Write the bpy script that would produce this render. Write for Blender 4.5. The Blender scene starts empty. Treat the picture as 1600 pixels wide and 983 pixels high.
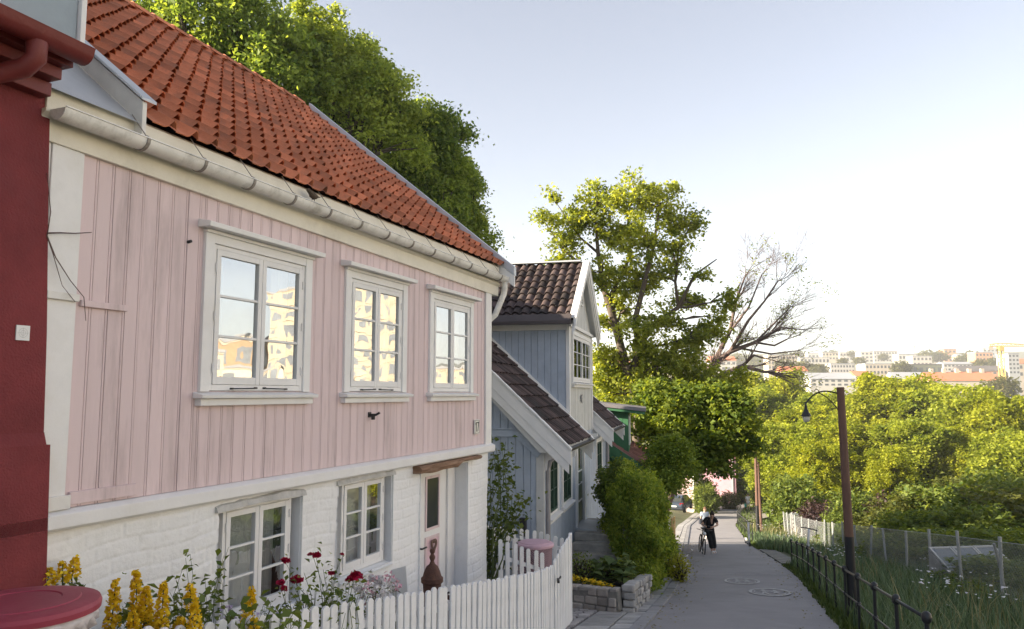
import bpy, math, random
import numpy as np
from mathutils import Vector, Matrix, noise
C = bpy.context.scene
COL = C.collection
RS = np.random.RandomState(17)
rnd = random.Random(5)
PI = math.pi

# ------------------------------------------------------------------ camera numbers (also used to survey the place)
FPX, HOR = 1200.0, 615.0
PITCH = math.atan((HOR - 491.5) / FPX)
CA, SA = math.cos(PITCH), math.sin(PITCH)

def ray(px, py):
    u = (px - 800) / FPX; v = (491.5 - py) / FPX
    return Vector((u, CA - v * SA, SA + v * CA))

def at(px, py, Y):
    r = ray(px, py)
    return r * (Y / r.y)

# ------------------------------------------------------------------ materials
MATS = {}
def M(name, col, rough=0.7, var=0.12, scale=6.0, bump=0.0, bscale=60.0, metallic=0.0, tint=0.0,
      dirt=None, dirt_amt=0.0, dirt_scale=3.0, spec=0.4, stretch=None):
    if name in MATS: return MATS[name]
    m = bpy.data.materials.new(name); m.use_nodes = True; MATS[name] = m
    nt = m.node_tree; N = nt.nodes; L = nt.links
    b = N['Principled BSDF']
    b.inputs['Roughness'].default_value = rough
    b.inputs['Metallic'].default_value = metallic
    b.inputs['Specular IOR Level'].default_value = spec
    tc = N.new('ShaderNodeTexCoord'); src = tc.outputs['Object']
    if stretch:
        mp = N.new('ShaderNodeMapping'); mp.inputs['Scale'].default_value = stretch
        L.new(src, mp.inputs['Vector']); src = mp.outputs['Vector']
    n1 = N.new('ShaderNodeTexNoise'); n1.inputs['Scale'].default_value = scale
    n1.inputs['Detail'].default_value = 6; n1.inputs['Roughness'].default_value = 0.62
    L.new(src, n1.inputs['Vector'])
    r1 = N.new('ShaderNodeMapRange')
    r1.inputs['From Min'].default_value = 0.28; r1.inputs['From Max'].default_value = 0.72
    r1.inputs['To Min'].default_value = 1 - var; r1.inputs['To Max'].default_value = 1 + var
    L.new(n1.outputs['Fac'], r1.inputs['Value'])
    mul = N.new('ShaderNodeVectorMath'); mul.operation = 'SCALE'
    mul.inputs[0].default_value = col[:3]; L.new(r1.outputs['Result'], mul.inputs['Scale'])
    out = mul.outputs['Vector']
    if tint:
        at_ = N.new('ShaderNodeAttribute'); at_.attribute_name = 'tint'
        r2 = N.new('ShaderNodeMapRange'); r2.inputs['To Min'].default_value = 1 - tint; r2.inputs['To Max'].default_value = 1 + tint
        L.new(at_.outputs['Fac'], r2.inputs['Value'])
        m2 = N.new('ShaderNodeVectorMath'); m2.operation = 'SCALE'
        L.new(out, m2.inputs[0]); L.new(r2.outputs['Result'], m2.inputs['Scale']); out = m2.outputs['Vector']
    if dirt:
        n3 = N.new('ShaderNodeTexNoise'); n3.inputs['Scale'].default_value = dirt_scale
        n3.inputs['Detail'].default_value = 8; n3.inputs['Roughness'].default_value = 0.7
        L.new(src, n3.inputs['Vector'])
        r3 = N.new('ShaderNodeMapRange'); r3.inputs['From Min'].default_value = 0.5; r3.inputs['From Max'].default_value = 0.75
        r3.inputs['To Max'].default_value = dirt_amt
        L.new(n3.outputs['Fac'], r3.inputs['Value'])
        mx = N.new('ShaderNodeMix'); mx.data_type = 'RGBA'
        L.new(r3.outputs['Result'], mx.inputs[0]); L.new(out, mx.inputs[6]); mx.inputs[7].default_value = (*dirt, 1)
        out = mx.outputs[2]
    L.new(out, b.inputs['Base Color'])
    if bump:
        n2 = N.new('ShaderNodeTexNoise'); n2.inputs['Scale'].default_value = bscale; n2.inputs['Detail'].default_value = 5
        L.new(src, n2.inputs['Vector'])
        bp = N.new('ShaderNodeBump'); bp.inputs['Strength'].default_value = bump; bp.inputs['Distance'].default_value = 0.01
        L.new(n2.outputs['Fac'], bp.inputs['Height']); L.new(bp.outputs['Normal'], b.inputs['Normal'])
    return m

def leaf_mat(name, c1, c2, trans=0.4, tcol=None, rough=0.5):
    """leaves: diffuse + translucent, colour between c1 and c2 from the per-leaf tint"""
    if name in MATS: return MATS[name]
    m = bpy.data.materials.new(name); m.use_nodes = True; MATS[name] = m
    nt = m.node_tree; N = nt.nodes; L = nt.links
    b = N['Principled BSDF']; b.inputs['Roughness'].default_value = rough; b.inputs['Specular IOR Level'].default_value = 0.25
    a = N.new('ShaderNodeAttribute'); a.attribute_name = 'tint'
    mx = N.new('ShaderNodeMix'); mx.data_type = 'RGBA'
    mx.inputs[6].default_value = (*c1, 1); mx.inputs[7].default_value = (*c2, 1)
    L.new(a.outputs['Fac'], mx.inputs[0]); L.new(mx.outputs[2], b.inputs['Base Color'])
    t = N.new('ShaderNodeBsdfTranslucent')
    if tcol is None: tcol = (1.5, 1.35, 0.5)
    sc = N.new('ShaderNodeVectorMath'); sc.operation = 'MULTIPLY'; sc.inputs[1].default_value = tcol
    L.new(mx.outputs[2], sc.inputs[0]); L.new(sc.outputs['Vector'], t.inputs['Color'])
    ms = N.new('ShaderNodeMixShader'); ms.inputs[0].default_value = trans
    L.new(b.outputs[0], ms.inputs[1]); L.new(t.outputs[0], ms.inputs[2])
    L.new(ms.outputs[0], N['Material Output'].inputs['Surface'])
    return m

def glass_mat(name, refl=0.5, tint=(0.9, 0.95, 0.95)):
    if name in MATS: return MATS[name]
    m = bpy.data.materials.new(name); m.use_nodes = True; MATS[name] = m
    nt = m.node_tree; N = nt.nodes; L = nt.links
    N.remove(N['Principled BSDF'])
    g = N.new('ShaderNodeBsdfGlossy'); g.inputs['Roughness'].default_value = 0.0
    g.inputs['Color'].default_value = (1, 1, 1, 1)
    tc = N.new('ShaderNodeTexCoord'); n2 = N.new('ShaderNodeTexNoise'); n2.inputs['Scale'].default_value = 3.2; n2.inputs['Detail'].default_value = 1
    L.new(tc.outputs['Object'], n2.inputs['Vector'])
    bp = N.new('ShaderNodeBump'); bp.inputs['Strength'].default_value = 0.11; bp.inputs['Distance'].default_value = 0.02
    L.new(n2.outputs['Fac'], bp.inputs['Height']); L.new(bp.outputs['Normal'], g.inputs['Normal'])
    t = N.new('ShaderNodeBsdfTransparent'); t.inputs['Color'].default_value = (*tint, 1)
    ms = N.new('ShaderNodeMixShader')
    lw = N.new('ShaderNodeLayerWeight'); lw.inputs['Blend'].default_value = 0.5
    mr = N.new('ShaderNodeMapRange'); mr.inputs['To Min'].default_value = refl * 0.75; mr.inputs['To Max'].default_value = min(1, refl * 1.5)
    L.new(lw.outputs['Facing'], mr.inputs['Value']); L.new(mr.outputs['Result'], ms.inputs[0])
    L.new(t.outputs[0], ms.inputs[1]); L.new(g.outputs[0], ms.inputs[2])
    L.new(ms.outputs[0], N['Material Output'].inputs['Surface'])
    return m

# ------------------------------------------------------------------ objects
def tag(o, label=None, cat=None, group=None, kind=None):
    if label: o['label'] = label
    if cat: o['category'] = cat
    if group: o['group'] = group
    if kind: o['kind'] = kind
    return o

def thing(name, label, cat, loc=(0, 0, 0), group=None):
    o = bpy.data.objects.new(name, None); COL.objects.link(o)
    o.location = loc; o.empty_display_size = 0.2
    return tag(o, label, cat, group)

def wloc(o):
    v = Vector((0, 0, 0))
    while o is not None: v += o.location; o = o.parent
    return v

def link_mesh(me, name, mat, parent=None, smooth=False, bevel=0.0):
    o = bpy.data.objects.new(name, me); COL.objects.link(o)
    if mat: me.materials.append(mat)
    if smooth:
        me.polygons.foreach_set('use_smooth', [True] * len(me.polygons))
    if parent: o.parent = parent
    if bevel:
        md = o.modifiers.new('bevel', 'BEVEL'); md.width = bevel; md.segments = 2; md.limit_method = 'ANGLE'
        md.harden_normals = False
    return o

def np_obj(name, V, Fc, mat, parent=None, tint=None, smooth=False):
    """V (n,3) world coordinates; Fc (m,k) faces; tint (m,) per face"""
    V = np.asarray(V, dtype=np.float64)
    if parent is not None: V = V - np.array(wloc(parent))
    Fc = np.asarray(Fc, dtype=np.int32); m, k = Fc.shape
    me = bpy.data.meshes.new(name)
    me.vertices.add(len(V)); me.vertices.foreach_set('co', V.astype(np.float32).ravel())
    me.loops.add(m * k); me.loops.foreach_set('vertex_index', Fc.ravel())
    me.polygons.add(m); me.polygons.foreach_set('loop_start', np.arange(0, m * k, k, dtype=np.int32))
    me.polygons.foreach_set('loop_total', np.full(m, k, dtype=np.int32))
    if smooth: me.polygons.foreach_set('use_smooth', np.ones(m, dtype=bool))
    me.update(calc_edges=True)
    if tint is not None:
        a = me.attributes.new('tint', 'FLOAT', 'FACE'); a.data.foreach_set('value', np.asarray(tint, dtype=np.float32))
    me.validate(verbose=False)
    return link_mesh(me, name, mat, parent)

class Fr:
    """a house frame: s along the facade, t outwards, z up"""
    def __init__(self, o, ang):
        self.o = o; self.d = (math.sin(ang), math.cos(ang)); self.n = (math.cos(ang), -math.sin(ang))
    def p(self, s, t, z):
        return Vector((self.o[0] + s * self.d[0] + t * self.n[0], self.o[1] + s * self.d[1] + t * self.n[1], z))
W = Fr((0, 0), PI / 2)          # s = x, t = -y : plain world frame
W.n = (0, 1)

class MB:
    def __init__(self, fr=W): self.v = []; self.f = []; self.t = []; self.fr = fr; self.g = []
    def add(self, pts, faces, tint=0.5):
        k = len(self.v); self.g.append((k, len(self.f))); self.v += [tuple(p) for p in pts]
        for f in faces: self.f.append(tuple(k + i for i in f)); self.t.append(tint)
        return self
    def box(self, s0, s1, t0, t1, z0, z1, tint=0.5):
        p = self.fr.p
        P = [p(s0, t0, z0), p(s1, t0, z0), p(s1, t1, z0), p(s0, t1, z0), p(s0, t0, z1), p(s1, t0, z1), p(s1, t1, z1), p(s0, t1, z1)]
        return self.add(P, [(0, 1, 2, 3), (4, 7, 6, 5), (0, 4, 5, 1), (1, 5, 6, 2), (2, 6, 7, 3), (3, 7, 4, 0)], tint)
    def hexa(self, P, tint=0.5):
        return self.add(P, [(0, 1, 2, 3), (4, 7, 6, 5), (0, 4, 5, 1), (1, 5, 6, 2), (2, 6, 7, 3), (3, 7, 4, 0)], tint)
    def beam(self, a, b, w, h, up=(0, 0, 1), tint=0.5, w2=None, h2=None):
        """bar from a to b: width w sideways, h along up"""
        a = Vector(a); b = Vector(b); x = (b - a).normalized(); u = Vector(up); s = x.cross(u).normalized(); u = s.cross(x)
        w2 = w if w2 is None else w2; h2 = h if h2 is None else h2
        P = [a - s * w / 2 - u * h / 2, b - s * w2 / 2 - u * h2 / 2, b + s * w2 / 2 - u * h2 / 2, a + s * w / 2 - u * h / 2,
             a - s * w / 2 + u * h / 2, b - s * w2 / 2 + u * h2 / 2, b + s * w2 / 2 + u * h2 / 2, a + s * w / 2 + u * h / 2]
        return self.hexa(P, tint)
    def prism(self, prof, s0, s1, tint=0.5):
        """polygon prof [(t,z)] extruded along s"""
        n = len(prof); p = self.fr.p
        P = [p(s0, t, z) for t, z in prof] + [p(s1, t, z) for t, z in prof]
        F = [(i, (i + 1) % n, n + (i + 1) % n, n + i) for i in range(n)] + [tuple(range(n - 1, -1, -1)), tuple(range(n, 2 * n))]
        return self.add(P, F, tint)
    def prism_t(self, prof, t0, t1, tint=0.5):
        """polygon prof [(s,z)] extruded along t"""
        n = len(prof); p = self.fr.p
        P = [p(s, t0, z) for s, z in prof] + [p(s, t1, z) for s, z in prof]
        F = [(i, (i + 1) % n, n + (i + 1) % n, n + i) for i in range(n)] + [tuple(range(n - 1, -1, -1)), tuple(range(n, 2 * n))]
        return self.add(P, F, tint)
    def tube(self, pts, r, n=8, cap=True, tint=0.5):
        pts = [Vector(q) for q in pts]; m = len(pts)
        rs = r if isinstance(r, (list, tuple)) else [r] * m
        t0 = (pts[1] - pts[0]).normalized()
        ref = Vector((0, 0, 1)) if abs(t0.z) < 0.9 else Vector((1, 0, 0))
        u = t0.cross(ref).normalized(); P = []
        for i in range(m):
            t = (pts[min(i + 1, m - 1)] - pts[max(i - 1, 0)])
            if t.length < 1e-9: t = t0
            t = t.normalized(); u = (u - t * u.dot(t))
            u = u.normalized() if u.length > 1e-6 else t.orthogonal().normalized()
            w = t.cross(u)
            for k in range(n):
                a = 2 * PI * k / n; P.append(pts[i] + (u * math.cos(a) + w * math.sin(a)) * rs[i])
        F = [(i * n + k, i * n + (k + 1) % n, (i + 1) * n + (k + 1) % n, (i + 1) * n + k) for i in range(m - 1) for k in range(n)]
        if cap: F += [tuple(range(n - 1, -1, -1)), tuple(range((m - 1) * n, m * n))]
        return self.add(P, F, tint)
    def lathe(self, c, prof, n=20, tint=0.5, cap=True, axis=None, sx=1.0, sy=1.0):
        """prof [(r,z)] turned about a vertical axis through c (or axis matrix)"""
        P = []
        for r, z in prof:
            for k in range(n):
                a = 2 * PI * k / n; q = Vector((r * math.cos(a) * sx, r * math.sin(a) * sy, z))
                if axis is not None: q = axis @ q
                P.append(Vector(c) + q)
        m = len(prof)
        F = [(i * n + k, i * n + (k + 1) % n, (i + 1) * n + (k + 1) % n, (i + 1) * n + k) for i in range(m - 1) for k in range(n)]
        if cap: F += [tuple(range(n - 1, -1, -1)), tuple(range((m - 1) * n, m * n))]
        return self.add(P, F, tint)
    def ball(self, c, r, n=10, tint=0.5, s=(1, 1, 1)):
        m = max(4, n // 2); P = []; c = Vector(c)
        for i in range(m + 1):
            th = PI * i / m
            for k in range(n):
                a = 2 * PI * k / n
                P.append(c + Vector((r * s[0] * math.sin(th) * math.cos(a), r * s[1] * math.sin(th) * math.sin(a), r * s[2] * math.cos(th))))
        F = [(i * n + k, (i + 1) * n + k, (i + 1) * n + (k + 1) % n, i * n + (k + 1) % n) for i in range(m) for k in range(n)]
        return self.add(P, F, tint)
    def build(self, name, mat, parent=None, smooth=False, bevel=0.0):
        off = wloc(parent) if parent is not None else Vector((0, 0, 0))
        me = bpy.data.meshes.new(name)
        me.from_pydata([(a - off.x, b - off.y, c - off.z) for a, b, c in self.v], [], self.f)
        a = me.attributes.new('tint', 'FLOAT', 'FACE'); a.data.foreach_set('value', self.t)
        me.validate(verbose=False); me.update()
        return link_mesh(me, name, mat, parent, smooth, bevel)

def _each(self, name, mat, parent=None, bevel=0.0, smooth=False):
    """one object per piece"""
    out = []; g = self.g + [(len(self.v), len(self.f))]
    for (k, fi), (k2, f2) in zip(g[:-1], g[1:]):
        b = MB(self.fr); b.v = self.v[k:k2]; b.f = [tuple(i - k for i in f) for f in self.f[fi:f2]]; b.t = self.t[fi:f2]
        out.append(b.build(name, mat, parent, smooth, bevel))
    return out
MB.each = _each

def auto_smooth(o, deg=40):
    me = o.data; me.polygons.foreach_set('use_smooth', [True] * len(me.polygons))
    try: me.set_sharp_from_angle(angle=math.radians(deg))
    except Exception: pass
    return o

def copy_tree(o, parent=None):
    c = o.copy(); COL.objects.link(c)
    if parent is not None: c.parent = parent
    for ch in list(o.children): copy_tree(ch, c)
    return c

# ------------------------------------------------------------------ leaves
def leaf_quads(P, size, up=0.5, aspect=0.6, rs=RS, dirs=None, droop=0.0):
    """rhombic folded leaves at points P; returns V, F"""
    n = len(P); size = np.broadcast_to(size, (n,)).reshape(n, 1)
    nrm = rs.normal(size=(n, 3)); nrm /= np.linalg.norm(nrm, axis=1, keepdims=True) + 1e-9
    nrm[:, 2] = np.abs(nrm[:, 2]); nrm = nrm * (1 - up) + np.array([0, 0, 1.0]) * up
    nrm /= np.linalg.norm(nrm, axis=1, keepdims=True) + 1e-9
    ax = rs.normal(size=(n, 3)) if dirs is None else dirs + rs.normal(size=(n, 3)) * 0.35
    ax[:, 2] -= droop
    ax -= nrm * (ax * nrm).sum(1, keepdims=True); ax /= np.linalg.norm(ax, axis=1, keepdims=True) + 1e-9
    sd = np.cross(nrm, ax)
    a = P - ax * size * 0.5; c = P + ax * size * 0.5 - nrm * size * 0.12
    b = P + sd * size * aspect * 0.5 + nrm * size * 0.12; d = P - sd * size * aspect * 0.5 + nrm * size * 0.12
    V = np.stack([a, b, c, d], 1).reshape(-1, 3); Fq = np.arange(4 * n).reshape(n, 4)
    return V, Fq

def sph(n, rs=RS):
    v = rs.normal(size=(n, 3)); return v / (np.linalg.norm(v, axis=1, keepdims=True) + 1e-9)

def bez(a, b, k=0.2, n=6, rs=rnd, sag=0.0):
    a = Vector(a); b = Vector(b); L = (b - a).length
    j = Vector((rs.uniform(-1, 1), rs.uniform(-1, 1), rs.uniform(-.4, .8))) * L * k
    out = []
    for i in range(n + 1):
        t = i / n; q = a.lerp(b, t) + j * (4 * t * (1 - t)) * 0.5 + Vector((0, 0, -sag * L * 4 * t * (1 - t)))
        q += Vector((rs.uniform(-1, 1), rs.uniform(-1, 1), rs.uniform(-1, 1))) * L * 0.02 * (1 if 0 < i < n else 0)
        out.append(q)
    return out

def make_tree(name, label, cat, base, fork, lobes, mat, bark, clumps=60, per=120, leaf=0.14, clump_r=0.45, trunk_r=0.25,
              group=None, twigs=14, up=0.45, flat=0.6, shell=0.55, seed=1, aspect=0.6, droop=0.0, trunks=None, sats=0):
    """lobes: [(centre, (rx,ry,rz))]; the crown is leaf clumps spread through the lobes"""
    rs = np.random.RandomState(seed); rr = random.Random(seed)
    t = thing(name, label, cat, base, group)
    b = MB(); fork = Vector(fork); base = Vector(base)
    trunk = bez(base - Vector((0, 0, .3)), fork, .06, 6, rr)
    b.tube(trunk, [trunk_r * (1.25 if i == 0 else 1 - .06 * i) for i in range(7)], 10)
    for tr in (trunks or []): b.tube(tr[0], tr[1], 8)
    cl = []
    if sats:
        extra = []
        for c, r in lobes:
            for q in sph(sats, rs):
                extra.append((tuple(np.array(c) + q * np.array(r) * .98), tuple(np.array(r) * rs.uniform(.22, .4))))
        lobes = list(lobes) + extra
    tot = sum(l[1][0] * l[1][1] + l[1][0] * l[1][2] for l in lobes)
    for c, r in lobes:
        c = Vector(c)
        st0 = fork
        if trunks:
            best = None
            for tr in trunks:
                for q in tr[0]:
                    d = (q - c).length + (2.0 if q.z > c.z else 0)
                    if best is None or d < best[0]: best = (d, q)
            st0 = best[1]
        limb = bez(st0, c, .25, 6, rr)
        b.tube(limb, [trunk_r * (.22 if trunks else .5) * (1 - .13 * i) for i in range(7)], 7)
        k = max(4, int(clumps * (r[0] * r[1] + r[0] * r[2]) / tot))
        u = sph(k, rs); rad = shell + (1.02 - shell) * rs.rand(k, 1) ** 0.6
        rad *= 1 + 0.34 * np.sin(u[:, :1] * 5.1 + c.x * 3) * np.sin(u[:, 1:2] * 4.3 + c.z * 2)
        q = np.array(c) + u * rad * np.array(r)
        cl.append(q)
        for i in range(min(k, max(2, int(twigs * k / max(1, clumps))) if twigs else 0)):
            st = limb[rr.randint(3, 6)]
            tw = bez(st, q[i], .2, 4, rr)
            b.tube(tw, [trunk_r * .16 * (1 - .2 * j) for j in range(5)], 5, cap=False)
    b.build('trunk', bark, t, smooth=True)
    cl = np.concatenate(cl); k = len(cl)
    cs = clump_r * (0.6 + 0.8 * rs.rand(k))
    idx = np.repeat(np.arange(k), per)
    off = rs.normal(size=(k * per, 3)) * 0.55; off[:, 2] *= flat
    off[:, 2] -= 0.25 * (off[:, 0] ** 2 + off[:, 1] ** 2)
    P = cl[idx] + off * cs[idx, None]
    V, Fq = leaf_quads(P, leaf * (0.6 + 0.8 * rs.rand(len(P))), up, aspect, rs, droop=droop)
    ti = np.clip(0.5 + 0.25 * rs.normal(size=k)[idx] + 0.22 * rs.normal(size=len(P)), 0, 1)
    np_obj('crown', V, Fq, mat, t, ti)
    return t
# ================================================================== sky, sun, camera
SUN_EL, SUN_DIR = math.radians(20), Vector((-0.96, -0.2, 0))      # towards the sun, low over the hill on the left
SUN_DIR.normalize()
w = bpy.data.worlds.new('World'); C.world = w; w.use_nodes = True
nt = w.node_tree; bg = nt.nodes['Background']
sky = nt.nodes.new('ShaderNodeTexSky'); sky.sky_type = 'NISHITA'; sky.sun_disc = False
sky.sun_elevation = SUN_EL; sky.sun_rotation = math.atan2(SUN_DIR.x, SUN_DIR.y)
sky.altitude = 50; sky.air_density = 1.0; sky.dust_density = 0.8; sky.ozone_density = 1.6
hs = nt.nodes.new('ShaderNodeHueSaturation'); hs.inputs['Saturation'].default_value = 0.55; hs.inputs['Hue'].default_value = 0.508; nt.links.new(sky.outputs[0], hs.inputs['Color']); nt.links.new(hs.outputs[0], bg.inputs['Color']); bg.inputs['Strength'].default_value = 0.072
sl = bpy.data.lights.new('sun', 'SUN'); sl.energy = 5.0; sl.angle = math.radians(0.5); sl.color = (1.0, 0.86, 0.66)
so = bpy.data.objects.new('sun', sl); COL.objects.link(so)
sv = SUN_DIR * math.cos(SUN_EL) + Vector((0, 0, math.sin(SUN_EL)))
so.rotation_euler = sv.to_track_quat('Z', 'Y').to_euler(); so.location = (-60, 10, 60)
cam = bpy.data.cameras.new('camera'); cam.lens = 36 * FPX / 1600; cam.sensor_width = 36; cam.clip_end = 6000; cam.clip_start = 0.05
co = bpy.data.objects.new('camera', cam); COL.objects.link(co); co.location = (0, 0, 0)
co.rotation_euler = (PI / 2 + PITCH, 0, 0); C.camera = co
C.view_settings.view_transform = 'Standard'; C.view_settings.look = 'None'; C.view_settings.exposure = 1.88; C.view_settings.gamma = 1
C.render.engine = 'CYCLES'
C.cycles.max_bounces = 8; C.cycles.transparent_max_bounces = 16; C.cycles.diffuse_bounces = 4; C.cycles.glossy_bounces = 4
C.cycles.use_denoising = True; C.cycles.sample_clamp_indirect = 6; C.cycles.caustics_reflective = False; C.cycles.caustics_refractive = False
C.cycles.volume_bounces = 0

# ================================================================== lie of the land
RY = [(-40, -1.0), (-5, -1.0), (0, -1.7), (40, -7.58), (65, -10.7), (95, -13.6), (130, -15), (5000, -16)]
XL = [(-30, -6.5), (0, -1.55), (10.6, 1.63), (15.3, 3.06), (21.8, 4.78), (31, 6.9), (40, 8.93), (62, 14.1), (81, 19.9), (95, 25.0), (130, 40)]
XR = [(-30, -3.6), (0, 1.35), (10.6, 4.5), (14.8, 5.72), (20.8, 7.5), (28.9, 9.45), (40, 12.0), (62, 17.6), (81, 23.6), (95, 28.3), (130, 43.5)]
def _ip(tab): return (np.array([q[0] for q in tab], float), np.array([q[1] for q in tab], float))
_ry, _xl, _xr = _ip(RY), _ip(XL), _ip(XR)
def _sm(tab, y):
    y = np.asarray(y, float); return sum(np.interp(y + o, *tab) for o in (-2.0, -1.0, 0, 1.0, 2.0)) / 5
def R(y): return _sm(_ry, y)
def xl(y): return _sm(_xl, y)
def xr(y): return _sm(_xr, y)
def zg(x, y):
    x = np.asarray(x, float); y = np.asarray(y, float)
    r = R(y); dl = xl(y) - x; dr = x - xr(y)
    z = r - 0.05 + np.where(dl > 1.6, np.minimum(dl - 1.6, 1.0) * 0.22, 0.0)
    z = z + np.where(dl > 12, np.minimum((dl - 12) * 0.3, 9), 0)
    z = z - np.where(dr > 0.3, np.minimum((dr - 0.3) * 0.1, 0.45), 0)
    z = z - np.where(dr > 14, np.minimum((dr - 14) * 0.12, 3.0), 0)
    near = np.clip((160 - y) / 60, 0, 1)
    flat = -15 + 0.0 * x
    z = z * near + flat * (1 - near)
    far = np.clip(y - 420, 0, 1400) * 0.078 + np.clip(np.abs(x) - 900, 0, 600) * 0.02
    return z + far
def gz(x, y): return float(zg(x, y))

xs = np.concatenate([np.arange(-110, -30, 4), np.arange(-30, 45, 0.75), np.arange(45, 120, 4), np.linspace(130, 1700, 30)])
ys = np.concatenate([np.linspace(-60, -12, 10), np.arange(-10, 100, 0.75), np.arange(100, 180, 4), np.linspace(190, 2200, 40)])
X, Y = np.meshgrid(xs, ys); Z = zg(X, Y)
Z = Z + np.where((X - xr(Y) > 1.0) & (Y < 200), 0.06 * np.sin(X * 1.7) * np.sin(Y * 1.3), 0)
V = np.stack([X, Y, Z], -1).reshape(-1, 3); ny, nx = X.shape
ii = np.arange(ny * nx).reshape(ny, nx)
Fq = np.stack([ii[:-1, :-1], ii[:-1, 1:], ii[1:, 1:], ii[1:, :-1]], -1).reshape(-1, 4)
soil = M('ground_soil', (0.085, 0.095, 0.04), 0.95, 0.45, 1.6, 0.6, 14, dirt=(0.12, 0.09, 0.06), dirt_amt=0.7, dirt_scale=0.7)
tag(np_obj('ground', V, Fq, soil, smooth=True), kind='structure')

def strip(name, y0, y1, f0, f1, dz, mat, step=0.5, nx_=6, crown=0.0):
    yy = np.arange(y0, y1 + step * .5, step); V = []; n = len(yy)
    a, b = f0(yy), f1(yy); z = R(yy)
    for j in range(nx_ + 1):
        k = j / nx_
        V.append(np.stack([a + (b - a) * k, yy, z + dz + crown * 4 * k * (1 - k)], -1))
    V = np.stack(V, 1).reshape(-1, 3); ii = np.arange(n * (nx_ + 1)).reshape(n, nx_ + 1)
    Fq = np.stack([ii[:-1, :-1], ii[:-1, 1:], ii[1:, 1:], ii[1:, :-1]], -1).reshape(-1, 4)
    return tag(np_obj(name, V, Fq, mat, smooth=True), kind='structure')

asphalt = M('asphalt', (0.27, 0.257, 0.262), 0.85, 0.09, 1.4, 0.7, 160, dirt=(0.19, 0.182, 0.186), dirt_amt=0.6, dirt_scale=0.6)
strip('road', -20, 110, lambda y: xl(y), lambda y: xr(y) + 0.03 * np.sin(y * 2.3) + 0.03 * np.sin(y * 5.1), 0.0, asphalt, 0.4, 8, 0.02)
# branch path on the right, to the walker
pth = M('gravel_path', (0.3, 0.27, 0.25), 0.95, 0.15, 3, 0.5, 90)
strip('side_path', 66, 118, lambda y: xr(y) + .1, lambda y: xr(y) + 2.8 - np.clip((74 - y) * .35, 0, 2.5), -0.012, pth)
stone = M('granite', (0.36, 0.35, 0.34), 0.8, 0.16, 5, 0.5, 70, tint=0.22, dirt=(0.14, 0.14, 0.12), dirt_amt=0.5, dirt_scale=2.2)
# kerb stones and gutter slabs along the left edge
def slab_row(name, y0, y1, d0, d1, step, gap, z0, z1, mat, jit=0.006):
    b = MB(); y = y0; rr = random.Random(3)
    while y < y1:
        s = step * rr.uniform(.85, 1.15); ya, yb = y + gap / 2, y + s - gap / 2; j = rr.uniform(-jit, jit)
        P = []
        for zz in (z0, z1):
            for (yq, dq) in ((ya, d1), (yb, d1), (yb, d0), (ya, d0)):
                P.append((float(xl(yq)) - dq, yq, float(R(yq)) + zz + (j if zz == z1 else 0)))
        b.hexa([P[0], P[3], P[2], P[1], P[4], P[7], P[6], P[5]], rr.random()); y += s
    return tag(b.build(name, mat, bevel=0.008), kind='structure')
slab_row('kerb', -4, 96, 0.0, 0.2, 0.95, 0.008, -0.12, 0.035, M('kerb_stone', (0.25, 0.245, 0.25), 0.8, 0.14, 5, 0.4, 80, tint=0.12, dirt=(0.1, 0.1, 0.09), dirt_amt=0.4))
slab_row('gutter', -4, 96, 0.218, 0.5, 0.26, 0.022, -0.12, 0.018, stone)
slab_row('pavement', -4, 96, 0.525, 1.0, 0.42, 0.022, -0.12, 0.03, stone)
# cobbled forecourt by the gate
b = MB(); rr = random.Random(8); y = 4.0
while y < 15.2:
    row = 0.115; d = 1.02; odd = rr.uniform(0, .12)
    while d < (2.9 if y > 9.0 else 1.75):
        wdt = rr.uniform(.14, .22); x1 = float(xl(y)) - d; x0 = x1 - wdt + .016
        z = max(float(R(y)) + 0.03, gz((x0 + x1) / 2, y) + 0.035) + rr.uniform(-.008, .008)
        P = [(x0, y, z - .1), (x1, y, z - .1), (x1, y + row - .016, z - .1), (x0, y + row - .016, z - .1),
             (x0 + .008, y + .006, z), (x1 - .008, y + .006, z), (x1 - .008, y + row - .022, z), (x0 + .008, y + row - .022, z)]
        b.hexa(P, rr.random()); d += wdt
    y += row
tag(b.build('cobbled_forecourt', M('cobble', (0.34, 0.32, 0.31), 0.8, 0.15, 9, 0.5, 60, tint=0.3), bevel=0.01), kind='structure')

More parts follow.
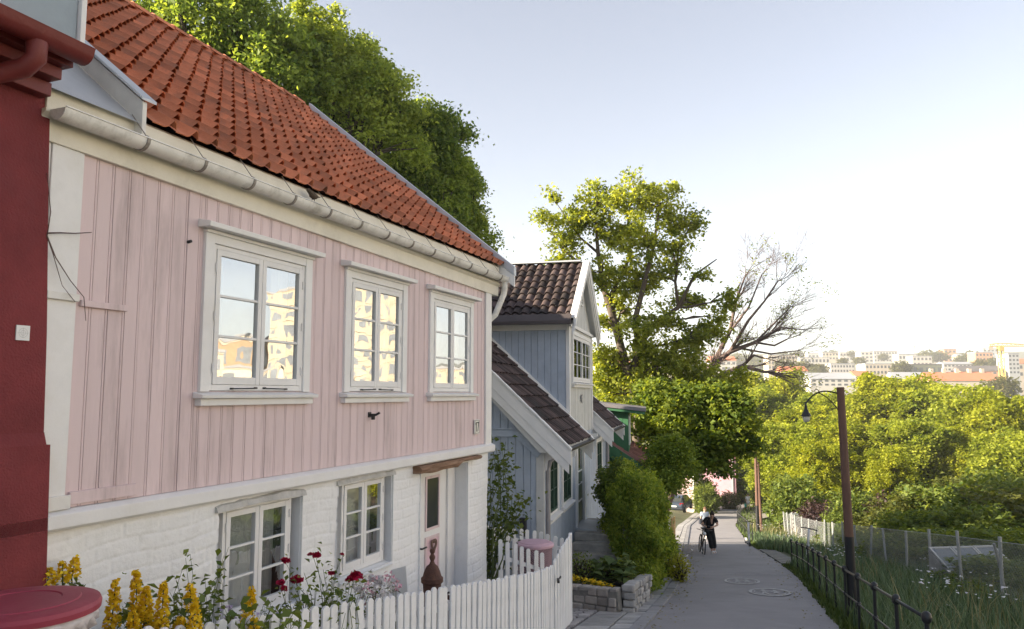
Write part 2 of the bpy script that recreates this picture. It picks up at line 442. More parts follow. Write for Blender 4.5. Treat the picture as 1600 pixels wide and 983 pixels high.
# painted lines and rings on the asphalt
paint = M('road_paint', (0.47, 0.46, 0.455), 0.8, 0.2, 20, dirt=(0.19, 0.18, 0.185), dirt_amt=1.6, dirt_scale=7)
def flat_patch(b, pts): 
    b.add([(x, y, float(R(y)) + 0.03) for x, y in pts], [tuple(range(len(pts)))])
for yy, wd in ((20.8, .07), (40.0, .12)):
    b = MB(); n = 14
    for k in range(n):
        x0 = float(xl(yy)) + .05 + (float(xr(yy)) - float(xl(yy)) - .3) * k / n; x1 = float(xl(yy)) + .05 + (float(xr(yy)) - float(xl(yy)) - .3) * (k + 1) / n
        flat_patch(b, [(x0, yy), (x1, yy), (x1, yy + wd), (x0, yy + wd)])
    tag(b.build('painted_line', paint), kind='structure')
def ring(cx, cy, rx, ry, rot):
    b = MB(); n = 40
    def e(r, a):
        u, v = math.cos(a) * rx * r, math.sin(a) * ry * r
        return (cx + u * math.cos(rot) + v * math.sin(rot), cy - u * math.sin(rot) + v * math.cos(rot))
    for r0, r1 in ((.86, 1.0), (.72, .77)):
        for k in range(n):
            a, c = 2 * PI * k / n, 2 * PI * (k + 1) / n
            flat_patch(b, [e(r0, a), e(r1, a), e(r1, c), e(r0, c)])
    def loc(u, v): return (cx + u * rx * math.cos(rot) + v * ry * math.sin(rot), cy - u * rx * math.sin(rot) + v * ry * math.cos(rot))
    def bar(u0, v0, u1, v1, wd=.05):
        dx, dy = u1 - u0, v1 - v0; L = math.hypot(dx, dy); px_, py_ = -dy / L * wd, dx / L * wd
        flat_patch(b, [loc(u0 + px_, v0 + py_), loc(u0 - px_, v0 - py_), loc(u1 - px_, v1 - py_), loc(u1 + px_, v1 + py_)])
    # a walker and a child, worn away
    for ox, s in ((-.28, 1.0), (.26, .72)):
        for q in range(8):
            a, c = 2 * PI * q / 8, 2 * PI * (q + 1) / 8
            flat_patch(b, [loc(ox, .5 * s), loc(ox + .09 * math.cos(a), .5 * s + .09 * math.sin(a)), loc(ox + .09 * math.cos(c), .5 * s + .09 * math.sin(c))])
        bar(ox, .36 * s, ox, -.06 * s, .085); bar(ox, -.06 * s, ox - .13, -.55 * s); bar(ox, -.06 * s, ox + .14, -.55 * s)
        bar(ox, .32 * s, ox + .2, .05 * s, .04); bar(ox, .32 * s, ox - .2, .05 * s, .04)
    return tag(b.build('painted_ring', paint), kind='structure')
a = at(1165, 901, 18.6); ring(a.x, 18.9, .41, .85, .25)
a = at(1213, 919, 16.0); ring(a.x, 16.4, .42, .78, .25)
# ================================================================== the pink house
PANG = math.atan2(0.36169, 0.93230)
F = Fr((-4.7 * 0.9323, 4.7 * 0.36169), PANG)
white = M('white_paint', (0.78, 0.77, 0.76), 0.5, 0.05, 7, 0.12, 40, dirt=(0.5, 0.47, 0.42), dirt_amt=0.35, dirt_scale=3.5)
white_old = M('white_paint_weathered', (0.74, 0.72, 0.68), 0.55, 0.08, 5, 0.15, 40, dirt=(0.25, 0.23, 0.19), dirt_amt=0.55, dirt_scale=2.6)
pinkm = M('pink_paint', (0.70, 0.56, 0.565), 0.6, 0.06, 5, 0.12, 50, tint=0.05, dirt=(0.42, 0.33, 0.33), dirt_amt=0.95, dirt_scale=5, stretch=(1, 1, 0.12))
dark_iron = M('dark_iron', (0.03, 0.028, 0.028), 0.6, 0.2, 20)
glass = glass_mat('window_glass', 0.44)
glass_low = glass_mat('window_glass_low', 0.34)
curtain_m = M('curtain_cloth', (0.72, 0.7, 0.68), 0.9, 0.05, 6)
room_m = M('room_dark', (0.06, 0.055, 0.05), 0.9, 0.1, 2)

def plank_wall(F, s0, s1, z0, z1, t, mat, name, parent, pitch=0.145, holes=(), grooves='bead', thick=0.03, top=None, seed=1):
    """upright boards with grooved joints; top(s) gives a sloping head"""
    b = MB(F); rr = random.Random(seed); s = s0
    while s < s1 - 0.01:
        e = min(s + pitch * rr.uniform(.93, 1.07), s1)
        if s1 - e < 0.05: e = s1
        for (h0, h1, k0, k1) in holes:
            for hh in (h0, h1):
                if s + .004 < hh < e: e = hh
        spans = [(z0, None)]
        for (h0, h1, k0, k1) in holes:
            if h0 < (s + e) / 2 < h1:
                new = []
                for (a, c) in spans:
                    new += [(a, k0), (k1, c)]
                spans = new
        j = rr.uniform(-.0025, .0025); ti = rr.random()
        for (a, c) in spans:
            if grooves == 'bead':
                prof = [(s, t - .012), (s + .0025, t + j), (e - .0265, t + j + .0015), (e - .024, t - .006 + j), (e - .0215, t - .006 + j), (e - .019, t + .001 + j), (e - .0055, t + .001 + j), (e - .0025, t - .011)]
            else:
                prof = [(s, t - .014), (s + .006, t + j), (e - .008, t + j), (e - .002, t - .014)]
            ztop = [(c if c is not None else (top(q[0]) if top else z1)) for q in prof]
            if min(ztop) <= a: ztop = [max(q, a + .01) for q in ztop]
            n = len(prof)
            P = [F.p(q[0], q[1], a) for q in prof] + [F.p(q[0], q[1], zz) for q, zz in zip(prof, ztop)]
            P += [F.p(prof[-1][0], t - thick, a), F.p(prof[0][0], t - thick, a), F.p(prof[-1][0], t - thick, ztop[-1]), F.p(prof[0][0], t - thick, ztop[0])]
            Fq = [(i, i + 1, n + i + 1, n + i) for i in range(n - 1)]
            Fq += [tuple(range(n - 1, -1, -1)) + (2 * n + 1, 2 * n), tuple(range(n, 2 * n)) + (2 * n + 2, 2 * n + 3)]
            b.add(P, Fq, ti)
        s = e
    return b.build(name, mat, parent)

def casement(F, par, s0, s1, z0, z1, t, rows=3, cols=1, sashes=2, frame=white, sash_m=None, gl=None, name='window', depth=0.0,
             cas=0.1, head=True, sill=True, proud=0.03, stays=False, cur=True, bar=0.022, room=0.5, stile=0.05, hinges=True):
    """a window is: casing (the part), and sill, sashes, panes, hinges, stays and curtains below it"""
    sash_m = sash_m or frame; gl = gl or glass
    b = MB(F)
    c0, c1 = s0 + cas, s1 - cas
    zb = z0 + (0.07 if sill else cas); zt = z1 - cas
    if cas > 0.02:
        b.box(s0, c0, t - .02, t + proud, z0 + (.06 if sill else 0), z1); b.box(c1, s1, t - .02, t + proud, z0 + (.06 if sill else 0), z1)
        b.box(c0, c1, t - .02, t + proud - .003, zt, z1)
        if not sill: b.box(c0, c1, t - .02, t + proud - .003, z0, zb)
    if head:
        b.prism([(t - .01, z1 + .003), (t + .13, z1 + .003), (t + .135, z1 + .045), (t - .01, z1 + .075)], s0 - .07, s1 + .07)
        b.box(s0 - .01, s1 + .01, t - .01, t + proud + .02, z1 - .028, z1 + .0)
    # outer jamb frame behind the casing
    d = t - depth
    b.box(c0 + .002, c0 + .04, d - .06, d + .012, zb, zt - .002); b.box(c1 - .04, c1 - .002, d - .06, d + .012, zb, zt - .002)
    b.box(c0 + .04, c1 - .04, d - .06, d + .0105, zt - .04, zt - .002); b.box(c0 + .04, c1 - .04, d - .06, d + .0105, zb, zb + .05)
    wn = b.build(name, frame, par, bevel=0.004)
    if sill:
        q = MB(F); q.prism([(t - .02, z0 + .005), (t + .10, z0 + .005), (t + .105, z0 + .035), (t - .02, z0 + .062)], s0 - .05, s1 + .05)
        q.box(s0 - .02, s1 + .02, t - .02, t + .06, z0 - .055, z0 + .003)
        q.build('sill', frame, wn, bevel=0.004)
    a0, a1 = c0 + .042, c1 - .042; wz0, wz1 = zb + .052, zt - .042
    sw = (a1 - a0) / sashes; panes = MB(F)
    for k in range(sashes):
        x0 = a0 + k * sw + .003; x1 = a0 + (k + 1) * sw - .003; q = MB(F); st = stile
        q.box(x0, x0 + st, d - .03, d + .018, wz0, wz1); q.box(x1 - st, x1, d - .03, d + .018, wz0, wz1)
        q.box(x0 + st, x1 - st, d - .03, d + .0165, wz1 - st, wz1); q.box(x0 + st, x1 - st, d - .03, d + .0165, wz0, wz0 + st * 1.3)
        g0, g1, h0, h1 = x0 + st, x1 - st, wz0 + st * 1.3, wz1 - st
        for r in range(1, rows):
            zz = h0 + (h1 - h0) * r / rows; q.box(g0, g1, d - .02, d + .013, zz - bar / 2, zz + bar / 2)
        for c in range(1, cols):
            xx = g0 + (g1 - g0) * c / cols; q.box(xx - bar / 2, xx + bar / 2, d - .02, d + .0115, h0, h1)
        q.build('sash', sash_m, wn, bevel=0.003)
        for r in range(rows):
            za = h0 + (h1 - h0) * r / rows; zc = h0 + (h1 - h0) * (r + 1) / rows; tl = rnd.uniform(-.002, .002)
            panes.add([F.p(g0, d - .006 + tl, za), F.p(g1, d - .006 - tl, za), F.p(g1, d - .006 - tl * .5, zc), F.p(g0, d - .006 + tl * .5, zc)], [(0, 1, 2, 3)])
    panes.build('panes', gl, wn)
    if hinges:
        q = MB(F)
        for sx in (c0 + .036, c1 - .036):
            for k in (.12, .5, .86):
                zz = wz0 + (wz1 - wz0) * k; q.tube([F.p(sx, d + .022, zz - .04), F.p(sx, d + .022, zz + .04)], .009, 6)
        q.each('hinge', frame, wn)
    if stays:
        mid = (a0 + a1) / 2
        for sg in (-1, 1):
            q = MB(F); x0 = mid + sg * .06; x1 = mid + sg * (sw * .62)
            q.tube([F.p(x0, d + .04, wz0 - .03), F.p(x1, d + .04, wz0 - .035)], .006, 6)
            q.tube([F.p(x0, d + .01, wz0 - .028), F.p(x0, d + .042, wz0 - .028)], .009, 6); q.tube([F.p(x1, d + .01, wz0 - .035), F.p(x1, d + .042, wz0 - .035)], .009, 6)
            q.build('stay', dark_iron, wn)
    if cur:
        q = MB(F)
        for (u0, u1) in ((a0 + .02, a0 + sw * .45), (a1 - sw * .45, a1 - .02)):
            n = 18
            P = []; 
            for i in range(n + 1):
                s = u0 + (u1 - u0) * i / n; w_ = d - .16 + .022 * math.sin(i * 1.9)
                P += [F.p(s, w_, wz0 - .02), F.p(s, w_ + .006, wz1 + .05)]
            q.add(P, [(2 * i, 2 * i + 2, 2 * i + 3, 2 * i + 1) for i in range(n)])
        q.each('curtain', curtain_m, wn)
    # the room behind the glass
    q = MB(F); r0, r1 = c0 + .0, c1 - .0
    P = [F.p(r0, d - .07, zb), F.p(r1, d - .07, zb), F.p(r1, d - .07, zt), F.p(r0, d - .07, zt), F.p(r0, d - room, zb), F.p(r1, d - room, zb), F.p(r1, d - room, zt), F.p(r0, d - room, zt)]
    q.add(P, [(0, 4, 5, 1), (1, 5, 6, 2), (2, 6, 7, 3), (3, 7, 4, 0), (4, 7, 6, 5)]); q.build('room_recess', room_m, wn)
    return wn

def tile_roof(F, s0, s1, e, r, mat, name, parent, tw=0.235, th=0.30, amp=0.028, thick=0.014, seed=3, lift=0.03, along_t=False, jit=0.006, per=8, clip=None, wave=False, hook=0.0):
    """S-tiles as real overlapping rows; e=(t,z) eave, r=(t,z) ridge, columns along s (or the roles of s and t swapped)"""
    rr = random.Random(seed); b = MB(F); L = math.hypot(r[0] - e[0], r[1] - e[1]); ut, uz = (r[0] - e[0]) / L, (r[1] - e[1]) / L
    nt_, nz_ = -uz, ut
    if nz_ < 0: nt_, nz_ = -nt_, -nz_
    nrows = max(1, round(L / th)); th = L / nrows; ncol = max(1, round((s1 - s0) / tw)); tw = (s1 - s0) / ncol
    prof = []
    for i in range(per + 1):
        k = i / per
        h = amp * (math.exp(-((k - .80) / .115) ** 2) * 1.5 + .16 * (1 - abs(2 * k - .55)) ) if k < .93 else amp * (.35 - (k - .93) * 4)
        if wave: h = amp * (.55 + .75 * math.sin(2 * PI * (k - .08)) + .18 * math.sin(4 * PI * k))
        prof.append((k, h))
    def P(s, l, h):
        t, z = e[0] + ut * l + nt_ * h, e[1] + uz * l + nz_ * h
        return F.p(t, s, z) if along_t else F.p(s, t, z)
    for row in range(nrows):
        for c in range(ncol):
            sa = s0 + c * tw + rr.uniform(-jit, jit) * .4; dl = rr.uniform(-jit, jit); dh = rr.uniform(0, jit * .5); l0 = row * th + dl; l1 = (row + 1) * th + .05
            if clip and not clip(sa + tw / 2, (l0 + l1) / 2): continue
            ti = rr.random(); pts = []
            for k, h in prof:
                s = sa + k * tw * 1.03
                g_ = hook * math.exp(-((k - .80) / .15) ** 2); pts += [P(s, l0, h + lift + dh + g_ - thick), P(s, l0 - .002, h + lift + dh + g_), P(s, l1, h + dh * .5)]
            fc = []
            for i in range(per):
                A = 3 * i; fc += [(A, A + 3, A + 4, A + 1), (A + 1, A + 4, A + 5, A + 2)]
            b.add(pts, fc, ti)
    o = b.build(name, mat, parent)
    return auto_smooth(o, 50)

red_tile = M('red_roof_tile', (0.53, 0.185, 0.092), 0.8, 0.22, 3.0, 0.35, 45, tint=0.28, dirt=(0.17, 0.12, 0.09), dirt_amt=0.75, dirt_scale=2.6)
S0, S1 = 3.35, 11.14                                      # facade from the red neighbour to the right corner
ZB, ZP, ZC = -0.90, -0.765, 1.57                          # bottom of base board, bottom of boards, underside of cornice
corner = F.p(7.2, -4, -3.4)
pink = thing('pink_house', 'pink timber house with white brick ground floor and red tiled roof', 'house', corner)
holes = [(5.0, 6.42, 0.02, 1.36), (7.1, 8.38, 0.02, 1.36), (9.1, 10.4, 0.02, 1.36)]
wall_o = plank_wall(F, 3.80, 10.93, ZP, ZC + .02, 0.0, pinkm, 'plank_wall', pink, 0.142, holes, top=lambda s: ZC + .02 + (11 - s) * .0135)
# nailed pink repair battens on the boards
b = MB(F); b.box(3.83, 4.22, .004, .03, .60, .645); b.box(3.83, 4.38, .004, .028, ZP + .02, ZP + .105); b.each('batten', pinkm, wall_o, bevel=.004)
b = MB(F)
b.box(3.30, 3.55, -.05, .012, ZP - .01, ZC + .11); b.box(3.553, 3.797, -.05, .022, ZP - .01, ZC + .11)
b.box(10.933, 11.14, -.05, .03, ZP - .01, ZC + .02); b.box(11.10, 11.162, -.25, .027, ZP - .01, ZC + .02)
b.each('corner_board', white, pink, bevel=.005)
b = MB(F); b.box(3.56, 3.80, .025, .05, .625, .675); b.box(3.45, 3.82, .026, .05, ZP, ZP + .09); b.each('corner_patch', white_old, pink, bevel=.004)
b = MB(F); b.prism([(-.06, ZB), (.055, ZB), (.075, ZB + .02), (.075, ZP - .03), (.02, ZP - .003), (-.06, ZP - .003)], 3.2, 11.2); b.build('base_board', white, pink, bevel=.004)
# cornice: frieze, soffit, fascia
b = MB(F)
b.prism([(-.05, ZC - .0), (.04, ZC - .0), (.045, ZC + .15), (.085, ZC + .18), (.085, ZC + .2), (-.05, ZC + .2)], 3.44, 11.40)
b.prism([(.0, ZC + .203), (.062, ZC + .203), (.062, ZC + .46), (.0, ZC + .5)], 3.46, 11.38)
sag = lambda v: (v[0], v[1], v[2] + (11 - (v[0] * F.d[0] + v[1] * F.d[1])) * .0135 * (1 if v[2] < ZC + .25 else 0))
b.v = [sag(v) for v in b.v]
b.build('cornice', M('cream_paint', (0.74, 0.70, 0.60), 0.5, 0.05, 5, dirt=(0.4, 0.36, 0.28), dirt_amt=.4, dirt_scale=2), pink, bevel=.005)
# side walls, back wall and gables
GZ = -4.2
b = MB(F); b.box(3.2, 11.10, -8.0, -.32, GZ, ZC); 
b.prism([(-8.0, ZC + .003), (-.1, ZC + .003), (-3.95, 5.05)], 3.25, 11.1)
b.build('side_wall', white_old, pink)
# windows upstairs
for (a0, a1, nm) in ((4.97, 6.45, 1), (7.06, 8.43, 2), (9.05, 10.46, 3)):
    casement(F, pink, a0, a1, -.045, 1.375, .002, rows=3, stays=(nm < 3), cas=.105)

# white painted rubble-brick ground floor, a displaced wall with openings
def brick_wall(F, s0, s1, z0, z1, t, openings, mat, name, parent, res=0.0105, bl=0.30, bh=0.118, amp=0.011, reveal=0.22):
    ns = int((s1 - s0) / res) + 1; nz = int((z1 - z0) / res) + 1
    S = np.linspace(s0, s1, ns); Zz = np.linspace(z0, z1, nz); SS, ZZ = np.meshgrid(S, Zz)
    rs = np.random.RandomState(4); H = np.zeros_like(SS)
    wob = 0.03 * np.sin(SS * 2.1) + .02 * np.sin(SS * 5.3 + 1)
    row = np.floor((ZZ + wob) / bh).astype(int); fz = (ZZ + wob) / bh - row
    ro = rs.rand(400); col_f = SS / (bl * (0.8 + .5 * ro[(row * 7) % 400])) + ro[row % 400] * 5
    cl = np.floor(col_f).astype(int); fs = col_f - cl
    hsh = ro[(row * 31 + cl * 17) % 400]
    edge = np.minimum(np.minimum(fz, 1 - fz) * bh, np.minimum(fs, 1 - fs) * bl)
    H = amp * (np.clip(edge / .014, 0, 1) ** .6 * (.5 + .6 * hsh)) + .012 * np.sin(SS * 3.1 + ZZ * 2) + rs.normal(size=SS.shape) * .0016
    for i in range(1):
        H[1:-1, 1:-1] = (H[1:-1, 1:-1] * 2 + H[:-2, 1:-1] + H[2:, 1:-1] + H[1:-1, :-2] + H[1:-1, 2:]) / 6
    a_, h_, z_ = SS.ravel(), t + H.ravel(), ZZ.ravel()
    V = np.stack([F.o[0] + a_ * F.d[0] + h_ * F.n[0], F.o[1] + a_ * F.d[1] + h_ * F.n[1], z_], 1)
    keep = np.ones((nz - 1, ns - 1), bool); sc = (S[:-1] + S[1:]) / 2; zc = (Zz[:-1] + Zz[1:]) / 2
    for (a, c, k0, k1, bow) in openings:
        top = k1 + bow * np.sin(PI * np.clip((sc - a) / (c - a), 0, 1))
        keep &= ~((sc[None, :] > a) & (sc[None, :] < c) & (zc[:, None] > k0) & (zc[:, None] < top[None, :]))
    ii = np.arange(ns * nz).reshape(nz, ns)
    Fq = np.stack([ii[:-1, :-1], ii[:-1, 1:], ii[1:, 1:], ii[1:, :-1]], -1)[keep]
    o = np_obj(name, V, Fq, mat, parent, smooth=True)
    q = MB(F)
    for (a, c, k0, k1, bow) in openings:
        a -= .01; c += .01; n = 14
        line = [(a, k0)] + [(a + (c - a) * i / n, k1 + .012 + bow * math.sin(PI * i / n)) for i in range(n + 1)] + [(c, k0)]
        P = []
        for (s, z) in line: P += [F.p(s, t + .022, z), F.p(s, t - reveal, z)]
        q.add(P, [(2 * i, 2 * i + 1, 2 * i + 3, 2 * i + 2) for i in range(len(line) - 1)] + [(0, 2 * (len(line) - 1), 2 * (len(line) - 1) + 1, 1)])
    q.build('window_reveal', mat, o)
    return o
whitewash = M('whitewash', (0.84, 0.84, 0.84), 0.75, 0.05, 3, 0.3, 70, dirt=(0.5, 0.49, 0.46), dirt_amt=0.45, dirt_scale=3.0)
ops = [(5.27, 6.41, -2.0, -1.01, .012), (7.03, 8.17, -1.97, -.98, .012), (8.88, 10.32, -3.6, -1.0, 0)]
bw = brick_wall(F, 3.2, 11.08, -3.7, ZB + .02, -.012, ops, whitewash, 'brick_wall', pink)
# return of the brick wall round the right corner
b = MB(F); b.box(10.9, 11.079, -.3, -.02, -3.9, ZB + .005); b.build('brick_return', whitewash, bw)
for (a0, a1, k0, k1) in ((5.385, 6.35, -2.0, -1.0), (7.19, 8.11, -1.96, -.97)):
    casement(F, pink, a0, a1, k0, k1 + .03, -.075, rows=3, cas=0.012, head=False, sill=False, proud=0.0, gl=glass_low, hinges=True, room=.6, bar=.02)
    b = MB(F); b.prism([(-.11, k0 - .05), (.02, k0 - .06), (.03, k0 - .03), (-.11, k0 + .01)], a0 - .1, a1 + .05); b.build('window_ledge', whitewash, bw)
# rough cement lintels over the low windows
for (a0, a1, k1, bow) in ((5.22, 6.45, -.985, .015), (6.99, 8.21, -.955, .015)):
    b = MB(F); n = 16; P = []
    rr = random.Random(int(a0 * 10))
    for i in range(n + 1):
        s = a0 + (a1 - a0) * i / n; z = k1 + bow * math.sin(PI * i / n); o_ = rr.uniform(.008, .03); hgt = rr.uniform(.03, .055)
        P += [F.p(s, -.02, z - .012), F.p(s, o_ + .015, z - .01), F.p(s, o_, z + hgt), F.p(s, -.02, z + hgt + .02)]
    b.add(P, [(4 * i + j, 4 * i + 4 + j, 4 * i + 4 + (j + 1) % 4, 4 * i + (j + 1) % 4) for i in range(n) for j in range(4)] + [(0, 3, 2, 1), (4 * n, 4 * n + 1, 4 * n + 2, 4 * n + 3)])
    b.build('rough_lintel', M('grey_cement', (0.5, 0.49, 0.47), .9, .2, 10, .6, 40), bw)
# the door in its deep reveal
DS0, DS1, DZ0, DZ1, DT = 9.06, 10.02, -3.02, -1.02, -.2
b = MB(F); b.box(DS0 - .01, DS0 + .07, DT - .05, DT + .05, DZ0 - .3, DZ1 + .03); b.box(DS1 - .02, DS1 + .10, DT - .05, DT + .05, DZ0 - .3, DZ1 + .03); b.box(DS1 + .103, DS1 + .3, DT - .06, DT + .01, DZ0 - .3, DZ1 + .03); b.box(DS0 + .07, DS1 - .02, DT - .05, DT + .047, DZ1 - .02, DZ1 + .03)
df = b.build('door_frame', white, pink, bevel=.004)
b = MB(F); b.box(DS0 + .072, DS1 - .022, DT - .03, DT + .02, DZ0, DZ1 - .022)
door = b.build('door', white, pink, bevel=.004)
m_ = .26; x0, x1 = DS0 + .072 + m_, DS1 - .022 - m_
b = MB(F)
for (k0, k1) in ((DZ1 - .78, DZ1 - .13), (DZ0 + .35, DZ1 - .93)):
    b.box(x0 - .035, x0, DT + .02, DT + .036, k0 - .035, k1 + .035); b.box(x1, x1 + .035, DT + .02, DT + .036, k0 - .035, k1 + .035)
    b.box(x0, x1, DT + .02, DT + .0345, k1, k1 + .035); b.box(x0, x1, DT + .02, DT + .0345, k0 - .035, k0)
b.build('panel_moulding', pinkm, door, bevel=.003)
b = MB(F); b.box(x0, x1, DT + .02, DT + .024, DZ1 - .78, DZ1 - .13); b.build('door_pane', M('dark_glass', (.05, .055, .05), .08, .1, 3, spec=.6), door)
b = MB(F); b.box(x0, x1, DT + .02, DT + .0255, DZ0 + .35, DZ1 - .93); b.build('door_panel', M('pale_pink_paint', (.72, .5, .54), .5, .05, 5), door)
b = MB(F)
hz = DZ0 + 1.0; b.box(DS0 + .085, DS0 + .12, DT + .02, DT + .032, hz - .1, hz + .12); b.tube([F.p(DS0 + .1, DT + .03, hz), F.p(DS0 + .1, DT + .09, hz), F.p(DS0 + .21, DT + .095, hz + .005)], .012, 8)
for dz in (.55, .66): b.tube([F.p(DS0 + .1, DT + .02, hz + dz), F.p(DS0 + .1, DT + .035, hz + dz)], .022, 8)
b.build('handle', dark_iron, door, smooth=False)
b = MB(F); b.box(DS0, DS1 + .26, -.26, .12, DZ0 - .35, DZ0 - .005); b.build('door_step', stone, pink, bevel=.01)
# weathered timber over the door
wood_old = M('weathered_timber', (.24, .14, .085), .9, .35, 4, .8, 30, stretch=(1, 1, 8), dirt=(.42, .34, .27), dirt_amt=.6, dirt_scale=2)
b = MB(F); n = 12; P = []; rr = random.Random(2)
for i in range(n + 1):
    s = 8.68 + 1.92 * i / n; d = rr.uniform(-.012, .012); top = -.905; bot = -1.015 + (.055 if i > 7 else 0) + d
    P += [F.p(s, -.03, bot), F.p(s, .10 + d, bot + .005), F.p(s, .12 + d, (top + bot) / 2), F.p(s, .10 - d, top - .003), F.p(s, -.03, top - .003)]
b.add(P, [(5 * i + j, 5 * i + 5 + j, 5 * i + 5 + (j + 1) % 5, 5 * i + (j + 1) % 5) for i in range(n) for j in range(5)] + [(0, 4, 3, 2, 1), tuple(5 * n + j for j in range(5))])
b.build('door_lintel', wood_old, pink)
# ---------------------------------------------------------------- roof
EV, RDG = (.10, 2.035), (-3.95, 5.32)
SR = 11.40
roof = tile_roof(F, 4.28, SR, EV, RDG, red_tile, 'roof', pink, tw=.222, th=.262, amp=.033, lift=.022, thick=.010, jit=.010, hook=.042)
EV2 = (RDG[0] * 2 - EV[0], EV[1])
b = MB(F); b.prism([(EV[0] - .14, EV[1] + .02), (RDG[0], RDG[1] - .03), (EV2[0], EV2[1]), (EV2[0], EV2[1] - .14), (RDG[0], RDG[1] - .22), (EV[0] - .14, EV[1] - .14)], 4.30, SR - .01); b.build('roof_boarding', M('dark_timber', (.08, .06, .05), .9, .2, 4), roof)
rid = None
k = 4.3
while k < SR - .1:
    b = MB(F); pr = []
    for q in range(7):
        a = PI * q / 6; pr.append((RDG[0] + .15 * math.cos(a) * 1.0, RDG[1] - .02 + .11 * math.sin(a)))
    L0, L1 = k, min(k + .4, SR)
    P = [F.p(L0, RDG[0] + (t - RDG[0]) * 1.12, z + .012) for t, z in pr] + [F.p(L1, t, z) for t, z in pr]
    b.add(P, [(i, i + 1, 8 + i, 7 + i) for i in range(6)] + [tuple(range(6, -1, -1))], rnd.random()); auto_smooth(b.build('ridge_tile', red_tile, roof), 50); k += .36
# verge board and its metal capping at the far gable
zinc = M('zinc_sheet', (.50, .52, .55), .45, .08, 3, metallic=.3, dirt=(.25, .26, .27), dirt_amt=.4)
lx = math.hypot(RDG[0] - EV[0], RDG[1] - EV[1]); ut, uz = (RDG[0] - EV[0]) / lx, (RDG[1] - EV[1]) / lx
def slope(t0, dz): return (EV[0] + ut * t0, EV[1] + uz * t0 + dz)
b = MB(F); a, c = slope(-.28, 0), slope(lx, 0); b.prism([(a[0], a[1] - .16), (a[0], a[1] + .02), (c[0], c[1] + .03), (c[0], c[1] - .2)], SR + .0, SR + .035); b.build('verge_board', white, roof, bevel=.004)
c2_ = slope(lx - .28, 0)
b = MB(F); b.prism([(a[0], a[1] + .025), (a[0], a[1] + .17), (c2_[0], c2_[1] + .19), (c2_[0], c2_[1] + .035)], SR - .005, SR + .085); b.build('verge_flashing', zinc, roof, bevel=.004)
# wooden verge and zinc flashing wedge beside the red neighbour
b = MB(F); a, c = slope(-.05, 0), slope(2.6, 0); b.prism([(a[0], a[1] - .14), (a[0], a[1] + .16), (c[0], c[1] + .16), (c[0], c[1] - .14)], 4.16, 4.20); b.build('verge_board', white_old, roof, bevel=.004)
b = MB(F); b.prism([(a[0] + .02, a[1] + .165), (a[0] + .02, a[1] + .19), (c[0], c[1] + .19), (c[0], c[1] + .165)], 4.13, 4.27); b.build('verge_flashing', zinc, roof, bevel=.004)
b = MB(F); b.add([F.p(3.2, .12, 2.0), F.p(4.155, .12, 2.0), F.p(4.155, -2.2, 3.92), F.p(3.2, -2.2, 3.92)], [(0, 1, 2, 3)]); b.build('valley_sheet', zinc, roof)
# gutter with brackets
gut_m = M('old_white_gutter', (.80, .78, .74), .5, .1, 4, dirt=(.3, .28, .23), dirt_amt=.8, dirt_scale=2.8)
GT, GZ1 = .15, 1.865
def gut(s): return GZ1 - .012 * (s - 3.3) / 8
b = MB(F); n = 30; m = 10; P = []
prof = [(math.cos(PI + PI * q / m) * .075, math.sin(PI + PI * q / m) * .075) for q in range(m + 1)]
prof = prof + [(.083, .004), (.078, .012)]; pin = [(math.cos(PI * 2 - PI * q / m) * .069, math.sin(PI * 2 - PI * q / m) * .069) for q in range(m + 1)]
full = prof + pin; nf = len(full)
for i in range(n + 1):
    s = 3.47 + (11.50 - 3.47) * i / n
    P += [F.p(s, GT + a, gut(s) + c) for a, c in full]
b.add(P, [(i * nf + j, (i + 1) * nf + j, (i + 1) * nf + (j + 1) % nf, i * nf + (j + 1) % nf) for i in range(n) for j in range(nf)])
for s in (3.47, 11.50): b.add([F.p(s, GT + a, gut(s) + c) for a, c in prof[:m + 1]], [tuple(range(m + 1))])
gutter = auto_smooth(b.build('gutter', gut_m, pink), 45)
brk_m = M('gutter_bracket_metal', (.3, .27, .24), .6, .2, 10, metallic=.3)
for k in range(13):
    s = 4.15 + k * .58; b = MB(F); pts = [F.p(s, GT - .11, gut(s) + .06)] + [F.p(s, GT + math.cos(PI + PI * q / 8) * .081, gut(s) + math.sin(PI + PI * q / 8) * .081) for q in range(9)] + [F.p(s, GT + .05, gut(s) + .03)]
    for i in range(len(pts) - 1): b.beam(pts[i], pts[i + 1], .028, .006, up=(pts[i] - F.p(s, GT, gut(s))))
    b.tube([F.p(s - .02, GT - .08, gut(s) + .2), F.p(s + .02, GT + .03, gut(s) + .03)], .004, 5)
    b.build('bracket', brk_m, gutter)
b = MB(F); sx = 11.40
b.tube([F.p(sx, GT, gut(sx) - .06), F.p(sx, GT, gut(sx) - .17), F.p(sx - .01, GT - .01, gut(sx) - .26), F.p(sx - .1, .03, gut(sx) - .6), F.p(sx - .14, -.1, gut(sx) - .72), F.p(sx - .16, -.16, gut(sx) - .85), F.p(sx - .16, -.16, -3.6)], .047, 12)
auto_smooth(b.build('downpipe', gut_m, pink), 60)
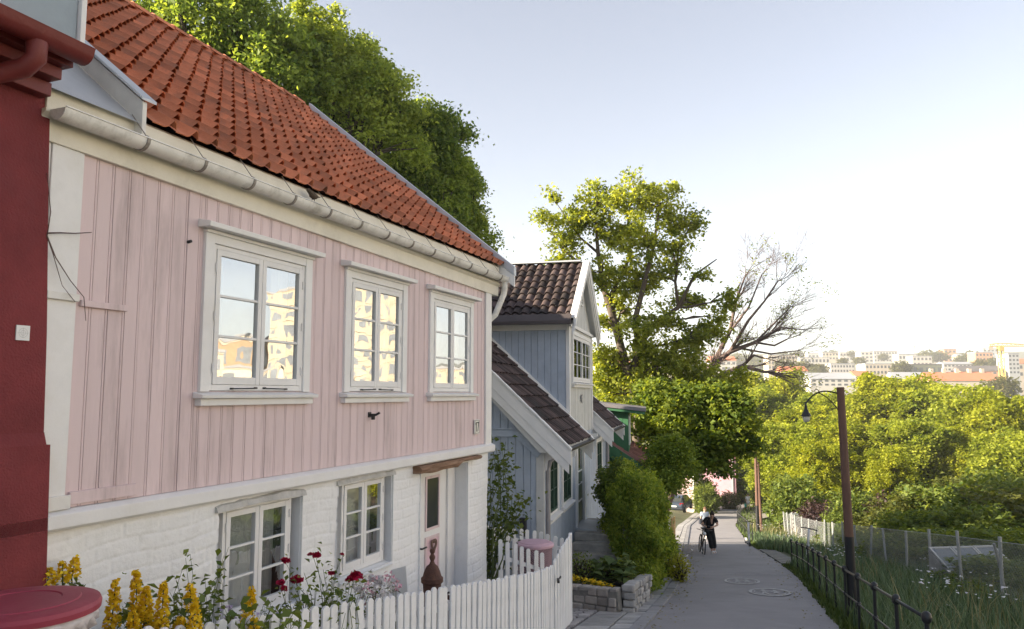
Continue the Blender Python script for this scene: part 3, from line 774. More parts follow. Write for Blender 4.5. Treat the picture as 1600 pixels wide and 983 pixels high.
# little things fixed to the wall
b = MB(F); b.box(10.515, 10.695, .012, .028, -.60, -.385); np_ = None
plate = thing('house_number_plate', 'white enamel number plate reading 17 on the pink boards', 'sign', F.p(10.6, .02, -.5))
b.build('plate', M('enamel_white', (.8, .79, .75), .3, .04, 6), plate, bevel=.006)
num_m = M('black_enamel', (.02, .02, .02), .4, .1, 9)
b = MB(F)
b.box(10.528, 10.536, .0285, .030, -.590, -.395); b.box(10.674, 10.682, .0285, .030, -.590, -.395); b.box(10.536, 10.674, .0285, .0297, -.402, -.395); b.box(10.536, 10.674, .0285, .0297, -.590, -.583)
b.build('rim', num_m, plate)
b = MB(F); b.box(10.568, 10.588, .0285, .031, -.565, -.42); b.prism_t([(10.545, -.452), (10.568, -.42), (10.568, -.447), (10.551, -.463)], .0285, .0307)
b.box(10.604, 10.664, .0285, .031, -.44, -.42); b.prism_t([(10.642, -.44), (10.664, -.44), (10.634, -.565), (10.614, -.565)], .0285, .0307); b.build('numerals', num_m, plate)
for (s, z, nm) in ((7.62, -.24, 1),):
    b = MB(F); b.box(s - .03, s + .03, .003, .012, z - .03, z + .03); b.tube([F.p(s, .01, z), F.p(s, .09, z), F.p(s + .015, .13, z + .025)], .014, 8); b.tube([F.p(s, .055, z - .055), F.p(s, .055, z + .01)], .022, 8)
    tag(b.build('wall_hook', dark_iron), 'small dark iron bracket on the pink boards below the middle upstairs window', 'hook')
b = MB(F); b.tube([F.p(4.80, .0, 1.23), F.p(4.80, .035, 1.235)], .013, 8); tag(b.build('wall_stud', dark_iron), 'small dark stud in the pink boards left of the first upstairs window', 'stud')
# heart of twigs on the door
b = MB(F); hc = ((x0 + x1) / 2, DZ1 - 1.02)
pts = []
for i in range(25):
    a = 2 * PI * i / 24; pts.append(F.p(hc[0] + .0055 * 16 * math.sin(a) ** 3 * .75, DT + .055, hc[1] + .0055 * (13 * math.cos(a) - 5 * math.cos(2 * a) - 2 * math.cos(3 * a) - math.cos(4 * a))))
b.tube(pts, .016, 8, cap=False); tag(b.build('heart_wreath', M('twig_brown', (.2, .13, .1), .9, .4, 60, 1, 200)), 'brown twig heart wreath hung on the white front door', 'wreath')
bp_ = F.p(6.26, .15, gut(6.26) + .075); bird = thing('bird', 'small dark brown bird perched on the rim of the white gutter', 'bird', bp_)
brown = M('bird_feathers', (.09, .065, .045), .9, .4, 60)
b = MB()
rings = [(-.105, .004, .03), (-.075, .012, .028), (-.045, .026, .022), (-.01, .036, .02), (.03, .034, .028), (.055, .025, .045), (.075, .024, .056), (.092, .017, .058), (.1, .006, .056)]
P = []
for x, r, z in rings:
    for q in range(10): P.append(bp_ + Vector((-x * F.d[0], -x * F.d[1], z)) + Vector((F.n[0], F.n[1], 0)) * r * .9 * math.cos(2 * PI * q / 10) + Vector((0, 0, r * math.sin(2 * PI * q / 10))))
b.add(P, [(i * 10 + q, i * 10 + (q + 1) % 10, i * 10 + 10 + (q + 1) % 10, i * 10 + 10 + q) for i in range(8) for q in range(10)])
b.build('body', brown, bird, smooth=True)
b = MB(); b.beam(bp_ + Vector((.09 * F.d[0], .09 * F.d[1], .03)), bp_ + Vector((.17 * F.d[0], .17 * F.d[1], .055)), .03, .006); b.build('tail', brown, bird)
b = MB(); b.tube([bp_ - Vector((.098 * F.d[0], .098 * F.d[1], -.056)), bp_ - Vector((.122 * F.d[0], .122 * F.d[1], -.052))], [.006, .001], 5); b.build('beak', dark_iron, bird)
for sg in (-1, 1):
    b = MB(); b.tube([bp_ + Vector((sg * .012, 0, .0)), bp_ + Vector((sg * .012, .005, -.075))], .003, 4); b.build('leg', dark_iron, bird)
# ---------------------------------------------------------------- red neighbour
red = M('red_plaster', (.20, .036, .040), .85, .22, 2.2, .8, 70, dirt=(.17, .04, .045), dirt_amt=.9, dirt_scale=1.6)
redwood = M('red_paint', (.17, .03, .027), .5, .1, 6, .2, 40)
rh = thing('red_house', 'dark red rendered house at the left edge with boxed red eaves', 'house', F.p(1.5, -2, -3))
b = MB(F); b.prism_t([(-4, -.325), (3.60, -.325), (3.575, .4), (3.52, 1.4), (3.48, 2.25), (-4, 2.25)], -7, .045); b.prism_t([(-4, -3.2), (3.75, -3.2), (3.655, -1.2), (3.625, -.33), (-4, -.33)], -6.9, .075)
b.prism([(.045, -.328), (.074, -.333), (.045, -.25)], -4, 3.6)
b.build('rendered_wall', red, rh)
b = MB(F); b.prism([(.0, 1.93), (.14, 1.93), (.14, 2.02), (.0, 2.02)], -4, 3.43); b.prism([(.0, 2.023), (.24, 2.023), (.24, 2.1), (.0, 2.1)], -4, 3.42); b.build('eaves_board', redwood, rh, bevel=.005)
b = MB(F)
pr = [(math.cos(PI + PI * q / 8) * .085 + .40, math.sin(PI + PI * q / 8) * .085 + 2.19) for q in range(9)] + [(.492, 2.205), (.32, 2.205)]
b.prism(pr, -4, 3.45); b.prism([(.0, 2.103), (.31, 2.103), (.31, 2.17), (.0, 2.17)], -4, 3.44)
g2 = auto_smooth(b.build('gutter', redwood, rh), 40)
b = MB(F); b.tube([F.p(3.12, .40, 2.12), F.p(3.12, .40, 2.02), F.p(3.1, .34, 1.96), F.p(3.0, .12, 1.9), F.p(2.98, .1, 1.8), F.p(2.98, .1, -3)], .06, 12); auto_smooth(b.build('downpipe', redwood, rh), 60)
b = MB(F); b.prism([(.3, 2.215), (.3, 2.24), (-3.9, 5.6), (-3.9, 5.4)], -4, 2.62); b.build('roof', M('dark_slate', (.1, .1, .11), .7, .2, 4), rh)
b = MB(F); b.prism([(.38, 2.225), (.38, 2.26), (-3.9, 5.72), (-3.9, 5.6)], 2.623, 2.85); b.build('roof_edge', zinc, rh, bevel=.01)
b = MB(F); b.prism([(.30, 2.22), (.30, 3.5), (-3.6, 6.6), (-3.6, 4.7)], 2.95, 3.46); b.build('zinc_parapet', M('blue_grey_zinc', (.30, .36, .41), .5, .1, 3, .2, 40, dirt=(.2, .25, .29), dirt_amt=.4), rh, bevel=.01)
b = MB(F); b.box(3.462, 3.50, .25, .33, 2.19, 3.52); b.build('parapet_flashing', white, rh, bevel=.004)
sm = thing('survey_plate', 'small square white plate with a round mark on the red wall', 'sign', F.p(3.43, .05, .37))
b = MB(F); a = 3.405; b.box(a - .045, a + .045, .047, .055, .335, .43); b.build('plate', M('white_plate', (.75, .75, .75), .4, .03, 8), sm)
b = MB(F); n = 24
for rr_ in (.03, .017):
    for i in range(n):
        t0, t1 = 2 * PI * i / n, 2 * PI * (i + 1) / n
        b.add([F.p(a + (rr_ - .002) * math.cos(t0), .0565, .3825 + (rr_ - .002) * math.sin(t0)), F.p(a + rr_ * math.cos(t0), .0565, .3825 + rr_ * math.sin(t0)), F.p(a + rr_ * math.cos(t1), .0565, .3825 + rr_ * math.sin(t1)), F.p(a + (rr_ - .002) * math.cos(t1), .0565, .3825 + (rr_ - .002) * math.sin(t1))], [(0, 1, 2, 3)])
b.box(a - .036, a + .036, .0555, .0562, .3818, .3832); b.box(a - .0007, a + .0007, .0555, .0564, .35, .415); b.build('mark', M('grey_print', (.45, .45, .45), .5, .02, 5), sm)
# dry vine twig trailing over the white corner board
b = MB(F); b.tube([F.p(3.53, .05, 1.05), F.p(3.62, .05, 1.07), F.p(3.74, .045, 1.09), F.p(3.86, .05, 1.12)], [.006, .005, .004, .003], 5)
b.tube([F.p(3.53, .05, 1.03), F.p(3.6, .05, .9), F.p(3.72, .05, .76), F.p(3.83, .05, .66), F.p(3.86, .045, .5)], [.005, .004, .003, .003, .002], 5)
b.tube([F.p(3.53, .05, 1.03), F.p(3.58, .05, .92), F.p(3.66, .05, .72), F.p(3.76, .055, .62)], [.004, .003, .002, .002], 5)
b.tube([F.p(3.53, .05, 1.03), F.p(3.56, .03, 1.2), F.p(3.50, .05, 1.45)], [.004, .003, .002], 5)
tag(b.build('dry_vine', M('dry_twig', (.12, .08, .07), .9, .3, 20)), 'thin dry vine twig across the white corner board beside the red wall', 'vine')
# ================================================================== the blue house, turned a little with the street
B = Fr((.58, 14.5), math.atan2(.2345, .97212))
bluem = M('blue_paint', (0.41, 0.465, 0.55), 0.6, 0.07, 5, 0.1, 50, tint=0.05, dirt=(0.25, 0.29, 0.35), dirt_amt=.4, dirt_scale=3)
greyb = M('grey_white_planks', (0.56, 0.56, 0.545), 0.6, 0.06, 5, 0.1, 40, tint=.05, dirt=(.4, .38, .34), dirt_amt=.4, dirt_scale=3)
greenp = M('dark_green_paint', (0.035, 0.075, 0.05), 0.45, 0.1, 6)
old_tile = M('old_roof_tile', (0.066, 0.046, 0.043), 0.85, 0.4, 3.5, 0.4, 45, tint=0.65, dirt=(0.045, 0.043, 0.042), dirt_amt=1.0, dirt_scale=2.0)
grey_pipe = M('grey_downpipe', (.33, .32, .33), .5, .1, 4, metallic=.3)
bh = thing('blue_house', 'blue plank house with tiled roof and tall gabled dormer beside the pink house', 'house', B.p(5, -3, -4))
BG = Fr(tuple(B.p(0, 0, 0).xy), math.atan2(B.n[0], B.n[1]))            # gable: s runs along B's t, facing the camera
sl_ = .95
def gtop(t): return -.60 - sl_ * t
plank_wall(BG, -4.0, -.13, -4.6, 0, 0, bluem, 'gable_wall', bh, .15, grooves='v', top=lambda s: min(gtop(s), 3.1), seed=4)
b = MB(BG)
b.box(-.129, .02, -.04, .03, -4.6, -.66); b.build('corner_board', greyb, bh, bevel=.004)
b = MB(BG)
b.beam(BG.p(-4, .03, -.745), BG.p(-.50, .03, -.745), .05, .13); b.beam(BG.p(-.53, .032, -.715), BG.p(-.06, .032, -1.14), .05, .13)
b.beam(BG.p(-4, .03, -.66), BG.p(-.5, .03, -.66), .09, .03); b.beam(BG.p(-.52, .033, -.63), BG.p(-.02, .033, -1.08), .09, .03)
b.each('gable_moulding', bluem, bh, bevel=.004)
# facade boards
bho = [(.5, 1.46, -2.38, -1.0), (2.0, 3.16, -2.38, -1.0), (3.9, 4.95, -4.0, -1.15), (7.6, 8.8, -2.5, -1.3)]
plank_wall(B, 0.021, 10.0, -5.3, -.75, 0, bluem, 'facade_wall', bh, .15, bho, grooves='v', seed=6)
for (u0, u1, k0, k1) in ((.44, 1.52, -2.42, -.95), (1.94, 3.22, -2.42, -.95), (7.54, 8.86, -2.55, -1.25)):
    casement(B, bh, u0, u1, k0, k1, .004, rows=3, cols=2, sashes=2, sash_m=greenp, cas=.1, head=False, gl=glass_low, stile=.04, bar=.018, hinges=False)
b = MB(B); b.box(3.82, 3.92, -.05, .06, -3.1, -1.1); b.box(4.93, 5.03, -.05, .06, -3.1, -1.1); b.box(3.92, 4.93, -.05, .057, -1.2, -1.1); dfr = b.build('door_frame', white, bh, bevel=.004)
b = MB(B); b.box(3.925, 4.925, -.06, .0, -3.06, -1.205); gd = b.build('door', greenp, bh)
b = MB(B); 
for zz in (-1.65, -1.95, -2.35): b.box(4.02, 4.83, .001, .02, zz - .22, zz - .19)
b.build('door_rail', white, gd)
b = MB(B); b.box(4.06, 4.8, .001, .006, -1.78, -1.3); b.build('door_pane', MATS['dark_glass'], gd)
b = MB(B); b.tube([B.p(4.05, .0, -2.1), B.p(4.05, .06, -2.1), B.p(4.15, .065, -2.1)], .013, 8); b.build('handle', dark_iron, gd)
b = MB(B); b.hexa([B.p(3.75, -.05, -3.2), B.p(5.1, -.05, -3.2), B.p(5.1, .5, -3.22), B.p(3.75, .5, -3.22), B.p(3.75, -.05, -3.08), B.p(5.1, -.05, -3.08), B.p(5.1, .5, -3.12), B.p(3.75, .5, -3.12)]); b.build('door_sill', zinc, bh, bevel=.006)
# low roofs left and right of the dormer
EB, RB = (.47, -.98), (-4.0, -.98 + 4.47 * sl_)
for (u0, u1) in ((-.24, 2.84), (6.95, 10.15)):
    rf = tile_roof(B, u0, u1, EB, RB, old_tile, 'roof', bh, tw=.235, th=.32, amp=.04, lift=.045, seed=int(u1), wave=True, jit=.012)
    b = MB(B); b.prism([(EB[0], EB[1] - .03), (RB[0], RB[1] - .03), (RB[0], RB[1] - .2), (-.02, EB[1] - .1 + .0), (EB[0], EB[1] - .12)], u0 + .01, u1 - .01); b.build('roof_boarding', greyb, rf)
    for sx, big in ((u0 - .035, 1), (u1 + .0, 0)):
        b = MB(B); ex = .10
        b.prism([(EB[0] + ex, EB[1] - ex * sl_ - .23), (EB[0] + ex, EB[1] - ex * sl_ + .05), (RB[0], RB[1] + .05), (RB[0], RB[1] - .23)], sx, sx + .034)
        b.prism([(EB[0] + ex - .04, EB[1] - ex * sl_ - .38), (EB[0] + ex - .04, EB[1] - ex * sl_ - .18), (RB[0], RB[1] - .22), (RB[0], RB[1] - .41)], sx + .012, sx + .03)
        b.prism([(EB[0] + ex + .01, EB[1] - ex * sl_ + .045), (EB[0] + ex + .01, EB[1] - ex * sl_ + .085), (RB[0], RB[1] + .09), (RB[0], RB[1] + .052)], sx - .03, sx + .09)
        b.each('bargeboard', white, rf, bevel=.004)
    b = MB(B); n = 8
    pr = [(EB[0] + .06 + .06 * math.cos(PI + PI * q / n), EB[1] - .02 + .06 * math.sin(PI + PI * q / n)) for q in range(n + 1)] + [(EB[0] + .10, EB[1] - .02), (EB[0] + .06, EB[1] - .065), (EB[0] + .02, EB[1] - .02)]
    b.prism(pr, u0 + .0, u1 + .12); b.build('gutter', M('dark_gutter', (.05, .045, .045), .5, .2, 5, metallic=.3), rf)
# carved eaves brackets
for u in (.1, 1.7, 3.5, 5.2, 7.2, 9.2):
    b = MB(B); b.prism([(.01, -1.0), (.36, -1.0), (.36, -1.07), (.22, -1.12), (.16, -1.22), (.08, -1.25), (.06, -1.42), (.01, -1.46)], u - .045, u + .045); b.build('eaves_bracket', white, bh, bevel=.005)
# the dormer: a two-storey cross gable
D0, D1, DZ, DA = 2.92, 6.80, 1.52, 3.22
DM = (D0 + D1) / 2
dor_hole = [(3.45, 6.35, .24, 1.36)]
plank_wall(B, D0 + .13, D1 - .13, -.95, DZ, .012, greyb, 'dormer_front', bh, .13, dor_hole, grooves='v', seed=9)
plank_wall(B, D0 + .13, D1 - .13, DZ + .08, 0, .005, greyb, 'dormer_gable', bh, .13, grooves='v', top=lambda s: max(DZ + .09, DA - .12 - abs(s - DM) * (DA - DZ) / 2.1), seed=10)
b = MB(B); b.box(D0 - .01, D0 + .127, -.05, .035, -.97, DZ); b.box(D1 - .127, D1 + .01, -.05, .035, -.97, DZ); b.box(D0 - .03, D1 + .03, -.02, .07, DZ + .003, DZ + .078); b.each('dormer_trim', white, bh, bevel=.004)
BS = Fr(tuple(B.p(D0, 0, 0).xy), math.atan2(B.n[0], B.n[1]))
plank_wall(BS, -4.2, -.052, -1.3, DZ, 0, bluem, 'dormer_side', bh, .155, grooves='v', seed=12)
b = MB(B); b.box(D1 - .02, D1, -4.2, -.06, -1.3, DZ); b.build('dormer_side', bluem, bh)
b = MB(BS); b.box(-4.2, .0, -.02, .05, DZ - .085, DZ + .04); b.build('dormer_cornice', white, bh, bevel=.004)
casement(B, bh, 3.35, 6.45, .20, 1.46, .02, rows=3, cols=2, sashes=2, cas=.09, head=False, gl=glass, stile=.05, bar=.02, hinges=False)
b = MB(B)
# louvre vent in the gable
b.box(4.62, 4.66, .02, .05, 2.2, 2.62); b.box(5.04, 5.08, .02, .05, 2.2, 2.62); b.box(4.66, 5.04, .02, .048, 2.2, 2.24); b.box(4.66, 5.04, .02, .048, 2.58, 2.62)
vent = b.build('vent_frame', white, bh)
b = MB(B); b.box(4.66, 5.04, .006, .015, 2.24, 2.58); b.build('vent_opening', room_m, vent)
b = MB(B)
for k in range(6): b.prism([(.018, 2.25 + k * .055), (.045, 2.265 + k * .055), (.045, 2.272 + k * .055), (.018, 2.258 + k * .055)], 4.661, 5.039)
b.build('vent_slats', white, vent)
sd = .735
dr1 = tile_roof(B, -4.2, .17, (D0 - .26, DA - sd * (DM - D0 + .26)), (DM, DA + .02), old_tile, 'dormer_roof', bh, tw=.205, th=.30, amp=.042, lift=.05, thick=.022, along_t=True, seed=21, wave=True, jit=.012)
dr2 = tile_roof(B, -4.2, .17, (D1 + .26, DA - sd * (DM - D0 + .26)), (DM, DA + .02), old_tile, 'dormer_roof', bh, tw=.26, th=.31, amp=.05, lift=.05, along_t=True, seed=22, wave=True)
b = MB(B); e0 = D0 - .2; ez = DA - sd * (DM - e0)
b.prism_t([(e0, ez - .02), (DM, DA - .01), (2 * DM - e0, ez - .02), (2 * DM - e0, ez - .1), (DM, DA - .1), (e0, ez - .1)], -4.2, .15); b.build('roof_boarding', greyb, dr1)
b = MB(B); e0 = D0 - .30; ez = DA - sd * (DM - e0)
for sg in (-1, 1):
    E0 = DM + sg * (DM - e0)
    for (t0, t1, h0, h1) in ((.175, .205, -.20, .09), (.206, .232, -.09, .10), (.14, .174, -.27, -.1)):
        b.prism_t([(E0, ez + h0), (E0, ez + h1), (DM - sg * -.001, DA + h1), (DM - sg * -.001, DA + h0)], t0, t1)
    b.prism_t([(E0, ez + .101), (E0, ez + .135), (DM + sg * .001, DA + .135), (DM + sg * .001, DA + .101)], .09, .245)
b.each('bargeboard', white, dr1, bevel=.003)
b = MB(B); b.box(DM - .10, DM + .10, -4.2, .03, DA + .10, DA + .135); b.build('ridge_cap', zinc, dr1)
b = MB(B); e0 = D0 - .30; ez = DA - sd * (DM - D0 + .26)
b.prism_t([(e0 - .1, ez - .06), (e0 - .1, ez + .02), (e0 - .085, ez + .02), (e0 - .02, ez + .17), (e0 + .04, ez + .17), (e0 + .04, ez - .06)], -4.2, .13); b.build('gutter', M('brown_gutter', (.075, .062, .062), .5, .15, 4, metallic=.2), dr1, bevel=.004)
b = MB(BS)   # white apron where the low roof meets the dormer side
b.beam(BS.p(.0, .015, -.98 + .5 * sl_ + .05), BS.p(-4.0, .015, -.98 + 4.5 * sl_ + .05), .05, .09); b.build('apron_board', white, bh, bevel=.004)
b = MB(B); b.tube([B.p(.12, .35, -1.05), B.p(.1, .12, -1.25), B.p(.1, .07, -1.4), B.p(.1, .07, -4.0)], .045, 10); auto_smooth(b.build('downpipe', grey_pipe, bh), 60)
b = MB(B); b.tube([B.p(9.85, .35, -1.05), B.p(9.85, .12, -1.25), B.p(9.85, .07, -1.4), B.p(9.85, .07, -5.0)], .05, 10); auto_smooth(b.build('downpipe', grey_pipe, bh), 60)
b = MB(B); b.box(.2, 9.9, -8.0, -.35, -5.4, -.9); b.prism([(-8.2, -.9), (-.2, -.9), (-4, 3.1)], .3, 2.8); b.prism([(-8.2, -.9), (-.2, -.9), (-4, 3.1)], 7.1, 9.9); b.box(3.1, 6.6, -8, -.4, -.8, 1.4); b.build('inner_wall', bluem, bh)
b = MB(B); b.box(6.90, 6.93, -.02, .02, 0, .2); 
hp = B.p(4.75, .03, -.06)
b = MB(B); pts = [(0, -.12), (.11, 0), (.1, .09), (.05, .1), (0, .05), (-.05, .1), (-.1, .09), (-.11, 0)]
b.prism_t([(4.75 + q[0], -.12 + q[1]) for q in pts], .027, .045); tag(b.build('wall_heart', grey_pipe), 'grey metal heart fixed under the dormer window of the blue house', 'ornament')
b = MB(BG); b.box(-.42, -.31, .02, .12, -2.62, -2.32); b.box(-.43, -.30, .018, .13, -2.318, -2.29); tag(b.build('wall_box', dark_iron, bevel=.006), 'small black box fixed on the blue gable wall above the white pickets', 'wall box')

# ------------------------------------------------------------------ steps, planter
stone_old = M('old_stone', (.40, .375, .34), .9, .3, 4, .7, 30, tint=.25, dirt=(.13, .13, .1), dirt_amt=.6, dirt_scale=3)
stp = thing('stone_steps', 'worn grey stone steps leading up to the green door', 'steps', B.p(3, .7, -4.3))
for k in range(7):
    z = -3.14 - k * .17; u1 = 3.72 - k * .29; b = MB(B); rr = random.Random(k)
    b.box(u1 - .29 + .003, (5.6 if k == 0 else u1 + .03), .02 + .004 * k, 1.42 + .01 * k, z - .17, z - .002 * (k % 2))
    b.build('step', stone_old, stp, bevel=.02)
pl = thing('stone_planter', 'low grey stone planter wall with a bed of yellow flowers', 'planter', (1.7, 14.2, -3.8))
def stone_wall(pts, h, thick, name, par, mat, z0f, seed=1, stone=.3, course=.16, top=None):
    b = MB(); rr = random.Random(seed)
    for (p, q) in zip(pts[:-1], pts[1:]):
        p = Vector((*p, 0)); q = Vector((*q, 0)); L = (q - p).length; d = (q - p) / L; nrm = Vector((d.y, -d.x, 0))
        nc = max(1, round(h / course))
        for c in range(nc):
            s = -rr.uniform(0, .1)
            while s < L:
                l = stone * rr.uniform(.7, 1.35); s2 = min(s + l, L + .02); s0 = max(0, s)
                if s2 - s0 > .04:
                    def zz(sv, k):
                        x, y, _ = p + d * sv; base = z0f(x, y); tp = (top(sv / L) if top else base + h); return base - .05 + (tp - base + .05) * k
                    o_ = rr.uniform(-.03, .03); g = .009; k0, k1 = c / nc, (c + 1) / nc
                    A = p + d * (s0 + g) + nrm * o_; Bq = p + d * (s2 - g) + nrm * o_
                    P = []
                    for k in (k0 + .012, k1 - .012):
                        for (Q, sv, off) in ((A, s0, 0), (Bq, s2, 0), (Bq, s2, thick), (A, s0, thick)):
                            v = Q - nrm * off; P.append((v.x, v.y, zz(sv, k)))
                    b.hexa(P, rr.random())
                s += l
    return b.build(name, mat, par, bevel=.026)
PT = -3.42
gb_ = lambda x, y: float(R(y)) + .02 + .10 * max(0, 1.6 - x)
stone_wall([(2.55, 15.6), (1.84, 13.27)], .45, .2, 'wall', pl, stone, gb_, 2, .22, .125)
stone_wall([(1.84, 13.32), (.92, 14.05)], .40, .18, 'wall', pl, M('brown_granite', (.33, .30, .27), .85, .2, 6, .6, 50, tint=.3), gb_, 3, .2, .13, top=lambda k: float(R(13.3)) + .42 - .10 * k)
b = MB()
for (p, q) in (((2.55, 15.6), (1.86, 13.32)), ((1.86, 13.32), (.92, 14.05))):
    a = Vector((*p, float(R(p[1])) + .22)); c = Vector((*q, float(R(q[1])) + .2)); dd = (c - a).normalized(); nn = Vector((dd.y, -dd.x, 0)); b.beam(a - nn * .11, c - nn * .11, .12, .30)
b.build('mortar', M('old_mortar', (.22, .21, .19), .95, .3, 8, .8, 30), pl)
b = MB(); zz = float(R(14.2)) + .33
b.add([(.95, 14.1, zz + .12), (1.8, 13.5, zz + .02), (2.4, 15.5, zz - .25), (1.0, 15.8, zz + .1)], [(0, 1, 2, 3)]); b.build('soil', M('dark_soil', (.05, .04, .03), 1, .4, 6, 1, 20), pl)

# ------------------------------------------------------------------ the green house
G = Fr((4.0, 26.0), math.atan2(.17, .985))
greenw = M('green_paint', (.05, .155, .075), .55, .1, 5, .1, 40, tint=.05)
gh = thing('green_house', 'green plank house with tiled roof half hidden behind the leafy trees', 'house', G.p(3, -3, -5))
GG = Fr(tuple(G.p(0, 0, 0).xy), math.atan2(G.n[0], G.n[1]))
gs = .66
plank_wall(GG, -4.5, 0, -6, 0, 0, greenw, 'gable_wall', gh, .16, grooves='v', top=lambda s: -2.22 - gs * s, seed=31)
plank_wall(G, 0, 8, -6.4, -2.2, 0, greenw, 'facade_wall', gh, .16, grooves='v', seed=32)
EG, RG = (.5, -2.5), (-4.4, -2.5 + 4.9 * gs)
gr_ = tile_roof(G, -.3, 8, EG, RG, M('brown_roof_tile', (.2, .095, .075), .85, .25, 3, .3, 40, tint=.35, dirt=(.1, .07, .06), dirt_amt=.5), 'roof', gh, tw=.25, th=.33, amp=.03, seed=41)
b = MB(G); b.prism([(EG[0] + .05, EG[1] - .26), (EG[0] + .05, EG[1] + .03), (RG[0], RG[1] + .06), (RG[0], RG[1] - .2)], -.34, -.30); b.prism([(EG[0], EG[1] - .42), (EG[0], EG[1] - .22), (RG[0], RG[1] - .16), (RG[0], RG[1] - .36)], -.32, -.295); b.each('bargeboard', greenw, gr_)
b = MB(G); b.prism([(EG[0] + .1 + .06 * math.cos(PI + PI * q / 8), EG[1] + .06 * math.sin(PI + PI * q / 8)) for q in range(9)] + [(EG[0] + .1, EG[1] - .045)], -.36, 8); b.build('gutter', zinc, gr_)
b = MB(G); b.box(-.2, 7.9, -8, -.1, -6.4, -2.3); b.build('inner_wall', greenw, gh)
# shed dormer
b = MB(G); b.box(1.0, 3.9, -3.6, -.12, -3, -.62); dmo = b.build('dormer', greenw, gh)
GD = Fr(tuple(G.p(.995, -.12, 0).xy), math.atan2(G.n[0], G.n[1]))
plank_wall(GD, -2.6, 0, -1.95, -.60, .0, greenw, 'dormer_side', gh, .16, grooves='v', seed=35)
casement(G, gh, 1.25, 2.6, -1.8, -.75, -.10, rows=3, sashes=2, cas=.08, head=False, sill=False, hinges=False)
b = MB(G); b.prism([(.5, -.62), (.5, -.5), (-3.9, -.02), (-3.9, -.14)], .62, 4.3); b.build('dormer_roof', M('grey_metal_roof', (.24, .23, .25), .5, .15, 3, metallic=.3, dirt=(.3, .2, .16), dirt_amt=.6, dirt_scale=1.5), gh, bevel=.01)
b = MB(G); b.prism([(.46, -.71), (.46, -.62), (-3.9, -.145), (-3.9, -.24)], .66, 4.26); b.build('dormer_fascia', greenw, gh)
b = MB(); 
# ------------------------------------------------------------------ houses at the foot of the hill
def far_house(name, label, o, ang, ls, lt, zb, ze, rise, wm, rm, wins=(), group=None, trim=None):
    f = Fr(o, ang); h = thing(name, label, 'house', f.p(ls / 2, -lt / 2, zb))
    b = MB(f); b.box(0, ls, -lt, 0, zb, ze); b.prism([(-lt, ze), (0, ze), (-lt / 2, ze + rise)], .02, ls - .02); b.build('wall', wm, h)
    k = rise / (lt / 2)
    b = MB(f); b.prism([(.35, ze - .35 * k), (.35, ze - .35 * k + .12), (-lt / 2, ze + rise + .12), (-lt - .35, ze - .35 * k + .12), (-lt - .35, ze - .35 * k), (-lt / 2, ze + rise + .0)], -.3, ls + .3); b.build('roof', rm, h)
    for (side, a, c, k0, k1) in wins:
        f2 = f if side == 'f' else Fr(tuple(f.p(0, 0, 0).xy), math.atan2(f.n[0], f.n[1]))
        b = MB(f2)
        b.box(a, c, .0, .05, k0, k0 + .07); b.box(a, c, .0, .05, k1 - .07, k1); b.box(a, a + .07, .0, .049, k0 + .07, k1 - .07); b.box(c - .07, c, .0, .049, k0 + .07, k1 - .07); b.box((a + c) / 2 - .03, (a + c) / 2 + .03, .0, .045, k0 + .07, k1 - .07); b.box(a + .07, (a + c) / 2 - .03, .0, .04, (k0 + k1) / 2 - .02, (k0 + k1) / 2 + .02); b.box((a + c) / 2 + .03, c - .07, .0, .04, (k0 + k1) / 2 - .02, (k0 + k1) / 2 + .02)
        wn = b.build('window', trim or greenp, h)
        q = MB(f2); q.box(a + .07, c - .07, .003, .012, k0 + .07, k1 - .07); q.build('pane', MATS['dark_glass'], wn)
    return h, f
pp = at(1084, 770, 82)
h1, f1 = far_house('garage_house', 'low dusty pink timber house behind the parked car', (pp.x, pp.y), math.radians(25), 5, 7, -13.5, at(1084, 722, 82).z, 2.2,
          M('dusty_pink_paint', (.52, .38, .36), .7, .1, 4, tint=.05), M('faded_tile', (.33, .14, .1), .85, .2, 3), wins=[('f', 1.2, 2.4, -9.3, -7.9)])
b = MB(f1); b.box(-.01, .12, -.12, .015, -13, at(1084, 722, 82).z - .02); b.build('corner_board', white, h1)
p0 = at(1108, 760, 98)
h2, f2_ = far_house('far_pink_house', 'far pink rendered house with a small dark window where the road bends', (at(1150, 760, 97).x, 97), math.radians(14), 9, 4.2, -15, at(1150, 716, 97).z, 1.6,
          M('far_pink_render', (.62, .36, .42), .8, .1, 1.5), M('far_roof', (.25, .11, .09), .85, .2, 2), wins=[('g', -2.3, -1.2, at(1130, 745, 97).z, at(1130, 732, 97).z)])
b = MB(f2_); b.tube([f2_.p(-.06, -.35, -14), f2_.p(-.06, -.35, -7)], .08, 6); b.build('downpipe', MATS['grey_downpipe'], h2)
h3, f3 = far_house('far_white_house', 'far white rendered house wall joined to the left of the far pink house', (at(1119, 760, 96).x, 98), math.radians(14), 9, 3.6, -15, at(1115, 722, 96).z, 1.6, M('far_white_render', (.7, .7, .7), .8, .08, 1.5), MATS['far_roof'])
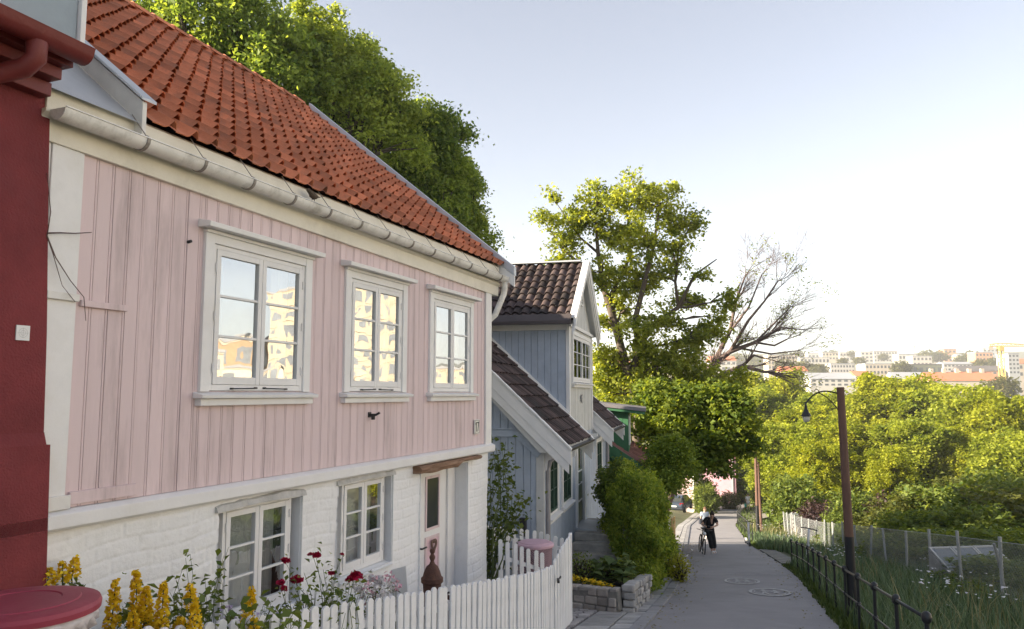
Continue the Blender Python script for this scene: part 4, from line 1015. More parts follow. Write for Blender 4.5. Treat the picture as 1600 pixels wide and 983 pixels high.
# ================================================================== the white picket fence
def path_at(pts, d):
    for (a, c) in zip(pts[:-1], pts[1:]):
        a2, c2 = Vector(a), Vector(c); L = (c2.xy - a2.xy).length
        if d <= L: return a2.lerp(c2, d / L), (c2.xy - a2.xy).normalized()
        d -= L
    return None, None
def smooth_path(pts, it=2):
    pts = [Vector(p) for p in pts]
    for _ in range(it):
        q = [pts[0]]
        for a, c in zip(pts[:-1], pts[1:]): q += [a.lerp(c, .25), a.lerp(c, .75)]
        pts = q + [pts[-1]]
    return pts
fence_m = M('picket_white', (0.80, 0.80, 0.80), .55, .04, 6, .1, 40, tint=.05, dirt=(.5, .5, .46), dirt_amt=.4, dirt_scale=5)
def picket_mesh(h, w=.07, th=.022):
    b = MB(); b.prism_t([(-w / 2, 0), (w / 2, 0), (w / 2, h - .02), (w / 2 - .02, h), (-w / 2 + .02, h), (-w / 2, h - .02)], -th / 2, th / 2)
    return b.build('picket', fence_m, bevel=.003)
def picket_fence(name, label, pts, h, spacing, label_group=None, ztop=None, drop=.06, rails=(.3, .8), posts=True, w=.07):
    t = thing(name, label, 'fence', Vector(pts[0]))
    L = sum((Vector(c).xy - Vector(a).xy).length for a, c in zip(pts[:-1], pts[1:])); rr = random.Random(4)
    proto = picket_mesh(h, w); proto.parent = t; first = True; d = .03
    while d < L:
        p, dr = path_at(pts, d); o = proto if first else proto.copy()
        if not first: COL.objects.link(o)
        first = False; o.parent = t
        k = ztop(d / L) if ztop else 0
        o.location = p - Vector(pts[0]) + Vector((0, 0, drop + rr.uniform(-.008, .008)))
        o.rotation_euler = (rr.uniform(-.012, .012), rr.uniform(-.012, .012), math.atan2(dr.y, dr.x))
        o.scale = (1, 1, (k + h) / h)
        d += spacing
    for k, rz in enumerate(rails):
        b = MB(); n = max(2, int(L / .25)); pr = []
        for i in range(n + 1):
            p, dr = path_at(pts, min(L * i / n, L - 1e-4)); q = Vector((-dr.y, dr.x, 0))
            ex = (ztop(i / n) if ztop else 0) * (k > 0); pr.append((p + q * .035 + Vector((0, 0, h * rz + ex + drop))))
        for a, c in zip(pr[:-1], pr[1:]): b.beam(a, c, .04, .06)
        b.build('rail', fence_m, t)
    return t
def gp(x, y, dz=.0): return (x, y, max(float(R(y)) + .03, gz(x, y)) + dz)
fp = smooth_path([gp(-3.1, 3.1), gp(-2.45, 4.1), gp(-1.95, 4.78), gp(-1.41, 5.6), gp(-.76, 6.8), gp(.03, 8.3), gp(.40, 9.3), gp(.52, 9.9)])
picket_fence('picket_fence', 'long white picket fence curving past the garden of the pink house', fp, .93, .098)
picket_fence('picket_gate', 'white picket gate rising at the sharp corner by the cobbles', [gp(.54, 9.99), gp(.88, 11.75)], .98, .092, ztop=lambda k: .30 * k)
picket_fence('picket_fence', 'short inner white picket fence in front of the pink basket', [gp(-.20, 12.1, .04), gp(.52, 12.5, -.02)], 1.06, .125, rails=(.32, .75), ztop=lambda k: -.12 * k)
picket_fence('picket_fence', 'back row of white pickets behind the pink basket against the blue wall', [gp(-.45, 13.6, .22), gp(.42, 13.95, .2), gp(1.0, 13.85, .1)], .98, .125, rails=(.3, .8))
b = MB(); q = Vector(gp(.565, 9.97, .78)); b.box(q.x, q.x + .03, -q.y - .0 if False else q.y - .09, q.y + .05, q.z, q.z + .03); b.tube([q + Vector((.02, 0, .02)), q + Vector((.05, .05, .05)), q + Vector((.05, .1, .02))], .01, 6)
tag(b.build('gate_latch', dark_iron), 'small black iron latch on the white picket gate', 'latch')

# ------------------------------------------------------------------ pump, basket, bin, board
rust = M('rusty_iron', (.10, .05, .038), .85, .35, 8, .5, 60, dirt=(.2, .09, .05), dirt_amt=.6, dirt_scale=6)
pc = Vector(at(675, 920, 8.2)); pc.z = gz(pc.x, pc.y)
pt_ = -1.60; H_ = pt_ - pc.z
pump = thing('hand_pump', 'rusty brown cast iron hand pump standing by the front door', 'pump', pc)
b = MB(); b.lathe(pc, [(.14, 0), (.14, .05), (.085, .09), (.08, H_ - .62), (.105, H_ - .60), (.105, H_ - .56), (.085, H_ - .54), (.095, H_ - .36), (.115, H_ - .34), (.115, H_ - .30), (.098, H_ - .285), (.085, H_ - .24), (.06, H_ - .185), (.03, H_ - .16), (.018, H_ - .13), (.03, H_ - .1), (.03, H_ - .085), (.016, H_ - .06), (.028, H_ - .03), (.022, H_ - .005), (.004, H_)], 24)
auto_smooth(b.build('body', rust, pump), 35)
b = MB(); z = pc.z + H_ - .50; b.tube([pc + Vector((.08, -.02, H_ - .50)), pc + Vector((.16, -.04, H_ - .48)), pc + Vector((.21, -.05, H_ - .5)), pc + Vector((.235, -.055, H_ - .58))], [.03, .026, .024, .026], 10); auto_smooth(b.build('spout', rust, pump), 60)
b = MB(); b.tube([pc + Vector((.08, .03, H_ - .52)), pc + Vector((.17, .05, H_ - .46)), pc + Vector((.25, .08, H_ - .48)), pc + Vector((.29, .09, H_ - .62))], .011, 8); b.build('handle', dark_iron, pump)
# pink bin with a woven look behind the gate
pbm = M('pink_plastic', (.62, .40, .46), .5, .06, 6)
bc = Vector(at(836, 900, 12.95)); bc.z = gz(bc.x, bc.y); ht = -2.42 - bc.z
bn = thing('basket_bin', 'round dusty pink basket bin with lid between the white pickets', 'bin', bc)
b = MB(); b.lathe(bc, [(.22, 0), (.27, ht * .5), (.285, ht - .1), (.29, ht - .1), (.29, ht - .08)], 28); 
weave = M('pink_weave', (.42, .28, .32), .7, .1, 6)
nt2 = weave.node_tree; tcx = nt2.nodes.new('ShaderNodeTexCoord'); wv = nt2.nodes.new('ShaderNodeTexWave'); wv.wave_type = 'BANDS'; wv.bands_direction = 'DIAGONAL'; wv.inputs['Scale'].default_value = 18
nt2.links.new(tcx.outputs['Object'], wv.inputs['Vector']); bpn = nt2.nodes.new('ShaderNodeBump'); bpn.inputs['Strength'].default_value = 1; bpn.inputs['Distance'].default_value = .02
nt2.links.new(wv.outputs['Fac'], bpn.inputs['Height']); nt2.links.new(bpn.outputs['Normal'], nt2.nodes['Principled BSDF'].inputs['Normal'])
auto_smooth(b.build('body', weave, bn), 40)
b = MB(); b.lathe(bc, [(.285, ht - .079), (.31, ht - .075), (.315, ht - .04), (.30, ht - .02), (.26, ht - .012), (.25, ht - .0), (.0, ht + .01)], 28); auto_smooth(b.build('lid', pbm, bn), 35)
# red bin at the bottom left with the bag showing under its lid
rc = Vector((-2.28, 3.68, 0)); rc.z = gz(rc.x, rc.y); zt = -.955 - rc.z
rb = thing('red_bin', 'round dark red bin with a bag under its lid at bottom left', 'bin', rc)
redb = M('red_bin_paint', (.30, .04, .065), .5, .1, 4, .15, 30, dirt=(.36, .1, .12), dirt_amt=.35, dirt_scale=4)
b = MB(); b.lathe(rc, [(.27, 0), (.27, .04), (.285, zt - .11), (.29, zt - .1)], 40); auto_smooth(b.build('body', redb, rb), 40)
b = MB(); b.lathe(rc, [(.335, zt - .055), (.338, zt - .03), (.33, zt - .012), (.30, zt - .004), (.25, zt - .002), (.245, zt + .004), (.17, zt + .006), (.165, zt + .001), (.0, zt + .003)], 48); lid = auto_smooth(b.build('lid', redb, rb), 30)
b = MB(); n = 60; P = []; rr = random.Random(9)
for i in range(n):
    a = 2 * PI * i / n; w1 = .012 * math.sin(i * 2.1) + rr.uniform(-.008, .008)
    for (r, z) in ((.30, zt - .052), (.325 + w1, zt - .075), (.318 - w1, zt - .11 + w1), (.29, zt - .125 + w1 * 1.5)): P.append(rc + Vector((r * math.cos(a), r * math.sin(a), z)))
b.add(P, [(4 * i + j, 4 * ((i + 1) % n) + j, 4 * ((i + 1) % n) + j + 1, 4 * i + j + 1) for i in range(n) for j in range(3)]); b.build('bag', M('clear_bag', (.6, .55, .55), .25, .2, 12, .6, 40), rb, smooth=True)
# white board leaning by the door
bd = Vector(at(630, 925, 8.6)); bd.z = gz(bd.x, bd.y)
b = MB(); b.hexa([bd + Vector(q) for q in ((-.10, 0, 0), (.10, .03, 0), (.10, .05, 0), (-.10, .02, 0), (-.13, -.05, .98), (.03, -.03, 1.02), (.03, -.01, 1.02), (-.13, -.03, .98))]); tag(b.build('leaning_board', white, bevel=.004), 'plain white board leaning against the whitewashed wall left of the door', 'board')

# ------------------------------------------------------------------ garden plants
stem_m = M('plant_stem', (.09, .12, .04), .8, .2, 20)
leaf_dark = leaf_mat('leaf_dark', (.075, .125, .03), (.22, .28, .065), .42)
leaf_mid = leaf_mat('leaf_mid', (.055, .095, .02), (.16, .2, .045), .4)
yellow_m = leaf_mat('yellow_petals', (.75, .5, .015), (.95, .74, .04), .3, (1.1, 1, .4))
red_pet = leaf_mat('crimson_petals', (.28, .004, .03), (.5, .015, .07), .2, (1.2, .4, .6))
white_pet = leaf_mat('white_petals', (.7, .66, .68), (.85, .84, .82), .25, (1, 1, 1))
pale_pet = leaf_mat('lilac_petals', (.5, .38, .6), (.7, .62, .75), .25, (1, 1, 1))
pink_pet = leaf_mat('pink_petals', (.7, .35, .45), (.8, .55, .6), .25, (1, 1, 1))
def leafy(name, P, size, mat, par, up=.35, aspect=.55, rs=RS, droop=0.0):
    V, Fq = leaf_quads(np.asarray(P, float), size, up, aspect, rs, droop=droop)
    return np_obj(name, V, Fq, mat, par, np.clip(.5 + .3 * rs.normal(size=len(P)), 0, 1))
def spike_plant(x, y, tips, label):
    z = gz(x, y); t = thing('loosestrife', label, 'flower', (x, y, z), 'yellow flower spikes behind the picket fence')
    rs = np.random.RandomState(int(abs(x * 100 + y * 37)))
    for (px, py, dpx, lean) in tips:
        top = at(px, py, y + lean); Ls = dpx * top.y / FPX
        base = Vector((x + rs.uniform(-.08, .08), y, z)); mid = top - Vector((rs.uniform(-.02, .02), 0, Ls))
        b = MB(); b.tube([base, base.lerp(mid, .6) + Vector((.02, 0, .03)), mid, top], [.007, .006, .005, .003], 5); st = b.build('stem', stem_m, t)
        n = int(260 * Ls / .28); k = rs.rand(n, 1); a = rs.rand(n, 1) * 2 * PI; rad = (.036 * (1 - k) ** .6 + .012) * (.5 + .6 * rs.rand(n, 1))
        P = np.array(mid) + (np.array(top) - np.array(mid)) * k + np.concatenate([np.cos(a) * rad, np.sin(a) * rad, rs.normal(size=(n, 1)) * .006], 1)
        leafy('flower_spike', P, .03, yellow_m, t, up=.2, aspect=.8, rs=rs)
        n = 70; k = rs.rand(n, 1); P = np.array(base) + (np.array(mid) - np.array(base)) * (0.25 + .75 * k) + rs.normal(size=(n, 3)) * [.06, .06, .03]
        leafy('leaves', P, .075, leaf_mid, t, up=.4, aspect=.38, rs=rs)
spike_plant(-2.75, 5.15, [(98, 880, 28, 0), (118, 872, 30, .05), (78, 888, 25, -.05)], 'yellow flower spikes low against the white wall behind the red bin')
spike_plant(-2.45, 4.75, [(181, 905, 72, 0), (213, 893, 80, .05), (229, 918, 48, .1)], 'pair of tall yellow flower spikes just right of the red bin')
spike_plant(-2.12, 4.75, [(256, 910, 75, 0), (232, 950, 40, .12), (208, 955, 40, -.1)], 'broad yellow flower spike third from the red bin')
spike_plant(-1.95, 4.85, [(297, 915, 35, .1), (304, 944, 45, -.1), (283, 965, 30, 0)], 'slanting yellow flower spikes left of the first low window')
spike_plant(-1.72, 5.2, [(393, 920, 48, 0), (397, 965, 30, -.1)], 'single yellow flower spike in front of the first low window')
def rose_head(c, r, mat, par, rs):
    P = []; S = []
    n = 46; u = sph(n, rs); u[:, 2] = np.abs(u[:, 2]) * .9 - .25; rad = .35 + .65 * rs.rand(n, 1)
    V, Fq = leaf_quads(np.array(c) + u * rad * r * .8, r * 1.0, .35, 1.0, rs)
    np_obj('rose', V, Fq, mat, par, np.clip(.45 + .3 * rs.normal(size=n), 0, 1))
rs = np.random.RandomState(31)
def shrub(name, label, cat, base, pts, leafm, lsize, nper, stemr=.006, spread=.06, seed=1, aspect=.62, heads=None, up=.35, group=None, headname=None, rmin=0):
    """stems run from the base to pts; leaves along the upper part of each stem"""
    rs = np.random.RandomState(seed); rr = random.Random(seed); base = Vector(base); t = thing(name, label, cat, base, group)
    b = MB(); P = []
    for p in pts:
        p = Vector(p); line = bez(base + Vector((rr.uniform(-.05, .05), rr.uniform(-.05, .05), 0)), p, .18, 7, rr)
        b.tube(line, [stemr * (1.3 - .14 * i) for i in range(8)], 5, cap=False)
        for _ in range(nper):
            k = rr.uniform(rmin, 1) ** .7 * 6.98; i = int(k); q = line[i].lerp(line[i + 1], k - i); P.append(np.array(q) + rs.normal(size=3) * spread)
    b.build('stems', stem_m, t); leafy('leaves', np.array(P), lsize * (.6 + .8 * rs.rand(len(P))), leafm, t, up, aspect, rs)
    return t
Yr = 6.05
rbase = Vector(at(525, 960, Yr)); rbase.z = gz(rbase.x, rbase.y)
tips = [at(px, py, Yr + d) for px, py, d in ((447, 880, 0), (436, 912, -.1), (444, 918, 0), (462, 908, .1), (490, 872, .1), (494, 868, 0), (530, 872, .2), (518, 895, .1), (553, 902, -.05), (547, 905, 0), (535, 870, .1), (480, 930, -.1), (500, 920, -.2), (520, 930, -.2), (470, 940, -.15), (545, 935, 0), (505, 890, 0), (475, 895, .1), (540, 915, .1), (560, 930, .1), (455, 925, -.1), (510, 910, 0))]
tips += [Vector(at(rnd.uniform(440, 565), rnd.uniform(915, 965), Yr + rnd.uniform(-.25, .25))) for _ in range(26)]
rose = shrub('rose_bush', 'rose bush with deep crimson blooms beside the low white windows', 'rose bush', rbase, tips, leaf_dark, .048, 30, .005, .05, 5)
for (px, py, d, r) in ((447, 876, 0, .043), (438, 911, -.1, .04), (443, 920, 0, .036), (463, 907, .1, .055), (495, 868, 0, .042), (485, 866, 0, .022), (556, 900, -.05, .055), (549, 905, 0, .045), (518, 896, .1, .03), (534, 866, .1, .018)):
    rose_head(at(px, py, Yr + d), r, red_pet, rose, rs)
dc = Vector(at(600, 960, 6.7)); dc.z = gz(dc.x, dc.y)
tips = [Vector(at(rnd.uniform(555, 620), rnd.uniform(898, 945), 6.7 + rnd.uniform(-.2, .25))) for _ in range(46)]
dz_ = shrub('daisy_clump', 'clump of small white daisies between the roses and the pump', 'flowers', dc, tips, leaf_mid, .05, 8, .003, .04, 7, aspect=.3)
leafy('petals', np.concatenate([np.array(q) + rs.normal(size=(14, 3)) * .016 for q in tips[:36]]), .036, white_pet, dz_, .3, .7, rs)
leafy('pink_petals', np.concatenate([np.array(q) + rs.normal(size=(8, 3)) * .02 for q in tips[36:]]), .04, pink_pet, dz_, .3, .8, rs)
lc = Vector(at(420, 975, 5.6)); lc.z = gz(lc.x, lc.y)
tips = [Vector(at(rnd.uniform(345, 450), rnd.uniform(938, 975), 5.5 + rnd.uniform(-.25, .3))) for _ in range(34)]
lz = shrub('aster_clump', 'pale lilac asters low in front of the first low window', 'flowers', lc, tips, leaf_mid, .05, 9, .003, .04, 9, aspect=.3)
leafy('petals', np.concatenate([np.array(q) + rs.normal(size=(6, 3)) * .012 for q in tips[:22]]), .028, pale_pet, lz, .4, .8, rs)
tw = [at(px, py, 5.6) for px, py in ((290, 872), (297, 866), (275, 905), (285, 890), (320, 900), (330, 915), (345, 890), (350, 868), (357, 855), (340, 885), (310, 930), (325, 940), (265, 925))]
tbase = Vector(at(305, 985, 5.5)); tbase.z = gz(tbase.x, tbase.y)
shrub('climbing_rose', 'thin leafy rose twigs against the white wall left of the first low window', 'rose twigs', tbase, tw, leaf_dark, .055, 16, .004, .03, 11, rmin=.3)
mass = [Vector(at(rnd.uniform(165, 480), rnd.uniform(935, 985), 4.9 + rnd.uniform(-.1, .9))) for _ in range(70)]
mb = Vector((-2.0, 5.3, 0)); mb.z = gz(-2.0, 5.3)
def mound(name, label, cat, centre, radii, mat, n, size, seed=1, up=.3, aspect=.5, droop=0.0, shell=.6, bumps=.18, kind=None, group=None, hemi=True, core=None, strands=0):
    rs = np.random.RandomState(seed); c = Vector(centre)
    t = thing(name, label, cat, (c.x, c.y, c.z - radii[2] * .9), group)
    u = sph(n, rs); f = 1 + bumps * (np.sin(u[:, :1] * 6 + seed) * np.sin(u[:, 1:2] * 5.2 + 2) + .6 * np.sin(u[:, 2:] * 9 + u[:, :1] * 4))
    rad = (shell + (1 - shell) * rs.rand(n, 1) ** .5) * f
    P = np.array(c) + u * rad * np.array(radii) + rs.normal(size=(n, 3)) * .05
    leafy('leaves', P, size * (.55 + .9 * rs.rand(n)), mat, t, up, aspect, rs, droop)
    b = MB(); rr = random.Random(seed)
    for k in range(26):
        v = Vector(u[k]); b.tube(bez((c.x, c.y, c.z - radii[2] * 1.0), (c.x + v.x * radii[0] * .85, c.y + v.y * radii[1] * .85, c.z + v.z * radii[2] * .85), .2, 5, rr), [.03, .025, .02, .015, .01, .006], 5, cap=False)
    b.build('branches', M('twig_wood', (.06, .045, .03), .9, .3, 12), t)
    return t
shrub('border_plants', 'low leafy green border plants along the inside of the picket fence', 'plants', mb, mass, leaf_dark, .07, 16, .004, .07, 13)
# grape-like climber at the corner of the pink house
vb = Vector(at(755, 905, 12.2)); vb.z = gz(vb.x, vb.y)
vp = [(768, 680), (775, 700), (785, 705), (790, 690), (770, 720), (795, 720), (775, 740), (760, 775), (768, 790), (785, 775), (800, 772), (770, 815), (790, 800), (805, 790), (812, 778), (765, 845), (775, 850), (762, 862), (768, 825), (780, 820), (830, 776), (800, 810), (808, 800), (758, 870)]
shrub('wall_climber', 'loose green climbing shrub at the white corner of the pink house', 'climber', vb, [at(px, py, 12.3 + .3 * ((i * 7) % 5) / 5) for i, (px, py) in enumerate(vp)], leaf_mid, .09, 34, .012, .1, 15, aspect=.7, rmin=.55)
# planter flowers
yf = np.array([[.98 + .75 * k + rs.normal() * .03, 14.0 - .53 * k + .12 * rs.rand() + .08, float(R(14)) + .47 - .05 * k + .08 * rs.rand()] for k in rs.rand(240)])
yt = thing('yellow_bedding', 'strip of low bright yellow flowers along the planter edge', 'flowers', (1.35, 13.8, float(R(14)) + .4)); leafy('petals', yf, .05, yellow_m, yt, .5, .9, rs); leafy('leaves', yf + rs.normal(size=yf.shape) * .04 - [0, 0, .05], .06, leaf_mid, yt, .4, .6, rs)
mound('squash_plant', 'broad leaved pale green plant in the back of the stone planter', 'plant', at(958, 890, 14.7), (.45, .4, .16), leaf_mat('leaf_pale', (.09, .14, .05), (.2, .26, .09), .35), 260, .17, 3, up=.7, aspect=.9)
mound('lady_mantle', 'yellow green flowering mound at the planter corner', 'plant', at(975, 890, 15.1), (.22, .3, .2), leaf_mat('leaf_lime', (.25, .27, .02), (.4, .4, .04), .35), 500, .05, 4)
mound('pink_flower_bush', 'small bush with pink blooms in the planter by the steps', 'plant', at(905, 886, 14.6), (.3, .3, .28), leaf_dark, 260, .07, 6, shell=.3)
hm = leaf_mat('leaf_creeper', (.12, .21, .035), (.38, .45, .09), .5)
hd = mound('creeper_hedge', 'big drooping green creeper mound overhanging the pavement', 'hedge', (2.78, 17.6, -2.95), (.66, 2.0, 1.2), hm, 30000, .085, 5, up=.2, aspect=.42, droop=1.4, shell=.7, bumps=.2)
mound('creeper_hedge', 'darker leafy hedge top growing against the green door steps', 'hedge', (2.62, 18.8, -2.3), (.55, 1.0, .62), leaf_dark, 8000, .085, 8, up=.3, droop=.7, aspect=.5, shell=.6)
mound('lime_bush', 'small lime green bush at the foot of the creeper mound', 'bush', (4.0, 18.9, float(R(18.9)) + .3), (.22, .3, .34), MATS['leaf_lime'], 900, .06, 9)
wb = mound('white_rose_bush', 'rose bush with white blooms at the pavement edge past the creeper', 'rose bush', (3.95, 20.3, float(R(20.3)) + .5), (.3, .9, .55), leaf_dark, 2600, .075, 10)
leafy('blooms', np.array([4.05, 20.0, float(R(20)) + .45]) + rs.normal(size=(70, 3)) * [.2, .5, .25], .09, white_pet, wb, .4, .9, rs)
mound('side_hedge', 'tall dark shrub beside the white post before the parked car', 'hedge', (4.25, 25.5, float(R(25.5)) + 1.0), (.45, 2.6, 1.1), leaf_dark, 6000, .12, 12)
# ================================================================== right side: railing, wire fence, lamps, gardens
blackm = M('black_railing_paint', (.02, .022, .024), .4, .2, 12, .1, 60)
def railing(label, pts, h=.78, spacing=1.42, first=True):
    t = thing('railing', label, 'railing', pts[0]); L = sum((Vector(c).xy - Vector(a).xy).length for a, c in zip(pts[:-1], pts[1:])); n = max(1, round(L / spacing)); P = []
    for i in range(n + 1): P.append(path_at(pts, min(L * i / n, L - 1e-4))[0])
    b = MB(); q = P[0]; b.tube([q - Vector((0, 0, .25)), q + Vector((0, 0, h - .06))], .021, 8); b.lathe(q + Vector((0, 0, h - .06)), [(.028, 0), (.042, .02), (.046, .05), (.036, .085), (.015, .1), (.002, .104)], 12); b.lathe(q + Vector((0, 0, h * .5)), [(.022, -.03), (.034, -.02), (.034, .02), (.022, .03)], 10)
    o = auto_smooth(b.build('post', blackm, t), 50)
    for q in P[1:]:
        c = o.copy(); COL.objects.link(c); c.parent = t; c.location = q - P[0]
    for z, r in ((h - .02, .017), (h * .5, .013)):
        b = MB()
        b.tube([q + Vector((0, 0, z)) for q in P], r, 8); b.build('rail', blackm, t, smooth=True)
    return t
def rp(y, dx): x = float(xr(y)) + dx; return (x, y, gz(x, y) + .05)
railing('long black iron railing with ball topped posts along the right road edge', [rp(y, .22) for y in np.arange(7.0, 24.2, .6)])
railing('far black iron railing curving at the bend beyond the scooter', [rp(y, .15) for y in np.arange(39, 79, 2.0)] + [rp(81, .5), rp(83, 1.4)], h=1.0, spacing=2.3)
# grating and driveway beside the scooter
b = MB()
for k in range(9): 
    y0 = 25.2 + k * 1.0
    b.hexa([(float(xr(y)) + d, y, gz(float(xr(y)) + d, y) + zz) for zz in (-.05, .07) for (y, d) in ((y0, .04), (y0 + .9, .04), (y0 + .9, .75), (y0, .75))])
tag(b.build('iron_grating', M('grating_iron', (.06, .055, .055), .6, .2, 10, .5, 60)), 'dark iron grating strip beside the road between the two railings', 'grating')
# wire mesh fence
wire = bpy.data.materials.new('wire_mesh'); wire.use_nodes = True; N_ = wire.node_tree.nodes; L_ = wire.node_tree.links
pb = N_['Principled BSDF']; pb.inputs['Base Color'].default_value = (.34, .36, .37, 1); pb.inputs['Metallic'].default_value = .4; pb.inputs['Roughness'].default_value = .5
uvm = N_.new('ShaderNodeAttribute'); uvm.attribute_name = 'wuv'
mp = N_.new('ShaderNodeMapping'); mp.inputs['Rotation'].default_value = (0, 0, PI / 4); mp.inputs['Scale'].default_value = (18, 18, 1); L_.new(uvm.outputs['Vector'], mp.inputs['Vector'])
sx_ = N_.new('ShaderNodeSeparateXYZ'); L_.new(mp.outputs['Vector'], sx_.inputs[0]); prev = None
for ch in ('X', 'Y'):
    fr_ = N_.new('ShaderNodeMath'); fr_.operation = 'FRACT'; L_.new(sx_.outputs[ch], fr_.inputs[0]); lt = N_.new('ShaderNodeMath'); lt.operation = 'LESS_THAN'; lt.inputs[1].default_value = .2; L_.new(fr_.outputs[0], lt.inputs[0])
    if prev is None: prev = lt
    else:
        mxn = N_.new('ShaderNodeMath'); mxn.operation = 'MAXIMUM'; L_.new(prev.outputs[0], mxn.inputs[0]); L_.new(lt.outputs[0], mxn.inputs[1]); prev = mxn
tr = N_.new('ShaderNodeBsdfTransparent'); ms = N_.new('ShaderNodeMixShader'); L_.new(prev.outputs[0], ms.inputs[0]); L_.new(tr.outputs[0], ms.inputs[1]); L_.new(pb.outputs[0], ms.inputs[2]); L_.new(ms.outputs[0], N_['Material Output'].inputs['Surface'])
fpts = [(9.2, 11.5), (10.5, 17.0), (14.1, 33), (17.9, 50), (21.0, 62), (25.3, 76), (30.0, 92)]
def fpos(d):
    p, dr = path_at([(x, y, 0) for x, y in fpts], d); return Vector((p.x, p.y, gz(p.x, p.y)))
FL = sum(math.dist(a, c) for a, c in zip(fpts[:-1], fpts[1:]))
cl = thing('wire_fence', 'grey wire mesh fence on leaning posts between the verge and the gardens', 'fence', fpos(0))
galv = M('galvanised_post', (.36, .37, .37), .55, .12, 8, metallic=.2, dirt=(.25, .24, .2), dirt_amt=.4)
b = MB(); FH = 1.5; b.tube([Vector((0, 0, -.3)), Vector((0, 0, FH))], .038, 8); b.lathe((0, 0, FH), [(.04, 0), (.04, .015), (.0, .02)], 8)
post = b.build('post', galv); k = 0; d = .6; tops = []; rr = random.Random(12)
while d < FL - .2:
    o = post if k == 0 else post.copy()
    if k: COL.objects.link(o)
    o.parent = cl; o.location = fpos(d) - fpos(0); o.rotation_euler = (rr.uniform(-.05, .05), rr.uniform(-.06, .05), rr.uniform(0, 3)); o.scale = (1, 1, rr.uniform(.95, 1.06))
    k += 1; d += 2.5
for dd in (5.9, 21.2, 30.8):
    b = MB(); q = fpos(dd); b.tube([q + Vector((.55, .5, 0)), q + Vector((0, 0, 1.4))], .03, 6); b.build('brace', galv, cl)
n = 90; V = []; UV = []
for i in range(n + 1):
    q = fpos(min(FL * i / n, FL - 1e-3)); V += [q, q + Vector((0, 0, FH - .05))]; UV += [(FL * i / n, 0), (FL * i / n, FH)]
me_o = np_obj('wire_mesh', np.array([tuple(q) for q in V]), [(2 * i, 2 * i + 2, 2 * i + 3, 2 * i + 1) for i in range(n)], wire, cl)
aw = me_o.data.attributes.new('wuv', 'FLOAT_VECTOR', 'POINT'); aw.data.foreach_set('vector', [c for q in UV for c in (q[0], q[1], 0)])
b = MB(); b.tube([Vector(V[2 * i + 1]) for i in range(n + 1)], .007, 4, cap=False); b.build('top_wire', galv, cl)

# lamp posts
lampw = M('brown_lamp_post', (.125, .068, .048), .7, .25, 5, .3, 40, stretch=(1, 1, .3))
lblack = M('post_black', (.015, .016, .018), .5, .2, 8)
lgl = M('lamp_glass', (.55, .55, .48), .15, .05, 5)
def lamp_post(label, base, top, r, zsplit, arm, side, hl, sc=1.0):
    base = Vector(base); top = Vector(top); t = thing('street_lamp', label, 'street lamp', base, 'street lamps on wooden posts')
    ks = (zsplit - base.z) / (top.z - base.z); mid = base.lerp(top, ks)
    b = MB(); b.tube([base - Vector((0, 0, .3)), mid], [r * 1.12, r * 1.06], 12); auto_smooth(b.build('lower_post', lblack, t), 60)
    b = MB(); b.tube([mid, top], [r * 1.03, r * .86], 12); auto_smooth(b.build('post', lampw, t), 60)
    a0 = base.lerp(top, arm); sd = Vector(side).normalized(); e = a0 + sd * .56 * sc
    b = MB(); pts = []
    for i in range(11):
        k = i / 10; pts.append(a0 + sd * .56 * sc * k + Vector((0, 0, (.05 + .02 * k) * sc - .17 * sc * k ** 4 * 1.0 + .05 * sc * math.sin(PI * k))))
    b.tube(pts, .012 * sc, 8)
    pts = [a0 + Vector((0, 0, -.24 * sc)) + sd * .03, a0 + sd * .09 * sc + Vector((0, 0, -.14 * sc)), a0 + sd * .22 * sc + Vector((0, 0, .0)), a0 + sd * .36 * sc + Vector((0, 0, .085 * sc))]
    b.tube(pts, .009 * sc, 6); 
    # a small curl at the joint
    cc = a0 + sd * .38 * sc + Vector((0, 0, .1 * sc)); b.tube([cc + sd * (.035 * sc * math.cos(q * .7)) + Vector((0, 0, .03 * sc * math.sin(q * .7))) for q in range(8)], .006 * sc, 5)
    for p in b.g[1:]: pass
    ar = b.build('arm', lblack, t); lp = Vector(e) + Vector((0, 0, -.12 * sc))
    b = MB(); b.lathe(lp, [(.01, .03), (.016, .0), (.022, -.03), (.024, -.07), (.036, -.085), (.042, -.11), (.076, -.17), (.078, -.185), (.06, -.19)], 14); hd = auto_smooth(b.build('lamp_hood', lblack, t), 40)
    for q in [v for v in ()]: pass
    b = MB(); b.lathe(lp, [(.06, -.191), (.058, -.235), (.035, -.28), (.0, -.285)], 14); auto_smooth(b.build('lamp_glass', lgl, t), 60)
    return t
lb = at(1334, 965, 12.6); lb.z = gz(lb.x, lb.y)
lamp_post('tall brown wooden lamp post behind the railing with hanging lantern on curved arm', lb, at(1313, 605, 12.6), .068, at(1322, 838, 12.6).z, .955, (-1, .1, 0), 1)
lb2 = Vector((at(1184, 826, 50).x, 50, 0)); lb2.z = gz(lb2.x, lb2.y); t2 = at(1180, 690, 50)
lamp_post('far brown wooden lamp post beyond the parked scooter at the bend', lb2, t2, .10, at(1184, 790, 50).z, .93, (-1, .1, 0), 1, 1.5)
b = MB(); q = Vector((at(1190, 826, 52).x, 52, 0)); q.z = gz(q.x, q.y); b.tube([q - Vector((0, 0, .3)), at(1184, 722, 52)], .09, 8); tag(b.build('wooden_pole', lampw), 'second brown wooden pole close behind the far lamp post', 'pole')

